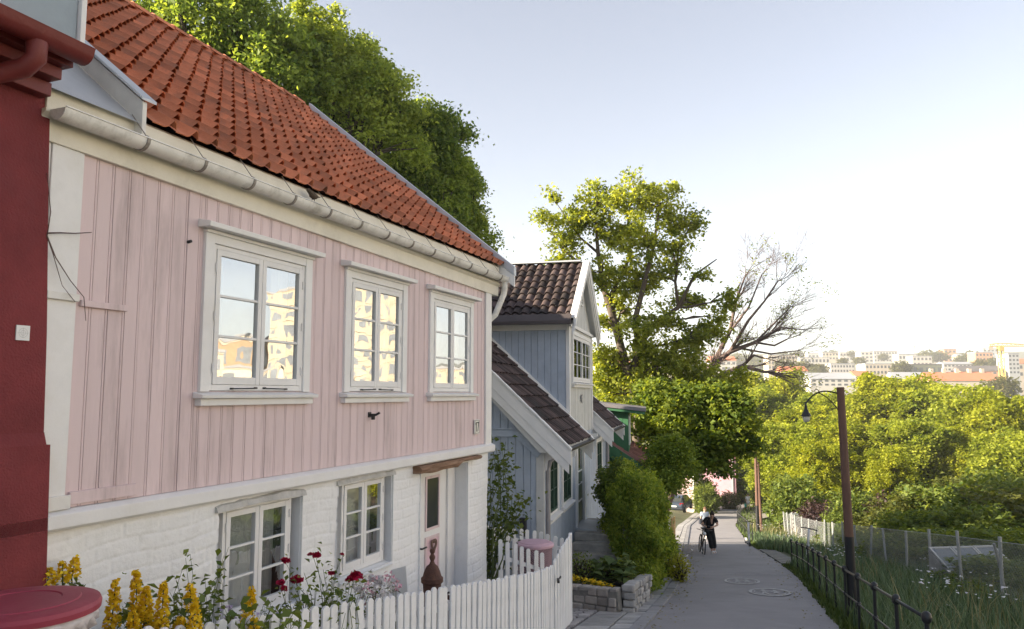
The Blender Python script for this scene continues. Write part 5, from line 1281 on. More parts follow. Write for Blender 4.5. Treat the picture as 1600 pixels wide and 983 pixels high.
# e-scooters
scw = M('scooter_white', (.7, .7, .7), .4, .05, 6); scd = M('scooter_dark', (.02, .02, .025), .5, .15, 8); scy = M('scooter_yellow', (.7, .5, .03), .5, .05, 6)
def scooter(label, pos, rz, tilt=0.0, yellow=False):
    t = thing('kick_scooter', label, 'scooter', pos); t.rotation_euler = (tilt, 0, rz); p = Vector(pos)
    b = MB(); b.hexa([p + Vector(q) for q in ((-.45, -.075, .10), (.3, -.075, .10), (.3, .075, .10), (-.45, .075, .10), (-.45, -.07, .17), (.3, -.07, .17), (.3, .07, .17), (-.45, .07, .17))]); b.build('deck', scd, t, bevel=.015)
    b = MB(); b.tube([p + Vector((.28, 0, .15)), p + Vector((.44, 0, .28)), p + Vector((.40, 0, .6))], .045, 10); b.tube([p + Vector((.43, 0, .25)), p + Vector((.33, 0, 1.12))], .04, 10); b.build('stem', scw, t, smooth=True)
    b = MB(); b.tube([p + Vector((.33, -.27, 1.13)), p + Vector((.32, -.1, 1.15)), p + Vector((.32, .1, 1.15)), p + Vector((.33, .27, 1.13))], .02, 8); b.build('handlebar', scd, t)
    for x in (-.5, .5):
        b = MB(); ax = Matrix.Rotation(PI / 2, 3, 'X'); b.lathe(p + Vector((x, 0, .12)), [(.05, -.03), (.11, -.035), (.125, 0), (.11, .035), (.05, .03)], 18, axis=ax); b.build('wheel', scd, t, smooth=True)
    b = MB(); pts = [p + Vector((-.5 + .15 * math.cos(a), 0, .12 + .15 * math.sin(a))) for a in (.3, .8, 1.4, 2.0, 2.6)]
    for a, c in zip(pts[:-1], pts[1:]): b.beam(a, c, .09, .012)
    b.build('mudguard', scy if yellow else scw, t)
    return t
s1 = at(1164, 846, 37.5); s1.z = float(R(37.5)); s1.x = float(xr(37.5)) - .2; s1.z += .02
scooter('white and black kick scooter parked upright at the road edge', s1, math.radians(-97))
s2 = at(1256, 850, 27); s2.z = gz(s2.x, s2.y)
sc2 = scooter('white kick scooter with yellow guard half hidden in the tall verge grass', s2, math.radians(60), .12, True)

# garden things beyond the wire fence
whm = M('weathered_white_frame', (.46, .46, .45), .6, .08, 5); pane_m = M('greenhouse_pane', (.20, .22, .24), .12, .15, 1.5, spec=.6)
def cold_frame(label, c, rz, L, Wd, h0, h1, opening=False):
    f = Fr((c[0], c[1]), rz); z = gz(c[0], c[1]); t = thing('cold_frame', label, 'cold frame', (c[0], c[1], z))
    b = MB(f); b.prism([(0, z - .1), (Wd, z - .1), (Wd, z + h1 - .03), (0, z + h0 - .03)], 0, L); b.build('box', M('cold_frame_box', (.3, .29, .28), .8, .2, 4), t)
    n = 3; w_ = L / n; sl2 = (h1 - h0) / Wd
    for k in range(n):
        b = MB(f); a, c2 = k * w_ + .01, (k + 1) * w_ - .01
        def pr(s0, s1, t0, t1, dz): b.prism([(t0, z + h0 + sl2 * t0 + dz), (t1, z + h0 + sl2 * t1 + dz), (t1, z + h0 + sl2 * t1 + dz + .04), (t0, z + h0 + sl2 * t0 + dz + .04)], s0, s1)
        pr(a, a + .05, 0, Wd, 0); pr(c2 - .05, c2, 0, Wd, 0); pr(a + .05, c2 - .05, 0, .05, -.002); pr(a + .05, c2 - .05, Wd - .05, Wd, -.002); pr(a + .05, c2 - .05, Wd / 2 - .02, Wd / 2 + .02, -.002)
        sh = b.build('sash', whm, t)
        b = MB(f); b.prism([(.05, z + h0 + sl2 * .05 + .01), (Wd - .05, z + h0 + sl2 * (Wd - .05) + .01), (Wd - .05, z + h0 + sl2 * (Wd - .05) + .02), (.05, z + h0 + sl2 * .05 + .02)], a + .05, c2 - .05); b.build('pane', room_m if (opening and k == 1) else pane_m, sh)
    return t
q = at(1452, 890, 21.5); cold_frame('large glazed cold frame with white bars behind the wire fence at right', (q.x, q.y), math.radians(82), 2.0, 1.5, 1.05, .2)
q = at(1236, 815, 56); cold_frame('small white cold frame with a dark open bay beyond the far fence', (q.x, q.y), math.radians(85), 2.0, 1.1, 1.5, .5, True)
q = at(1313, 815, 58); q.z = gz(q.x, q.y); pa = thing('closed_parasol', 'closed white parasol standing in the gardens left of the lamp post', 'parasol', q)
b = MB(); b.tube([q, q + Vector((0, 0, 2.35))], .025, 6); b.build('pole', whm, pa)
b = MB(); n = 24; prof = [(.05, .55), (.12, .75), (.16, 1.1), (.13, 1.6), (.11, 2.0), (.05, 2.2), (.07, 2.26), (.02, 2.4)]; P = []
for r, z in prof:
    for k in range(n): a = 2 * PI * k / n; P.append(q + Vector((r * (1 + .18 * math.cos(6 * a)) * math.cos(a), r * (1 + .18 * math.cos(6 * a)) * math.sin(a), z)))
b.add(P, [(i * n + k, i * n + (k + 1) % n, (i + 1) * n + (k + 1) % n, (i + 1) * n + k) for i in range(len(prof) - 1) for k in range(n)]); b.build('canopy', M('parasol_cloth', (.75, .75, .7), .8, .05, 5), pa, smooth=True)
q = at(1353, 800, 60); q.z = gz(q.x, q.y); ar = thing('garden_table', 'white garden frame with trestle legs standing among the bushes', 'table', q)
b = MB(); b.box(q.x - .45, q.x + .45, q.y - .3, q.y + .3, q.z + 1.55, q.z + 1.65); b.build('top', whm, ar)
for dx in (-.32, .32): b = MB(); b.beam(q + Vector((dx * 1.4, 0, 0)), q + Vector((dx * .7, 0, 1.55)), .07, .07, up=(0, 1, 0)); b.build('leg', whm, ar)
# sunlit lane beyond the far fence and small shed
b = MB(); pts = [(30, 84), (46, 92), (52, 104), (33, 100)]; b.add([(x, y, gz(x, y) + .12) for x, y in pts], [(0, 1, 2, 3)]); tag(b.build('lane', M('pale_lane', (.45, .38, .33), .9, .1, 1)), kind='structure')
# boards and post on the left side beyond the hedge
q = Vector((5.75, 29.2, 0)); q.z = gz(5.75, 29.2)
b = MB(); b.box(float(xl(28)) - .78, float(xl(28)) - .6, 27.9, 28.1, float(R(28)) - .1, float(R(28)) + 1.25); tag(b.build('gate_post', white_old, bevel=.02), 'white painted gate post at the pavement before the parked car', 'post')
gb = thing('board_fence', 'yellowish wooden board fence in front of the parked car', 'fence', (float(xl(36)) - .62, 36, float(R(36))))
b = MB()
for k in range(26):
    y = 31 + k * .3; x = float(xl(y)) - .62; z = float(R(y)); b.hexa([(x, y, z - .1), (x + .03, y, z - .1), (x + .03 + .06, y + .27, z - .1), (x + .06, y + .27, z - .1), (x, y, z + 1.35), (x + .03, y, z + 1.35), (x + .09, y + .27, z + 1.32), (x + .06, y + .27, z + 1.32)], rnd.random())
b.build('boards', M('yellow_wood', (.42, .27, .1), .7, .15, 4, tint=.2), gb)

# ------------------------------------------------------------------ verge grass and flowers
def grass(name, n, fn, hmin, hmax, mat, wd=.012, seed=1, lean=.35):
    rs = np.random.RandomState(seed); P = fn(n, rs); n = len(P); h = hmin + (hmax - hmin) * rs.rand(n) ** 1.5
    a = rs.rand(n) * 2 * PI; ln = lean * (.2 + rs.rand(n)) * h; dx, dy = np.cos(a), np.sin(a); wv = wd * (.6 + .8 * rs.rand(n)) * (1 + P[:, 1] / 30)
    sx, sy = -dy * wv, dx * wv
    mid = P + np.stack([dx * ln * .3, dy * ln * .3, h * .6], 1); top = P + np.stack([dx * ln * 1.2, dy * ln * 1.2, h], 1); s = np.stack([sx, sy, 0 * sx], 1)
    V = np.stack([P - s, P + s, mid + s * .7, mid - s * .7, top], 1).reshape(-1, 3); k = np.arange(n) * 5
    Fq = np.concatenate([np.stack([k, k + 1, k + 2, k + 3], 1), np.stack([k + 3, k + 2, k + 4, k + 4], 1)])
    # second face is a triangle: write it as a thin quad
    V2 = np.concatenate([V, top + s * .05]); Fq[n:, 3] = np.arange(n) + 5 * n; Fq[n:] = np.stack([k + 3, k + 2, np.arange(n) + 5 * n, k + 4], 1)
    ti = np.clip(.5 + .3 * rs.normal(size=n), 0, 1)
    return tag(np_obj(name, V2, Fq, mat, None, np.concatenate([ti, ti])), kind='stuff')
gm1 = leaf_mat('grass_blue', (.06, .10, .05), (.16, .22, .12), .3, (1.2, 1.2, .8)); gm2 = leaf_mat('grass_straw', (.17, .16, .07), (.3, .27, .14), .3, (1, 1, .7)); gm3 = leaf_mat('grass_deep', (.04, .07, .02), (.11, .15, .04), .3)
def band(y0, y1, d0, d1, pw=1.0, cl=0):
    def f(n, rs):
        y = y0 + (y1 - y0) * rs.rand(n) ** pw; x = xr(y) + d0 + (d1 - d0) * rs.rand(n)
        if cl: 
            k = np.sin(x * 2.1 + 1) * np.sin(y * 1.3) + .5 * np.sin(x * 4.3) * np.sin(y * 3.7); m = k > cl; x, y = x[m], y[m]
        m = ~((y > 24.6) & (y < 34) & (x < xr(y) + 1.2)); x, y = x[m], y[m]
        return np.stack([x, y, zg(x, y) + .0], 1)
    return f
grass('tall_grass', 26000, band(7, 45, .2, 5.0, 1.3), .15, .62, gm1, .010, 1)
grass('low_grass', 30000, band(7, 95, .05, 9, 1.3), .1, .35, gm3, .014, 2)
grass('dry_grass', 4500, band(7, 60, .5, 7, 1.2, .2), .35, .95, gm2, .006, 3, .5)
grass('garden_grass', 30000, band(16, 95, 5, 34, 1.0), .1, .4, gm3, .03, 4)
grass('edge_weeds', 5000, band(7, 40, -.03, .2, 1.3), .04, .16, gm3, .01, 5)
def fl(n, rs):
    y = 12 + 45 * rs.rand(n); x = xr(y) + 1 + 6.2 * rs.rand(n); k = np.sin(x * 1.7) * np.sin(y * .9 + 1); m = k > .45; x, y = x[m], y[m]; return np.stack([x, y, zg(x, y) + .45 + .3 * rs.rand(len(x))], 1)
rs = np.random.RandomState(77); P = fl(2600, rs); V, Fq = leaf_quads(P, .075 * (.6 + .8 * rs.rand(len(P))), .8, 1.0, rs)
tag(np_obj('wild_flowers', V, Fq, white_pet, None, rs.rand(len(P))), kind='stuff')

# leaf litter along the gutter
rs = np.random.RandomState(5); n = 700; yy = 6 + 34 * rs.rand(n) ** 1.2; xx = np.where(rs.rand(n) < .7, xl(yy) - .1 + .5 * np.abs(rs.normal(size=n)) * .6, xr(yy) - .35 * np.abs(rs.normal(size=n)))
P = np.stack([xx, yy, R(yy) + .028 + .014 * rs.rand(n)], 1); V, Fq = leaf_quads(P, .05 * (.5 + rs.rand(n)), .9, .6, rs)
tag(np_obj('leaf_litter', V, Fq, leaf_mat('leaf_litter', (.12, .09, .03), (.3, .26, .1), .2), None, rs.rand(n)), kind='stuff')
# ================================================================== trees
bark = M('bark', (.10, .078, .06), .95, .3, 5, .8, 25, stretch=(1, 1, .25)); bark_d = M('bark_dark', (.055, .045, .035), .95, .3, 5, .8, 25, stretch=(1, 1, .25))
lf_hill = leaf_mat('leaf_hill', (.09, .155, .038), (.28, .36, .085), .55, (1.8, 1.6, .6))
lf_hill2 = leaf_mat('leaf_hill_light', (.13, .20, .045), (.35, .42, .10), .55, (1.8, 1.6, .6))
lf_ash = leaf_mat('leaf_ash', (.12, .165, .035), (.35, .39, .075), .55, (1.9, 1.7, .5))
lf_val = leaf_mat('leaf_valley', (.17, .21, .018), (.45, .46, .045), .5, (1.55, 1.5, .5))
lf_val2 = leaf_mat('leaf_valley_green', (.13, .175, .02), (.38, .41, .055), .5, (1.5, 1.5, .5))
lf_maple = leaf_mat('leaf_maple', (.08, .135, .025), (.24, .30, .06), .5, (1.7, 1.5, .5))
lf_bush = leaf_mat('leaf_bush', (.08, .13, .03), (.23, .28, .065), .45)
def lobe(px, py, rpx, Y, sz=.9, dy=1.0):
    c = at(px, py, Y); r = rpx * Y / FPX; return ((c.x, c.y, c.z), (r, r * dy, r * sz))
def ground_at(x, y): return (x, y, gz(x, y))
HG = 'leafy trees on the slope behind the houses'
def htree(label, bx, by, fk, lobes, mat, seed, clumps, per, leaf, cr, **k):
    return make_tree('hill_tree', label, 'tree', ground_at(bx, by), fk, lobes, mat, bark_d, int(clumps * 1.25), per, leaf, cr * .85, .3, group=HG, seed=seed, sats=4, **k)
htree('dark leafy tree above the ridge of the red tiled roof, leftmost on the slope', -10, 26, (-10, 26, 9),
      [lobe(330, 55, 95, 26), lobe(260, 20, 45, 26), lobe(400, 40, 60, 25.5), lobe(430, 110, 80, 26), lobe(340, 120, 80, 26.5)], lf_hill, 3, 270, 105, .17, .62, up=.15, droop=.3)
htree('tall bright leafy tree rising to the highest tip behind the red roof', -6.8, 28, (-7, 28, 7),
      [lobe(480, 75, 48, 28), lobe(500, 45, 40, 28), lobe(535, 130, 72, 28), lobe(585, 150, 52, 27.5), lobe(520, 200, 75, 28), lobe(600, 210, 60, 28), lobe(470, 150, 60, 28.5), lobe(560, 95, 34, 28)], lf_hill2, 5, 360, 110, .15, .55, up=.15)
htree('mid green leafy tree behind the right half of the red roof', -4.6, 31, (-5.0, 31, 5),
      [lobe(640, 240, 62, 31), lobe(690, 215, 42, 31), lobe(655, 190, 30, 31), lobe(690, 280, 50, 31), lobe(620, 300, 60, 31), lobe(670, 320, 55, 31)], lf_hill, 8, 300, 105, .16, .55, up=.15, droop=.4)
htree('pale green feathery tree lowest on the slope above the roof end', -2.6, 33, (-2.8, 33, 3),
      [lobe(705, 330, 45, 33), lobe(725, 290, 26, 33), lobe(735, 370, 34, 33), lobe(690, 385, 48, 33), lobe(748, 395, 18, 33), lobe(715, 265, 20, 33)], lf_hill2, 11, 230, 100, .15, .5, up=.15, droop=.6)
# the tall ash-like tree over the road, an open crown
def ash():
    Y = 36; P = lambda px, py, d=0: at(px, py, Y + d)
    base = Vector(ground_at(6.6, 36.4)); fork = P(992, 600)
    lobes = []
    for (px, py, r, d) in ((935, 318, 40, 0), (905, 345, 36, 1), (865, 308, 16, 0), (852, 345, 24, 0), (985, 305, 40, -1), (1030, 318, 42, 0), (1065, 350, 34, 0), (1085, 352, 18, .5), (960, 365, 42, 1), (1010, 375, 44, -1), (1050, 395, 30, 0), (880, 380, 26, 0), (895, 412, 28, 0), (868, 412, 14, 0), (940, 425, 36, -1), (985, 440, 40, 1), (1035, 430, 32, 0), (950, 500, 30, 1), (990, 510, 30, -1), (1035, 500, 32, 0), (1075, 470, 30, 1), (1100, 430, 16, 0), (940, 560, 34, 0), (1000, 565, 40, 1), (1060, 555, 42, 0), (1110, 520, 30, 0), (1125, 490, 20, 0), (1140, 468, 22, 0), (1100, 590, 36, 0), (960, 600, 40, 1), (950, 575, 34, 1), (1000, 600, 38, 0), (1035, 590, 42, -.5), (1080, 590, 40, 0), (1120, 605, 36, 0), (1150, 590, 26, .5), (1080, 520, 30, 0), (1020, 540, 34, -.5), (970, 470, 26, .5), (1060, 620, 36, -1)):
        lobes.append(lobe(px, py, r, Y + d, .75))
    tr = []
    def limb(pts, r): tr.append(([P(px, py, d) for px, py, d in pts], [q * .8 for q in r]))
    limb(((1000, 640, 0), (978, 575, 0), (962, 510, .3), (945, 455, .5), (935, 400, .5), (930, 340, .3)), [.30, .26, .23, .19, .13, .06])
    limb(((985, 590, 0), (1000, 545, 0), (992, 500, -.5), (1005, 450, -.5), (1020, 390, -.5), (1030, 330, -.3)), [.22, .2, .17, .14, .1, .05])
    limb(((998, 540, 0), (1025, 505, 0), (1060, 480, 0), (1085, 430, 0), (1120, 405, 0)), [.17, .15, .12, .08, .03])
    limb(((962, 510, .3), (955, 460, .6), (985, 400, 1), (980, 330, 1)), [.15, .13, .1, .04]); limb(((945, 455, .5), (915, 420, .5), (880, 390, 0), (850, 345, 0)), [.13, .1, .07, .02])
    limb(((940, 400, .5), (905, 370, 1), (870, 318, 0)), [.09, .06, .02]); limb(((1060, 480, 0), (1055, 440, 0), (1060, 390, 0), (1080, 350, 0)), [.1, .08, .06, .02])
    return make_tree('ash_tree', 'tall open crowned tree with sunlit yellow green top beyond the blue dormer', 'tree', tuple(base), tuple(fork), lobes, lf_ash, bark, 680, 62, .18, .42, .30, twigs=200, up=.15, shell=.2, seed=21, trunks=tr)
ash()
# the half bare tree to its right
def bare():
    Y = 39; rr = random.Random(6); base = Vector(ground_at(7.0, 40.0)); t = thing('bare_tree', 'half bare tree with fine leafless branches reaching right against the sky', 'tree', base)
    b = MB(); tipsP = []
    def P(px, py, d=0): return at(px, py, Y + d)
    def grow(p, d, L, r, lev):
        n = 4; q = Vector(p); pts = [q.copy()]; dd = d.copy()
        for i in range(n):
            dd = (dd + Vector((rr.uniform(-.3, .3), rr.uniform(-.3, .3), rr.uniform(-.2, .22))) * .7).normalized(); q = q + dd * L / n; pts.append(q.copy())
        b.tube(pts, [r, r * .85, r * .7, r * .55, r * .42], 5 if r > .03 else 4, cap=False)
        if lev <= 0: tipsP.append(pts[-1]); return
        for k in range(4 if lev > 1 else rr.choice((3, 3, 4))):
            i = rr.randint(1, 4); s = (dd + Vector((rr.uniform(-1, 1), rr.uniform(-1, 1), rr.uniform(-.5, .9))) * .75).normalized(); grow(pts[i], s, L * rr.uniform(.55, .85), max(.005, r * .45), lev - 1)
    limbs = [([(1085, 660, 0), (1092, 600, 0), (1110, 575, 0), (1140, 550, 0), (1180, 535, 0), (1205, 520, 0)], [.2, .18, .15, .12, .09, .06], 3),
             ([(1100, 590, 0), (1118, 560, .3), (1140, 520, .5), (1150, 470, .5), (1165, 430, .5)], [.15, .12, .09, .07, .04], 3),
             ([(1140, 550, 0), (1170, 500, -.4), (1195, 470, -.4), (1215, 440, -.4)], [.09, .07, .05, .04], 3),
             ([(1180, 535, 0), (1210, 540, 0), (1230, 530, 0)], [.06, .05, .04], 3),
             ([(1180, 535, 0), (1220, 512, -.5), (1255, 515, -.5)], [.06, .045, .025], 3), ([(1160, 545, 0), (1205, 553, .4), (1246, 548, .4)], [.06, .04, .025], 3),
             ([(1128, 535, .4), (1170, 480, .2), (1190, 430, .2)], [.07, .05, .03], 3),
             ([(1180, 535, 0), (1215, 500, .5), (1235, 480, .5)], [.06, .045, .03], 3),
             ([(1105, 605, -.5), (1130, 585, -1), (1160, 572, -1.2), (1190, 580, -1.4), (1198, 582, -1.4)], [.15, .13, .11, .08, .06], 2),
             ([(1160, 572, -1.2), (1178, 555, -1.3), (1195, 560, -1.3)], [.08, .06, .04], 2)]
    for pts, r, lev in limbs:
        q = [P(*c) for c in pts]; b.tube(q, r, 8)
        for i in range(2, len(q)):
            for _ in range(4):
                d0 = (q[i] - q[i - 1]).normalized(); grow(q[i], (d0 + Vector((rr.uniform(-.6, .9), rr.uniform(-.6, .6), rr.uniform(-.5, .6))) * .75).normalized(), rr.uniform(.9, 1.7), r[i] * .45, lev - (0 if i > 2 else 1))
    b.tube([base - Vector((0, 0, .3)), base.lerp(P(1085, 660), .5) + Vector((.1, 0, 0)), P(1085, 662)], [.3, .24, .2], 10)
    b.build('trunk', M('bark_grey', (.15, .11, .10), .95, .25, 5, .6, 25), t, smooth=True)
    rs = np.random.RandomState(9); pp_ = np.array([tuple(tipsP[i]) for i in rs.choice(len(tipsP), 60)])
    c = np.repeat(pp_, 12, 0); leafy('leaves', c + rs.normal(size=c.shape) * .18, .14, lf_ash, t, .4, .6, rs)
    return t
bare()
make_tree('maple_tree', 'broad leafy tree hanging over the road in front of the bend', 'tree', ground_at(5.9, 33.0), (6.4, 33.2, -3.2),
          [lobe(1030, 618, 34, 33.5), lobe(1060, 645, 46, 32.5), lobe(1100, 640, 46, 32.5), lobe(1140, 665, 38, 32), lobe(1080, 690, 46, 32), lobe(1115, 700, 34, 31.5), lobe(1050, 690, 28, 32), lobe(1030, 665, 26, 33), lobe(1155, 690, 22, 32), lobe(1135, 625, 26, 32)],
          lf_maple, bark_d, 360, 120, .2, .6, .25, seed=33, up=.35, droop=.2, flat=.45, shell=.35)
make_tree('garden_tree', 'small light green tree at the right end of the green house', 'tree', ground_at(4.6, 24.8), (4.8, 25.3, -3.6),
          [lobe(1050, 706, 20, 25.5), lobe(1052, 728, 20, 25.5), lobe(1038, 748, 17, 25), lobe(1052, 690, 11, 25.5), lobe(1026, 722, 9, 25.5)], leaf_mat('leaf_locust', (.12, .19, .03), (.34, .42, .08), .45), bark_d, 220, 120, .1, .38, .1, seed=35, up=.35, flat=.4, shell=.3)

# ---------------------------------------------------------------- valley trees: three prototypes, then copies
VG = 'sunlit trees of the valley park'
def proto(seed, mat, lobes, clumps, per, leaf, cr):
    return make_tree('valley_tree', 'x', 'tree', (0, 0, 0), (0, 0, 4.2), lobes, mat, bark_d, int(clumps * 1.1), per, leaf, cr * .9, .32, group=VG, seed=seed, up=.3, shell=.6, twigs=10, sats=2)
def crown(seed, R_, H0, H1, n):
    rr = random.Random(seed); out = [((0, 0, (H0 + H1) / 2), (R_ * .7, R_ * .7, (H1 - H0) * .45))]
    for k in range(n):
        a = 2 * PI * k / n * 1.0 + rr.uniform(-.4, .4); z = H0 + (H1 - H0) * rr.uniform(.15, .85); rad = R_ * (.68 - .35 * ((z - H0) / (H1 - H0))); s = R_ * rr.uniform(.32, .5)
        out.append(((rad * math.cos(a), rad * math.sin(a), z), (s, s, s * .85)))
    return out
protos = [proto(51, lf_val, crown(1, 5.0, 2.6, 13, 13), 440, 105, .32, .85), proto(52, lf_val2, crown(2, 5.4, 2.2, 11.5, 14), 440, 105, .32, .85), proto(53, lf_val, crown(3, 4.4, 2.4, 14, 12), 420, 105, .32, .8)]
HT = (13.6, 12.2, 14.6)
spots = [ # px, top py, Y, proto, label
 (1215, 570, 118, 0, 'sunlit tree farthest left in the valley, behind the bare branches'),
 (1295, 606, 104, 1, 'sunlit tree in the gap just left of the tall lamp post top'),
 (1372, 573, 96, 2, 'highest crowned sunlit tree right of the tall lamp post'),
 (1418, 578, 112, 0, 'sunlit tree in front of the grey roofed building'),
 (1470, 592, 92, 1, 'wide sunlit tree below the long red roof'),
 (1535, 600, 86, 0, 'large sunlit tree below the right end of the long red roof'),
 (1600, 610, 92, 2, 'sunlit tree at the right edge of the picture'),
 (1165, 600, 108, 1, 'sunlit tree behind the overhanging limb of the bare tree'),
 (1250, 625, 88, 2, 'sunlit tree behind the hanging lantern'),
 (1335, 645, 80, 0, 'sunlit tree right behind the middle of the tall lamp post'),
 (1425, 650, 76, 1, 'sunlit tree second row below the highest crown'),
 (1510, 660, 74, 2, 'sunlit tree second row at right with open trunk below'),
 (1215, 655, 76, 1, 'sunlit tree low behind the far lamp post'),
 (1280, 680, 68, 0, 'sunlit tree low between the two lamp posts'),
 (1585, 668, 70, 1, 'lower sunlit tree at the right edge in the second row'),
 (1130, 580, 125, 0, 'sunlit tree seen through the crown of the half bare tree'),
 (1060, 575, 120, 2, 'sunlit tree seen through the branches right of the blue dormer'),
 (960, 590, 110, 1, 'sunlit tree glimpsed between the dormer and the tall tree'),
 (1380, 690, 66, 2, 'small sunlit tree above the closed parasol gardens')]
for i, (px, py, Y_, k, lab) in enumerate(spots):
    o = protos[k] if i == [s[3] for s in spots].index(k) else copy_tree(protos[k])
    p = at(px, py, Y_); z = gz(p.x, Y_); s = max(.35, (p.z - z) / HT[k])
    o.location = (p.x, Y_, z); o.scale = (s * rnd.uniform(.95, 1.15), s * rnd.uniform(.95, 1.15), s); o.rotation_euler = (0, 0, rnd.uniform(0, 6.28)); o['label'] = lab
# bushes of the gardens
BG_ = 'bushes of the gardens beyond the wire fence'
bsh = mound('garden_bush', 'x', 'bush', (0, 0, .9), (1.6, 1.6, 1.2), lf_bush, 5200, .2, 61, up=.4, shell=.35, bumps=.25, group=BG_)
bsl = mound('garden_bush', 'x', 'bush', (0, 0, .9), (1.6, 1.6, 1.2), leaf_mat('leaf_bush_light', (.06, .08, .025), (.16, .17, .04), .4), 5200, .2, 62, up=.4, shell=.35, bumps=.25, group=BG_)
bsp = mound('garden_bush', 'x', 'bush', (0, 0, .9), (1.6, 1.6, 1.2), leaf_mat('leaf_purple', (.04, .025, .03), (.1, .06, .06), .3), 3200, .2, 63, up=.4, shell=.35, bumps=.25, group=BG_)
bs = [(1242, 738, 58, 0, 1.15, 'rounded dark bush behind the small white cold frame'), (1222, 776, 58, 0, .5, 'low dark bush right of the far lamp post'), (1275, 778, 50, 2, .7, 'purplish bush right of the small cold frame'),
      (1340, 770, 52, 0, 1.1, 'dark bush behind the closed parasol'), (1388, 760, 50, 2, .8, 'purple leaved bush right of the trestle table'), (1415, 775, 44, 1, 1.2, 'light bush above the middle of the wire fence'),
      (1460, 762, 44, 0, 1.4, 'big dark bush below the open trunk tree'), (1505, 750, 46, 1, 1.5, 'light green bush behind the fence at right'), (1555, 745, 42, 0, 1.7, 'tall dark bush at the right edge of the gardens'),
      (1430, 800, 36, 0, .9, 'low dark bush behind the large cold frame'), (1520, 790, 34, 0, 1.2, 'dark bush just above the large cold frame'), (1375, 800, 40, 1, .8, 'low light bush behind the fence posts mid way'),
      (1310, 800, 44, 0, .7, 'low dark bush left of the tall lamp post'), (1590, 770, 36, 1, 1.5, 'light bush at the far right edge behind the fence'), (1560, 870, 20, 0, .7, 'shaded bush behind the last fence post at right'), (1510, 935, 17.5, 0, .4, 'small shaded bush before the large cold frame'),
      (1110, 756, 86, 0, .6, 'round dark bush in front of the far pink house'), (1094, 742, 86, 0, 1.0, 'tall dark bush between the two pink houses'), (1102, 757, 80, 0, .9, 'low dark hedge by the far garden steps'), (1165, 735, 100, 0, 2.0, 'dark tree bush right of the far pink house'), (1140, 770, 88, 1, .7, 'grassy bush at the wall of the far pink house'), (1195, 735, 92, 0, 1.3, 'dark bush at the sunlit lane')]
bs += [(1395, 838, 30, 0, .7, 'shaded bush behind the fence left of the large cold frame'), (1350, 830, 34, 0, .7, 'shaded bush behind the fence right of the tall lamp post'), (1445, 826, 29, 0, .75, 'shaded bush directly behind the left end of the large cold frame'), (1500, 830, 27, 0, .7, 'shaded bush directly behind the right end of the large cold frame'), (1565, 825, 25, 0, .8, 'shaded bush behind the last fence post near the picture edge'), (1310, 822, 40, 0, .7, 'shaded bush low behind the lamp post and the wire fence')]
seen = set()
for (px, py, Y_, k, s, lab) in bs:
    P_ = (bsh, bsl, bsp)[k]; o = P_ if k not in seen else copy_tree(P_); seen.add(k)
    p = at(px, py, Y_); z = gz(p.x, Y_); top = (p.z - z) / 2.2
    s2 = max(s * .6, min(s * 1.6, top)); o.location = (p.x, Y_, z - .1); o.scale = (s * rnd.uniform(.9, 1.3), s * rnd.uniform(.9, 1.3), s2); o.rotation_euler = (0, 0, rnd.uniform(0, 6.28)); o['label'] = lab
# ================================================================== people, bicycle, car
def skin(name, J, E_, rad, mat, par, sub=2):
    me = bpy.data.meshes.new(name + '_cage'); me.from_pydata([tuple(v) for v in J], E_, []); o = bpy.data.objects.new(name + '_cage', me); COL.objects.link(o)
    md = o.modifiers.new('skin', 'SKIN'); md.use_smooth_shade = True
    for i, r in enumerate(rad):
        r = r if isinstance(r, tuple) else (r, r); me.skin_vertices[0].data[i].radius = r
    me.skin_vertices[0].data[0].use_root = True
    s = o.modifiers.new('sub', 'SUBSURF'); s.levels = sub; s.render_levels = sub
    dg = bpy.context.evaluated_depsgraph_get(); dg.update(); m2 = bpy.data.meshes.new_from_object(o.evaluated_get(dg)); bpy.data.objects.remove(o); bpy.data.meshes.remove(me)
    m2.name = name; m2.materials.clear()
    r = link_mesh(m2, name, mat, None, True)
    if par is not None: r.parent = par
    return r
skin_m = M('skin', (.55, .34, .25), .55, .05, 10); hair_m = M('dark_hair', (.03, .02, .017), .6, .2, 40); brown_hair = M('brown_hair', (.11, .06, .035), .6, .2, 40)
blk_cloth = M('black_cloth', (.014, .014, .016), .85, .2, 12); blue_cloth = M('light_blue_cloth', (.38, .45, .56), .85, .08, 12); wht_cloth = M('white_cloth', (.72, .72, .74), .85, .05, 12); shoe_m = M('white_shoes', (.75, .75, .74), .6, .05, 20); navy = M('navy_cloth', (.03, .035, .05), .85, .1, 12)
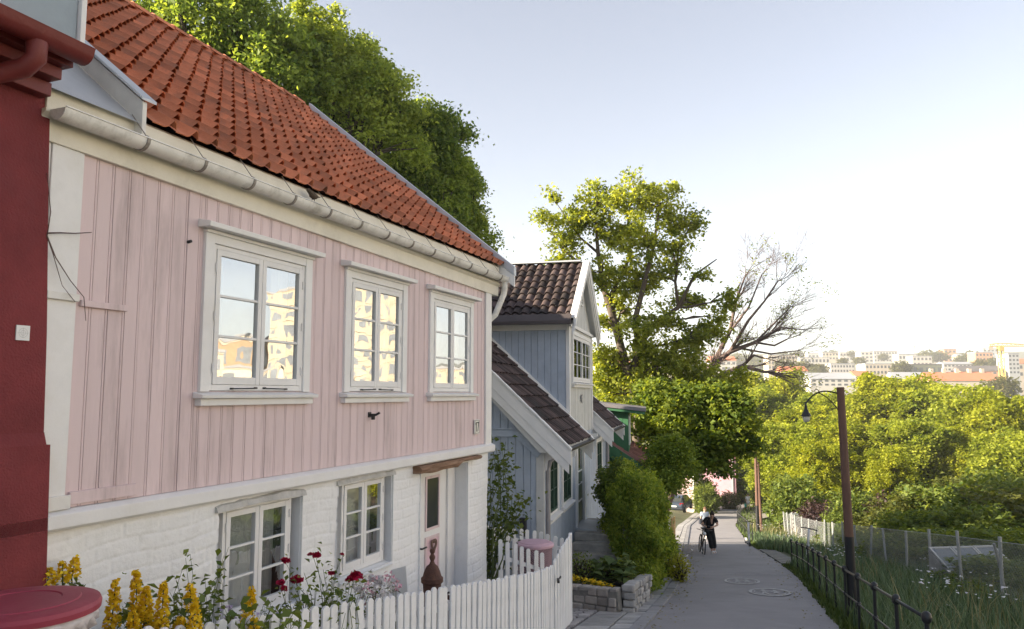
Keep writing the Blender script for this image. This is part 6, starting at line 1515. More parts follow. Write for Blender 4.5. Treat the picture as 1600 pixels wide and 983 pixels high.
def person(label, pos, rz, J, shirt, trousers, hairm, shoes, short=False, bun=False):
    """J: joint dict in body space (x right, y forward, z up)"""
    t = thing('person', label, 'person', pos); t.rotation_euler = (0, 0, rz); g = lambda k: Vector(J[k])
    names = ['pelvis', 'waist', 'chest', 'neck', 'chin', 'head', 'shL', 'elL', 'wrL', 'haL', 'shR', 'elR', 'wrR', 'haR', 'hipL', 'knL', 'anL', 'toL', 'hipR', 'knR', 'anR', 'toR']; ix = {n: i for i, n in enumerate(names)}
    e = [('pelvis', 'waist'), ('waist', 'chest'), ('chest', 'neck'), ('neck', 'chin'), ('chin', 'head'), ('chest', 'shL'), ('shL', 'elL'), ('elL', 'wrL'), ('wrL', 'haL'), ('chest', 'shR'), ('shR', 'elR'), ('elR', 'wrR'), ('wrR', 'haR'), ('pelvis', 'hipL'), ('hipL', 'knL'), ('knL', 'anL'), ('anL', 'toL'), ('pelvis', 'hipR'), ('hipR', 'knR'), ('knR', 'anR'), ('anR', 'toR')]
    r = {'pelvis': (.14, .11), 'waist': (.125, .1), 'chest': (.145, .11), 'neck': .052, 'chin': (.07, .075), 'head': (.082, .095), 'sh': .06, 'el': .042, 'wr': .03, 'ha': (.038, .02), 'hip': .085, 'kn': .058, 'an': .04, 'to': (.04, .03)}
    body = skin('body', [g(n) for n in names], [(ix[a], ix[c]) for a, c in e], [r.get(n, r.get(n[:2], r.get(n[:3]))) for n in names], skin_m, t)
    # fingers, nose and ears grown onto the body mesh
    b = MB()
    for s in ('L', 'R'):
        h = g('ha' + s); w = g('wr' + s); d = (h - w).normalized(); sd = d.cross(Vector((0, 0, 1))).normalized()
        for k, ln in enumerate((.07, .08, .075, .055)): b.tube([h + sd * (.028 - .018 * k), h + sd * (.03 - .02 * k) + d * ln * .55, h + sd * (.03 - .02 * k) + d * ln * .85 - Vector((0, 0, .025))], [.010, .009, .007], 5)
        b.tube([w.lerp(h, .55) + sd * .03, h + sd * .055 + d * .01, h + sd * .05 + d * .04], [.011, .01, .008], 5)
    hd = g('head'); fw = Vector(J.get('face', (0, 1, 0))).normalized(); up = (hd - g('chin')).normalized(); rt = fw.cross(up).normalized()
    c = hd.lerp(g('chin'), .4)
    b.tube([c + fw * .085 + up * .03, c + fw * .115 - up * .005, c + fw * .088 - up * .015], [.008, .014, .008], 6)
    for s in (-1, 1): b.ball(c + rt * s * .085, .022, 6, s=(.5, 1, 1.3))
    nb = b.build('hand_tmp', skin_m); 
    import bmesh
    bm = bmesh.new(); bm.from_mesh(body.data); bm.from_mesh(nb.data); bm.to_mesh(body.data); bm.free(); bpy.data.objects.remove(nb)
    body.data.polygons.foreach_set('use_smooth', [True] * len(body.data.polygons))
    def loc(bb, nm, mt):
        o = bb.build(nm, mt, None, smooth=True); o.parent = t; return o
    b = MB()
    for s in (-1, 1): b.ball(c + fw * .083 + rt * s * .032 + up * .028, .011, 6)
    loc(b, 'eyes', hair_m)
    b = MB(); b.tube([c + fw * .088 - rt * .022 - up * .045, c + fw * .093 - up * .047, c + fw * .088 + rt * .022 - up * .045], .007, 5); loc(b, 'mouth', M('lips', (.4, .15, .13), .5, .05, 10))
    # all child meshes are in body space
    def sub(name, ns, es, rr_, mat):
        return skin(name, [g(n) if isinstance(n, str) else Vector(n) for n in ns], es, rr_, mat, t)
    m1 = g('shL').lerp(g('elL'), .75 if not short else .9); m2 = g('shR').lerp(g('elR'), .75 if not short else .9); hem = g('pelvis') + Vector((0, 0, -.02))
    sub('shirt', [hem, 'waist', 'chest', g('chest').lerp(g('neck'), .7), 'shL', m1, 'shR', m2], [(0, 1), (1, 2), (2, 3), (2, 4), (4, 5), (2, 6), (6, 7)], [(.17, .135), (.15, .125), (.168, .13), .085, .082, .07, .082, .07], shirt)
    k = 1.0 if not short else .5
    lL = g('knL').lerp(g('anL'), .8) if not short else g('hipL').lerp(g('knL'), .8); lR = g('knR').lerp(g('anR'), .8) if not short else g('hipR').lerp(g('knR'), .8)
    if short: sub('shorts', ['pelvis', 'hipL', lL, 'hipR', lR], [(0, 1), (1, 2), (0, 3), (3, 4)], [(.16, .125), .115, .1, .115, .1], trousers)
    else: sub('trousers', ['pelvis', 'hipL', 'knL', lL, 'hipR', 'knR', lR], [(0, 1), (1, 2), (2, 3), (0, 4), (4, 5), (5, 6)], [(.155, .125), .115, .1, .095, .115, .1, .095], trousers)
    for s in ('L', 'R'):
        a, to = g('an' + s), g('to' + s); sub('shoe', [a - Vector((0, 0, .01)), a.lerp(to, .5) - Vector((0, 0, .015)), to + Vector((0, 0, .0))], [(0, 1), (1, 2)], [.06, .06, .052], shoes)
    hv = [c + up * .035 - fw * .022]; q = MB(); q.ball(hv[0], .104, 14, s=(.92, 1, .98)); 
    V2 = []
    ho = loc(q, 'hair', hairm)
    for v in ho.data.vertices:      # keep the face clear
        d = v.co - c; f = d.dot(fw); u_ = d.dot(up)
        if f > .02 and u_ < .055: v.co -= fw * (f - .02)
    if bun: q = MB(); q.ball(c + up * .14 - fw * .03, .05, 10); loc(q, 'bun', hairm)
    return t
std = dict(pelvis=(0, 0, .95), waist=(0, .0, 1.1), chest=(0, 0, 1.32), neck=(0, 0, 1.47), chin=(0, .025, 1.545), head=(0, .03, 1.65), shL=(-.18, 0, 1.41), elL=(-.23, -.02, 1.13), wrL=(-.22, .08, .90), haL=(-.21, .11, .83), shR=(.18, 0, 1.41), elR=(.23, -.02, 1.13), wrR=(.22, .08, .90), haR=(.21, .11, .83),
           hipL=(-.095, 0, .88), knL=(-.1, .02, .50), anL=(-.1, -.01, .085), toL=(-.11, .14, .04), hipR=(.095, 0, .88), knR=(.1, .02, .50), anR=(.1, -.01, .085), toR=(.11, .14, .04), face=(0, 1, 0))
# cyclist leaning over the handlebar, looking down at a phone; faces the camera
J = dict(std); J.update(pelvis=(.02, -.10, .92), waist=(.0, -.06, 1.06), chest=(-.03, .06, 1.26), neck=(-.05, .15, 1.39), chin=(-.06, .23, 1.43), head=(-.07, .26, 1.53), face=(0, .8, -.6),
     shL=(-.21, .1, 1.33), elL=(-.27, .3, 1.14), wrL=(-.10, .44, 1.08), haL=(-.03, .46, 1.08), shR=(.15, .08, 1.33), elR=(.33, .2, 1.13), wrR=(.27, .42, 1.11), haR=(.22, .47, 1.11),
     hipL=(-.08, -.09, .86), knL=(-.14, .0, .48), anL=(-.16, .02, .085), toL=(-.17, .17, .04), hipR=(.11, -.09, .86), knR=(.0, .08, .48), anR=(-.06, .08, .085), toR=(-.10, .23, .04))
cy_ = Vector((at(1110, 856, 31).x, 31, 0)); cy_.z = float(R(31)) + .02
person('person in black leaning on a bicycle looking down at a phone', cy_, math.radians(180 - 8), J, blk_cloth, blk_cloth, hair_m, shoe_m, bun=True)
b = MB(); b.box(-.03, .03, -.56, -.545, 1.10, 1.2)
bk = Vector((cy_.x - .42, 30.75, cy_.z))
J2 = dict(std); J2.update(face=(.8, .5, 0), anL=(-.1, -.15, .1), toL=(-.1, -.02, .045), anR=(.1, .2, .085), toR=(.1, .35, .045), knR=(.1, .15, .5))
p2 = Vector((at(1101, 800, 44).x, 44, float(R(44)) + .02))
pr2 = person('person in a light blue shirt with a dark bag walking up behind the cyclist', p2, math.radians(190), J2, blue_cloth, navy, brown_hair, shoe_m)
hb = thing('shoulder_bag', 'dark shoulder bag hanging at the hip of the person in blue', 'bag', p2 + Vector((-.27, -.05, .95)))
b = MB(); q = p2 + Vector((-.27, -.05, .95)); b.box(q.x - .07, q.x + .07, q.y - .14, q.y + .14, q.z - .15, q.z + .15); b.build('bag', navy, hb, bevel=.04); b = MB(); b.tube([q + Vector((0, .1, .14)), p2 + Vector((-.12, .06, 1.45)), p2 + Vector((.0, -.02, 1.46)), q + Vector((0, -.1, .14))], .015, 5); b.build('strap', navy, hb)
J3 = dict(std); J3.update(anL=(-.1, .2, .085), toL=(-.1, .34, .05), knL=(-.1, .14, .5), anR=(.1, -.2, .12), toR=(.1, -.08, .05))
p3 = Vector((at(1169, 792, 87).x, 87, 0)); p3.z = gz(p3.x, 87) + .07
person('distant person in white shirt and shorts walking on the side path', p3, math.radians(175), J3, wht_cloth, wht_cloth, brown_hair, shoe_m, short=True)
q = p3 + Vector((-.33, -.1, .62)); tb = thing('carrier_bag', 'turquoise carrier bag held by the distant person in white', 'bag', q); b = MB(); b.hexa([q + Vector(v) for v in ((-.1, -.08, -.3), (.1, -.08, -.3), (.1, .08, -.3), (-.1, .08, -.3), (-.13, -.05, .1), (.13, -.05, .1), (.13, .05, .1), (-.13, .05, .1))]); b.build('bag', M('turquoise_plastic', (.05, .42, .36), .5, .1, 8), tb); b = MB(); b.tube([q + Vector((-.08, 0, .1)), q + Vector((0, 0, .24)), q + Vector((.08, 0, .1))], .012, 5); b.build('handle', MATS['turquoise_plastic'], tb)
# bicycle, front towards the camera
def bicycle(label, pos, rz, lean):
    t = thing('bicycle', label, 'bicycle', pos); t.rotation_euler = (0, lean, rz); o = Vector(pos)
    V_ = lambda x, y, z: o + Vector((x, y, z)); tyre = M('tyre_rubber', (.018, .018, .02), .8, .1, 20); fr = M('bike_frame', (.05, .05, .055), .35, .1, 8, metallic=.3); ch = M('bike_metal', (.55, .55, .55), .3, .05, 8, metallic=.9)
    for y in (-.52, .52):
        b = MB(); n = 28; pts = [V_(0, y + .325 * math.cos(2 * PI * k / n), .345 + .325 * math.sin(2 * PI * k / n)) for k in range(n + 1)]; b.tube(pts, .022, 7, cap=False); wh = b.build('wheel', tyre, t, smooth=True)
        b = MB()
        for k in range(16):
            a = 2 * PI * k / 16; b.tube([V_(.02 * (-1) ** k, y, .345), V_(0, y + .305 * math.cos(a), .345 + .305 * math.sin(a))], .003, 3, cap=False)
        b.tube([V_(-.05, y, .345), V_(.05, y, .345)], .02, 8); s = b.build('spokes', ch, wh)
    b = MB(); bb, st, hd, ax = V_(0, .05, .30), V_(0, .18, .82), V_(0, -.36, .82), V_(0, .52, .345)
    for a, c, r in ((bb, st, .018), (bb, hd - Vector((0, 0, .08)), .02), (st, hd, .018), (bb, ax, .011), (st, ax, .010), (hd + Vector((0, .02, .12)), V_(0, -.41, .68), .02), (V_(.045, -.42, .66), V_(.045, -.52, .345), .012), (V_(-.045, -.42, .66), V_(-.045, -.52, .345), .012), (V_(.045, -.42, .66), V_(-.045, -.42, .66), .014), (st, V_(0, .2, .93), .014)): b.tube([a, c], r, 8)
    b.build('frame', fr, t)
    b = MB(); b.tube([V_(-.30, -.30, 1.0), V_(-.15, -.38, .985), V_(0, -.37, .96), V_(.15, -.38, .985), V_(.30, -.30, 1.0)], .013, 8); b.tube([V_(0, -.34, .94), V_(0, -.37, .965)], .016, 8); b.build('handlebar', fr, t)
    b = MB(); b.hexa([V_(-.02, -.02, .94), V_(.02, -.02, .94), V_(.075, .32, .94), V_(-.075, .32, .94), V_(-.015, -.02, .97), V_(.015, -.02, .97), V_(.065, .32, .985), V_(-.065, .32, .985)]); b.build('saddle', tyre, t, bevel=.012)
    b = MB(); b.tube([V_(-.10, .05, .13), V_(-.06, .05, .14), V_(-.06, .05, .30), V_(.06, .05, .30), V_(.06, .05, .46), V_(.10, .05, .47)], .01, 6); b.lathe(V_(.04, .05, .3), [(.09, -.004), (.09, .004)], 20, axis=Matrix.Rotation(PI / 2, 3, 'Y')); b.build('crank', ch, t)
    b = MB(); b.ball(V_(-.02, -.46, .87), .07, 10, s=(1, .8, 1)); b.build('headlight', M('lamp_white', (.7, .72, .75), .3, .05, 8), t, smooth=True)
    return t
bicycle('dark bicycle held upright by the person in black', bk, math.radians(-6), math.radians(6))
# phone in the cyclist's hands
ph = cy_ + Matrix.Rotation(math.radians(172), 3, 'Z') @ Vector((.09, .50, 1.12)); b = MB(); b.hexa([ph + Vector(v) for v in ((-.035, -.05, -.04), (.035, -.05, -.04), (.035, .05, .02), (-.035, .05, .02), (-.035, -.055, -.032), (.035, -.055, -.032), (.035, .045, .028), (-.035, .045, .028))]); tag(b.build('phone', scd), 'small dark phone held by the person in black', 'phone')

# parked car, rear quarter towards the camera
def car(label, pos, rz):
    t = thing('parked_car', label, 'car', pos); t.rotation_euler = (0, 0, rz); o = Vector(pos); body_m = M('car_paint', (.06, .075, .10), .25, .05, 3, metallic=.4, spec=.6); gl = MATS['dark_glass']
    # cross sections along the length: y, half width, z list
    sec = [(-2.15, .70, .35, .62, .62), (-2.1, .80, .28, .85, .86), (-1.95, .86, .24, .95, 1.0), (-1.55, .88, .22, .97, 1.30), (-1.0, .89, .22, .98, 1.45), (0, .89, .22, .97, 1.47), (.6, .89, .22, .95, 1.32), (1.1, .88, .22, .92, .98), (1.7, .85, .24, .82, .86), (2.1, .76, .30, .62, .64)]
    b = MB(); P = []; n = 9
    for (y, hw, zb, zs, zr) in sec:
        k = .72 if zr - zs > .1 else .9
        prof = [(-hw * .9, zb), (-hw, zb + .15), (-hw, zs - .08), (-hw * .96, zs), (-hw * k, zr - .03), (0, zr), (hw * k, zr - .03), (hw * .96, zs), (hw, zs - .08), (hw, zb + .15), (hw * .9, zb)]
        P += [o + Vector((x, y, z)) for x, z in prof]
    m = 11; b.add(P, [(i * m + j, i * m + (j + 1) % m, (i + 1) * m + (j + 1) % m, (i + 1) * m + j) for i in range(len(sec) - 1) for j in range(m)] + [tuple(range(m)), tuple(range((len(sec) - 1) * m, len(sec) * m))])
    auto_smooth(b.build('body', body_m, t), 35)
    b = MB(); b.hexa([o + Vector(v) for v in ((-.66, -1.93, 1.0), (.66, -1.93, 1.0), (.64, -1.60, 1.27), (-.64, -1.60, 1.27), (-.66, -1.96, 1.01), (.66, -1.96, 1.01), (.64, -1.63, 1.285), (-.64, -1.63, 1.285))]); b.build('rear_window', gl, t)
    for s in (-1, 1):
        b = MB(); b.hexa([o + Vector(v) for v in ((s * .86, -1.5, 1.0), (s * .86, .75, .99), (s * .68, .45, 1.34), (s * .66, -1.25, 1.34), (s * .885, -1.5, 1.0), (s * .885, .75, .99), (s * .715, .45, 1.34), (s * .695, -1.25, 1.34))]); b.build('side_window', gl, t)
        b = MB(); b.hexa([o + Vector(v) for v in ((s * .55, -2.08, .74), (s * .83, -2.0, .74), (s * .83, -1.98, .92), (s * .55, -2.05, .92), (s * .55, -2.14, .74), (s * .85, -2.05, .74), (s * .85, -2.03, .92), (s * .55, -2.11, .92))]); b.build('tail_light', M('tail_red', (.3, .01, .012), .2, .05, 5), t)
        for y in (-1.3, 1.35):
            b = MB(); b.lathe(o + Vector((s * .80, y, .31)), [(.2, -.1), (.31, -.1), (.32, 0), (.31, .1), (.2, .1)], 22, axis=Matrix.Rotation(PI / 2, 3, 'Y')); w_ = b.build('wheel', MATS['tyre_rubber'], t, smooth=True)
            b = MB(); b.lathe(o + Vector((s * .80, y, .31)), [(.19, -.105), (.05, -.11), (.05, .11), (.19, .105)], 14, axis=Matrix.Rotation(PI / 2, 3, 'Y')); rm = b.build('rim', MATS['bike_metal'], w_)
    b = MB(); b.box(o.x - .26, o.x + .26, o.y - 2.165, o.y - 2.13, o.z + .56, o.z + .67); b.build('licence_plate', M('plate_white', (.8, .8, .78), .4, .03, 8), t)
    b = MB(); b.box(o.x - .82, o.x + .82, o.y - 2.19, o.y - 2.0, o.z + .33, o.z + .5); b.build('bumper', M('bumper_dark', (.03, .035, .045), .4, .1, 8), t, bevel=.05)
    return t
cp = Vector((at(1061, 794, 72).x, 72, at(1066, 797, 72).z)); 
car('dark blue hatchback parked behind the board fence', cp, math.radians(-25))
# ================================================================== the town across the valley
cw = [M('town_white', (.54, .51, .46), .8, .05, .1), M('town_cream', (.54, .46, .36), .8, .06, .1), M('town_grey', (.42, .42, .42), .8, .06, .1), M('town_orange', (.62, .32, .18), .8, .06, .1), M('town_olive', (.16, .17, .12), .8, .08, .1)]
cr = [M('town_roof_grey', (.33, .34, .36), .7, .1, .1), M('town_roof_red', (.5, .17, .08), .8, .1, .1), M('town_roof_dark', (.11, .10, .10), .8, .1, .1)]
wdk = M('town_window', (.09, .10, .11), .2, .1, .1, spec=.6)
wlt = M('block_window', (.22, .24, .27), .15, .3, .6, spec=.7)
def town(label, x0, x1, yt, yb, Y_, wm, rm, gable=0.0, rows=2, cols=0, depth=14, chim=0, rz=0.0):
    a, c = at(x0, yt, Y_), at(x1, yt, Y_); zb = min(at(x0, yb, Y_).z, gz(a.x, Y_)) - 2; zt = a.z; z0w = max(at(x0, yb, Y_).z, gz((a.x + c.x) / 2, Y_))
    h = thing('town_building', label, 'building', ((a.x + c.x) / 2, Y_, zb), 'buildings of the town across the valley')
    ze = zt - gable
    b = MB(); b.box(a.x, c.x, Y_, Y_ + depth, zb, ze); b.build('wall', cw[wm], h)
    if gable:
        f = W; b = MB(); P = [(a.x - .3, Y_ - .4, ze), (c.x + .3, Y_ - .4, ze), (c.x + .3, Y_ + depth / 2, zt), (a.x - .3, Y_ + depth / 2, zt), (c.x + .3, Y_ + depth + .4, ze), (a.x - .3, Y_ + depth + .4, ze)]
        b.add(P, [(0, 1, 2, 3), (3, 2, 4, 5), (1, 4, 2), (0, 3, 5), (0, 5, 4, 1)]); rf = b.build('roof', cr[rm], h)
        for k in range(chim):
            xx = a.x + (c.x - a.x) * (k + .6) / (chim + .2); b = MB(); b.box(xx - .9, xx + .9, Y_ + depth / 2 - .8, Y_ + depth / 2 + .8, zt - 1.0, zt + 2.0); b.build('chimney', cw[1], rf)
    else:
        b = MB(); b.box(a.x - .2, c.x + .2, Y_ - .2, Y_ + depth + .2, ze + .003, ze + .6); b.build('roof', cr[rm], h)
    if cols:
        fh = (ze - z0w) / rows
        for r in range(rows):
            for k in range(cols):
                xx = a.x + (c.x - a.x) * (k + .5) / cols; ww = (c.x - a.x) / cols * .28; zz = z0w + fh * (r + .5); b = MB(); b.box(xx - ww, xx + ww, Y_ - .06, Y_ + .1, zz - fh * .24, zz + fh * .24); b.build('window', wdk, h)
    return h
town('long building with red tiled roof and row of chimneys above the right trees', 1455, 1560, 581, 606, 430, 1, 1, 5.0, 1, 0, 16, 5)
town('white gabled building with grey roof left of the highest crown', 1266, 1336, 582, 604, 430, 0, 0, 3.6, 2, 7, 14)
town('white building with grey roof between the highest crown and red roof', 1398, 1458, 581, 604, 470, 0, 0, 4.5, 2, 6, 14)
town('low orange roofed house beside the white gabled building', 1336, 1362, 579, 600, 480, 1, 1, 3.2, 1, 3, 12)
town('dark olive flat roofed block above the grey roof', 1416, 1472, 570, 586, 560, 4, 2, 0, 1, 6, 14)
town('long low cream flat building left of the olive block', 1352, 1420, 569, 586, 600, 1, 0, 0, 2, 12, 14)
town('white block with rows of dark windows above the white gable', 1298, 1335, 569, 583, 640, 0, 0, 0, 2, 8, 12)
town('long cream building at the left end of the town', 1200, 1246, 555, 578, 700, 1, 0, 0, 3, 10, 14)
town('low white building right of the long cream one', 1250, 1296, 559, 578, 760, 0, 0, 0, 2, 8, 14)
town('white building with red roof behind the garden trees', 1222, 1262, 572, 590, 520, 0, 1, 3.5, 1, 5, 14)
town('tall plain white block in the middle of the skyline', 1345, 1364, 550, 572, 980, 0, 0, 0, 4, 3, 16)
town('white terrace row right of the tall plain block', 1365, 1402, 549, 566, 1080, 0, 2, 0, 3, 8, 14)
town('wide white building under the thin far crane', 1404, 1432, 554, 572, 860, 0, 0, 0, 2, 5, 14)
town('white building with arched row of windows beside the far trees', 1426, 1456, 557, 573, 800, 0, 0, 0, 2, 5, 14)
town('bright white house row above the long red roof', 1474, 1522, 565, 580, 620, 0, 0, 2.0, 2, 8, 12)
town('dark roofed row behind the chimneys of the long red roof', 1500, 1566, 571, 586, 560, 3, 2, 4.0, 1, 8, 12)
town('orange apartment block left of the yellow crane', 1524, 1551, 551, 572, 760, 3, 0, 0, 3, 5, 14)
town('reddish tower house among trees on the skyline', 1475, 1494, 546, 566, 1050, 3, 2, 0, 3, 3, 14)
town('pale grey block on the skyline left of the yellow crane', 1536, 1560, 545, 556, 1100, 2, 2, 0, 2, 4, 14)
town('pale grey tower at the right edge beside the yellow crane', 1575, 1592, 553, 585, 560, 2, 0, 0, 5, 3, 14)
town('cream building at the right edge behind the crane foot', 1590, 1640, 560, 590, 600, 1, 1, 4, 2, 6, 14)
town('small white house on the far left skyline', 1262, 1280, 550, 562, 1150, 0, 0, 2.5, 1, 3, 12)
town('grey white block on the far skyline left of the tall plain block', 1312, 1342, 551, 564, 1150, 0, 0, 0, 2, 6, 12)
town('cream block on the far skyline above the low white building', 1285, 1310, 551, 563, 1000, 1, 0, 0, 2, 5, 12)
town('low white row right of the middle of the skyline', 1446, 1474, 552, 564, 1000, 0, 2, 0, 2, 5, 12)
town('cream row on the skyline far right of centre', 1496, 1524, 553, 566, 900, 1, 0, 2, 2, 5, 12)
town('white house glimpsed through the half bare tree', 1110, 1150, 556, 580, 640, 0, 1, 4, 2, 5, 14)
town('pale block glimpsed between the tall tree and the dormer', 930, 985, 560, 585, 640, 0, 1, 4, 2, 6, 14)
town('pale block glimpsed left of the half bare tree', 1020, 1080, 558, 582, 700, 1, 0, 0, 2, 8, 14)
rr = random.Random(44)
# more roofs filling the slope
cols_ = ['white', 'cream', 'grey', 'orange']
def ptree(Y_): return at(0, 0, Y_)
# far trees between the roofs: copies of the garden bush at tree size
far_leaf = leaf_mat('leaf_far', (.10, .12, .04), (.2, .2, .07), .4)
fb = mound('town_tree', 'x', 'tree', (0, 0, 4), (5.5, 5.5, 4.4), far_leaf, 1500, 1.3, 71, up=.4, shell=.4, bumps=.3, group='trees among the town roofs')
ft = [(1255, 566, 600, 1.6, 'wide tree clump left of the white windowed block'), (1225, 562, 620, 1.3, 'tree clump below the long cream building'), (1280, 570, 560, 1.1, 'small tree above the white gabled building'), (1316, 560, 700, .8, 'dark round tree above the white windowed block'), (1342, 558, 780, 1.0, 'tree left of the tall plain block'), (1407, 565, 560, 1.2, 'tree between the cream and olive blocks'),
      (1450, 548, 940, 1.8, 'large tree clump in the middle of the skyline'), (1466, 549, 940, 1.6, 'tree clump right of the large skyline clump'), (1517, 549, 880, 1.7, 'tree clump left of the orange block'), (1552, 560, 640, 1.3, 'tree beside the foot of the yellow crane'), (1530, 562, 620, 1.0, 'low tree below the orange block'), (1380, 553, 980, 1.0, 'tree before the white terrace row'),
      (1245, 549, 1200, 1.6, 'leftmost tree on the skyline of the town'), (1225, 550, 1150, 1.8, 'skyline tree above the long cream building'), (1300, 548, 1200, 1.4, 'skyline tree above the cream block'), (1330, 548, 1150, 1.2, 'skyline tree left of the middle'), (1565, 590, 300, 1.0, 'tree at the right end of the long red roof'), (1500, 556, 800, 1.0, 'tree above the bright white house row'), (1575, 556, 760, 1.2, 'tree behind the mast of the yellow crane'), (1185, 556, 900, 2.0, 'tree clump behind the bare twigs'), (1150, 553, 1000, 2.0, 'tree clump low in the half bare tree'), (1420, 556, 900, .9, 'small tree beneath the thin far crane')]
for i, (px, py, Y_, s, lab) in enumerate(ft):
    o = fb if i == 0 else copy_tree(fb); p = at(px, py, Y_); hz = p.z - gz(p.x, Y_); o.location = (p.x, Y_, p.z - 8.3 * s); o.scale = (s * rr.uniform(1, 1.5), s, s); o.rotation_euler = (0, 0, rr.uniform(0, 6)); o['label'] = lab
# cranes
def crane(label, px, ptop, pbot, Y_, jl, jr, wpx, mat, jy):
    a = at(px, ptop, Y_); z0 = min(at(px, pbot, Y_).z, gz(a.x, Y_)); w_ = wpx * Y_ / FPX / 2; t = thing('tower_crane', label, 'crane', (a.x, Y_, z0), 'cranes over the town')
    b = MB(); r = w_ * .28
    for sx in (-1, 1):
        for sy in (-1, 1): b.tube([(a.x + sx * w_, Y_ + sy * w_, z0 - 3), (a.x + sx * w_, Y_ + sy * w_, a.z)], r, 4)
    z = z0; k = 0
    while z < a.z - w_ * 2:
        for sy in (-1, 1): b.tube([(a.x - w_ * (-1) ** k, Y_ + sy * w_, z), (a.x + w_ * (-1) ** k, Y_ + sy * w_, z + w_ * 2)], r * .7, 4)
        z += w_ * 2; k += 1
    b.build('mast', mat, t)
    L, Rr = at(jl, jy, Y_), at(jr, jy, Y_); b = MB(); h = w_ * 1.0
    for dz in (0, h * 1.6): b.tube([(L.x, Y_, L.z + dz * .6), (a.x, Y_, a.z + dz), (Rr.x, Y_, Rr.z + dz * .6)], r, 4)
    n = 16
    for i in range(n):
        x0 = L.x + (Rr.x - L.x) * i / n; x1 = L.x + (Rr.x - L.x) * (i + 1) / n; b.tube([(x0, Y_, a.z + (0 if i % 2 else h)), (x1, Y_, a.z + (h if i % 2 else 0))], r * .6, 4)
    b.build('jib', mat, t)
    b = MB(); b.box(a.x - w_ * 1.4, a.x + w_ * 1.2, Y_ - w_ * 1.3, Y_ + w_ * 1.2, a.z - w_ * 2.4, a.z - w_ * .3); b.build('cab', mat, t)
    xr_ = Rr.x if abs(Rr.x - a.x) < abs(L.x - a.x) else L.x
    b = MB(); b.box(xr_ - w_ * 1.3, xr_ + w_ * 1.3, Y_ - w_, Y_ + w_, a.z - w_ * 2, a.z - r); b.build('counterweight', cw[1], t)
crane('yellow tower crane with thick lattice mast at the right end of the town', 1563, 541, 576, 480, 1546, 1600, 6, M('crane_yellow', (.58, .40, .10), .6, .1, .5), 541)
crane('thin far crane with one long jib on the skyline', 1429, 541, 556, 950, 1388, 1435, 1.2, M('crane_red', (.4, .26, .24), .6, .1, .5), 541)
# across the street, out of frame to the right: the sunlit blocks that the windows mirror
bw_ = [M('block_ivory', (.58, .53, .44), .8, .1, .2), M('block_sand', (.50, .44, .34), .8, .1, .2), cw[2], M('block_ochre', (.42, .29, .17), .8, .1, .2), cw[0]]
def block(label, az, dist, wd, zb, zt, floors, cols, wm, rz=0.0):
    c = Vector((math.sin(az) * dist, math.cos(az) * dist, 0)); f = Fr((c.x, c.y), az + PI / 2 + rz); zb = gz(c.x, c.y)
    # the face with windows looks back to the street
    h = thing('apartment_block', label, 'building', (c.x, c.y, zb), 'blocks mirrored in the windows')
    b = MB(f); b.box(-wd / 2, wd / 2, -12, 0, zb, zt); b.build('wall', bw_[wm], h)
    fh = (zt - max(zb, -9)) / floors; z0 = max(zb, -9)
    for r in range(floors):
        b = MB(f); zz = z0 + fh * (r + .95); b.box(-wd / 2 - .12, wd / 2 + .12, -.03, .16, zz, zz + fh * .05); b.build('string_course', cw[1], h)
        for k in range(cols):
            s = -wd / 2 + wd * (k + .5) / cols; hw = wd / cols * .27; b = MB(f); b.box(s - hw, s + hw * (.3 if (r + k) % 3 == 0 else 1), -.05, .05, z0 + fh * (r + .3), z0 + fh * (r + .78)); b.build('window', wlt, h)
    b = MB(f); b.box(-wd / 2 - .3, wd / 2 + .3, -12.3, .3, zt + .003, zt + .5); b.build('roof', cr[0], h)
block('white modern block mirrored in the first upstairs window', math.radians(63.5), 95, 17, 0, 5.5, 4, 5, 1, .1)
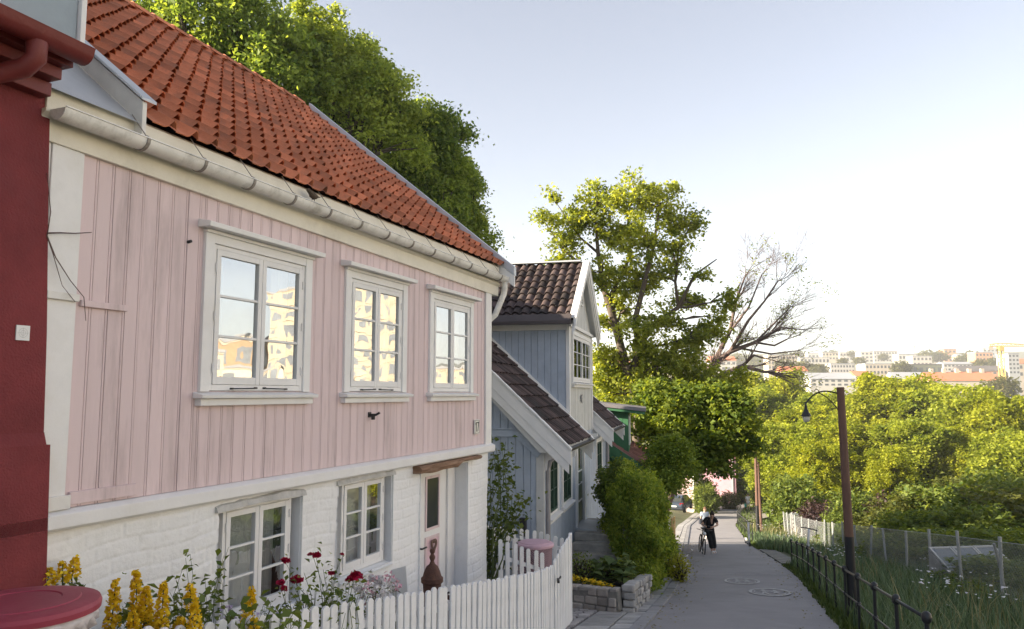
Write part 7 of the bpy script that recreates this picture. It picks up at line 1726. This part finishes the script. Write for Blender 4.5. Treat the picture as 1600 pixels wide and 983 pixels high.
block('low white block mirrored at the right of the first upstairs window', math.radians(57.5), 105, 11, 0, 3.2, 3, 4, 0)
block('orange roofed hall mirrored above the white block', math.radians(59.5), 160, 26, 0, 11, 3, 8, 3)
block('tall cream tower block mirrored in the middle upstairs window', math.radians(50.5), 150, 19, 0, 30, 13, 5, 1, -.1)
block('long cream block mirrored beside the tower block', math.radians(54), 150, 16, 0, 20, 9, 5, 1)
block('pale block mirrored in the last upstairs window', math.radians(45), 190, 30, 0, 6, 4, 8, 1)
for i, (az, d_, s) in enumerate(((66, 130, 1.1), (61, 75, .5), (48, 95, .8), (44, 110, .9), (56, 75, .45), (52, 85, .6), (41, 120, 1.0), (69, 90, .9), (72, 120, 1.2))):
    o = copy_tree(protos[i % 3]); x, y = math.sin(math.radians(az)) * d_, math.cos(math.radians(az)) * d_; o.location = (x, y, gz(x, y)); o.scale = (s, s, s); o['label'] = 'park tree outside the right edge of the picture mirrored in the windows'; o['group'] = 'trees mirrored in the windows'

# unseen blocks added at right to bounce warm sunlight onto the facades
for (az, d_, wd, zt, fl, cc, wm) in ((80, 58, 24, 15, 7, 8, 4), (97, 52, 26, 17, 8, 9, 4), (116, 50, 24, 14, 7, 8, 4), (136, 55, 24, 13, 6, 8, 4)):
    block('apartment block added outside the picture at right to bounce sunlight onto the street', math.radians(az), d_, wd, 0, zt, fl, cc, wm)

air = bpy.data.materials.new('thin_haze'); air.use_nodes = True; nt_ = air.node_tree; nt_.nodes.remove(nt_.nodes['Principled BSDF'])
pv = nt_.nodes.new('ShaderNodeVolumePrincipled'); pv.inputs['Color'].default_value = (.92, .93, .95, 1); pv.inputs['Density'].default_value = .00030; pv.inputs['Anisotropy'].default_value = .0
nt_.links.new(pv.outputs[0], nt_.nodes['Material Output'].inputs['Volume'])
b = MB(); b.box(-112, 1720, -62, 2240, -17.5, 190); b.f = [f[::-1] for f in b.f]; hz_ = tag(b.build('haze', air), kind='stuff')
C.render.resolution_x = 1024; C.render.resolution_y = 629
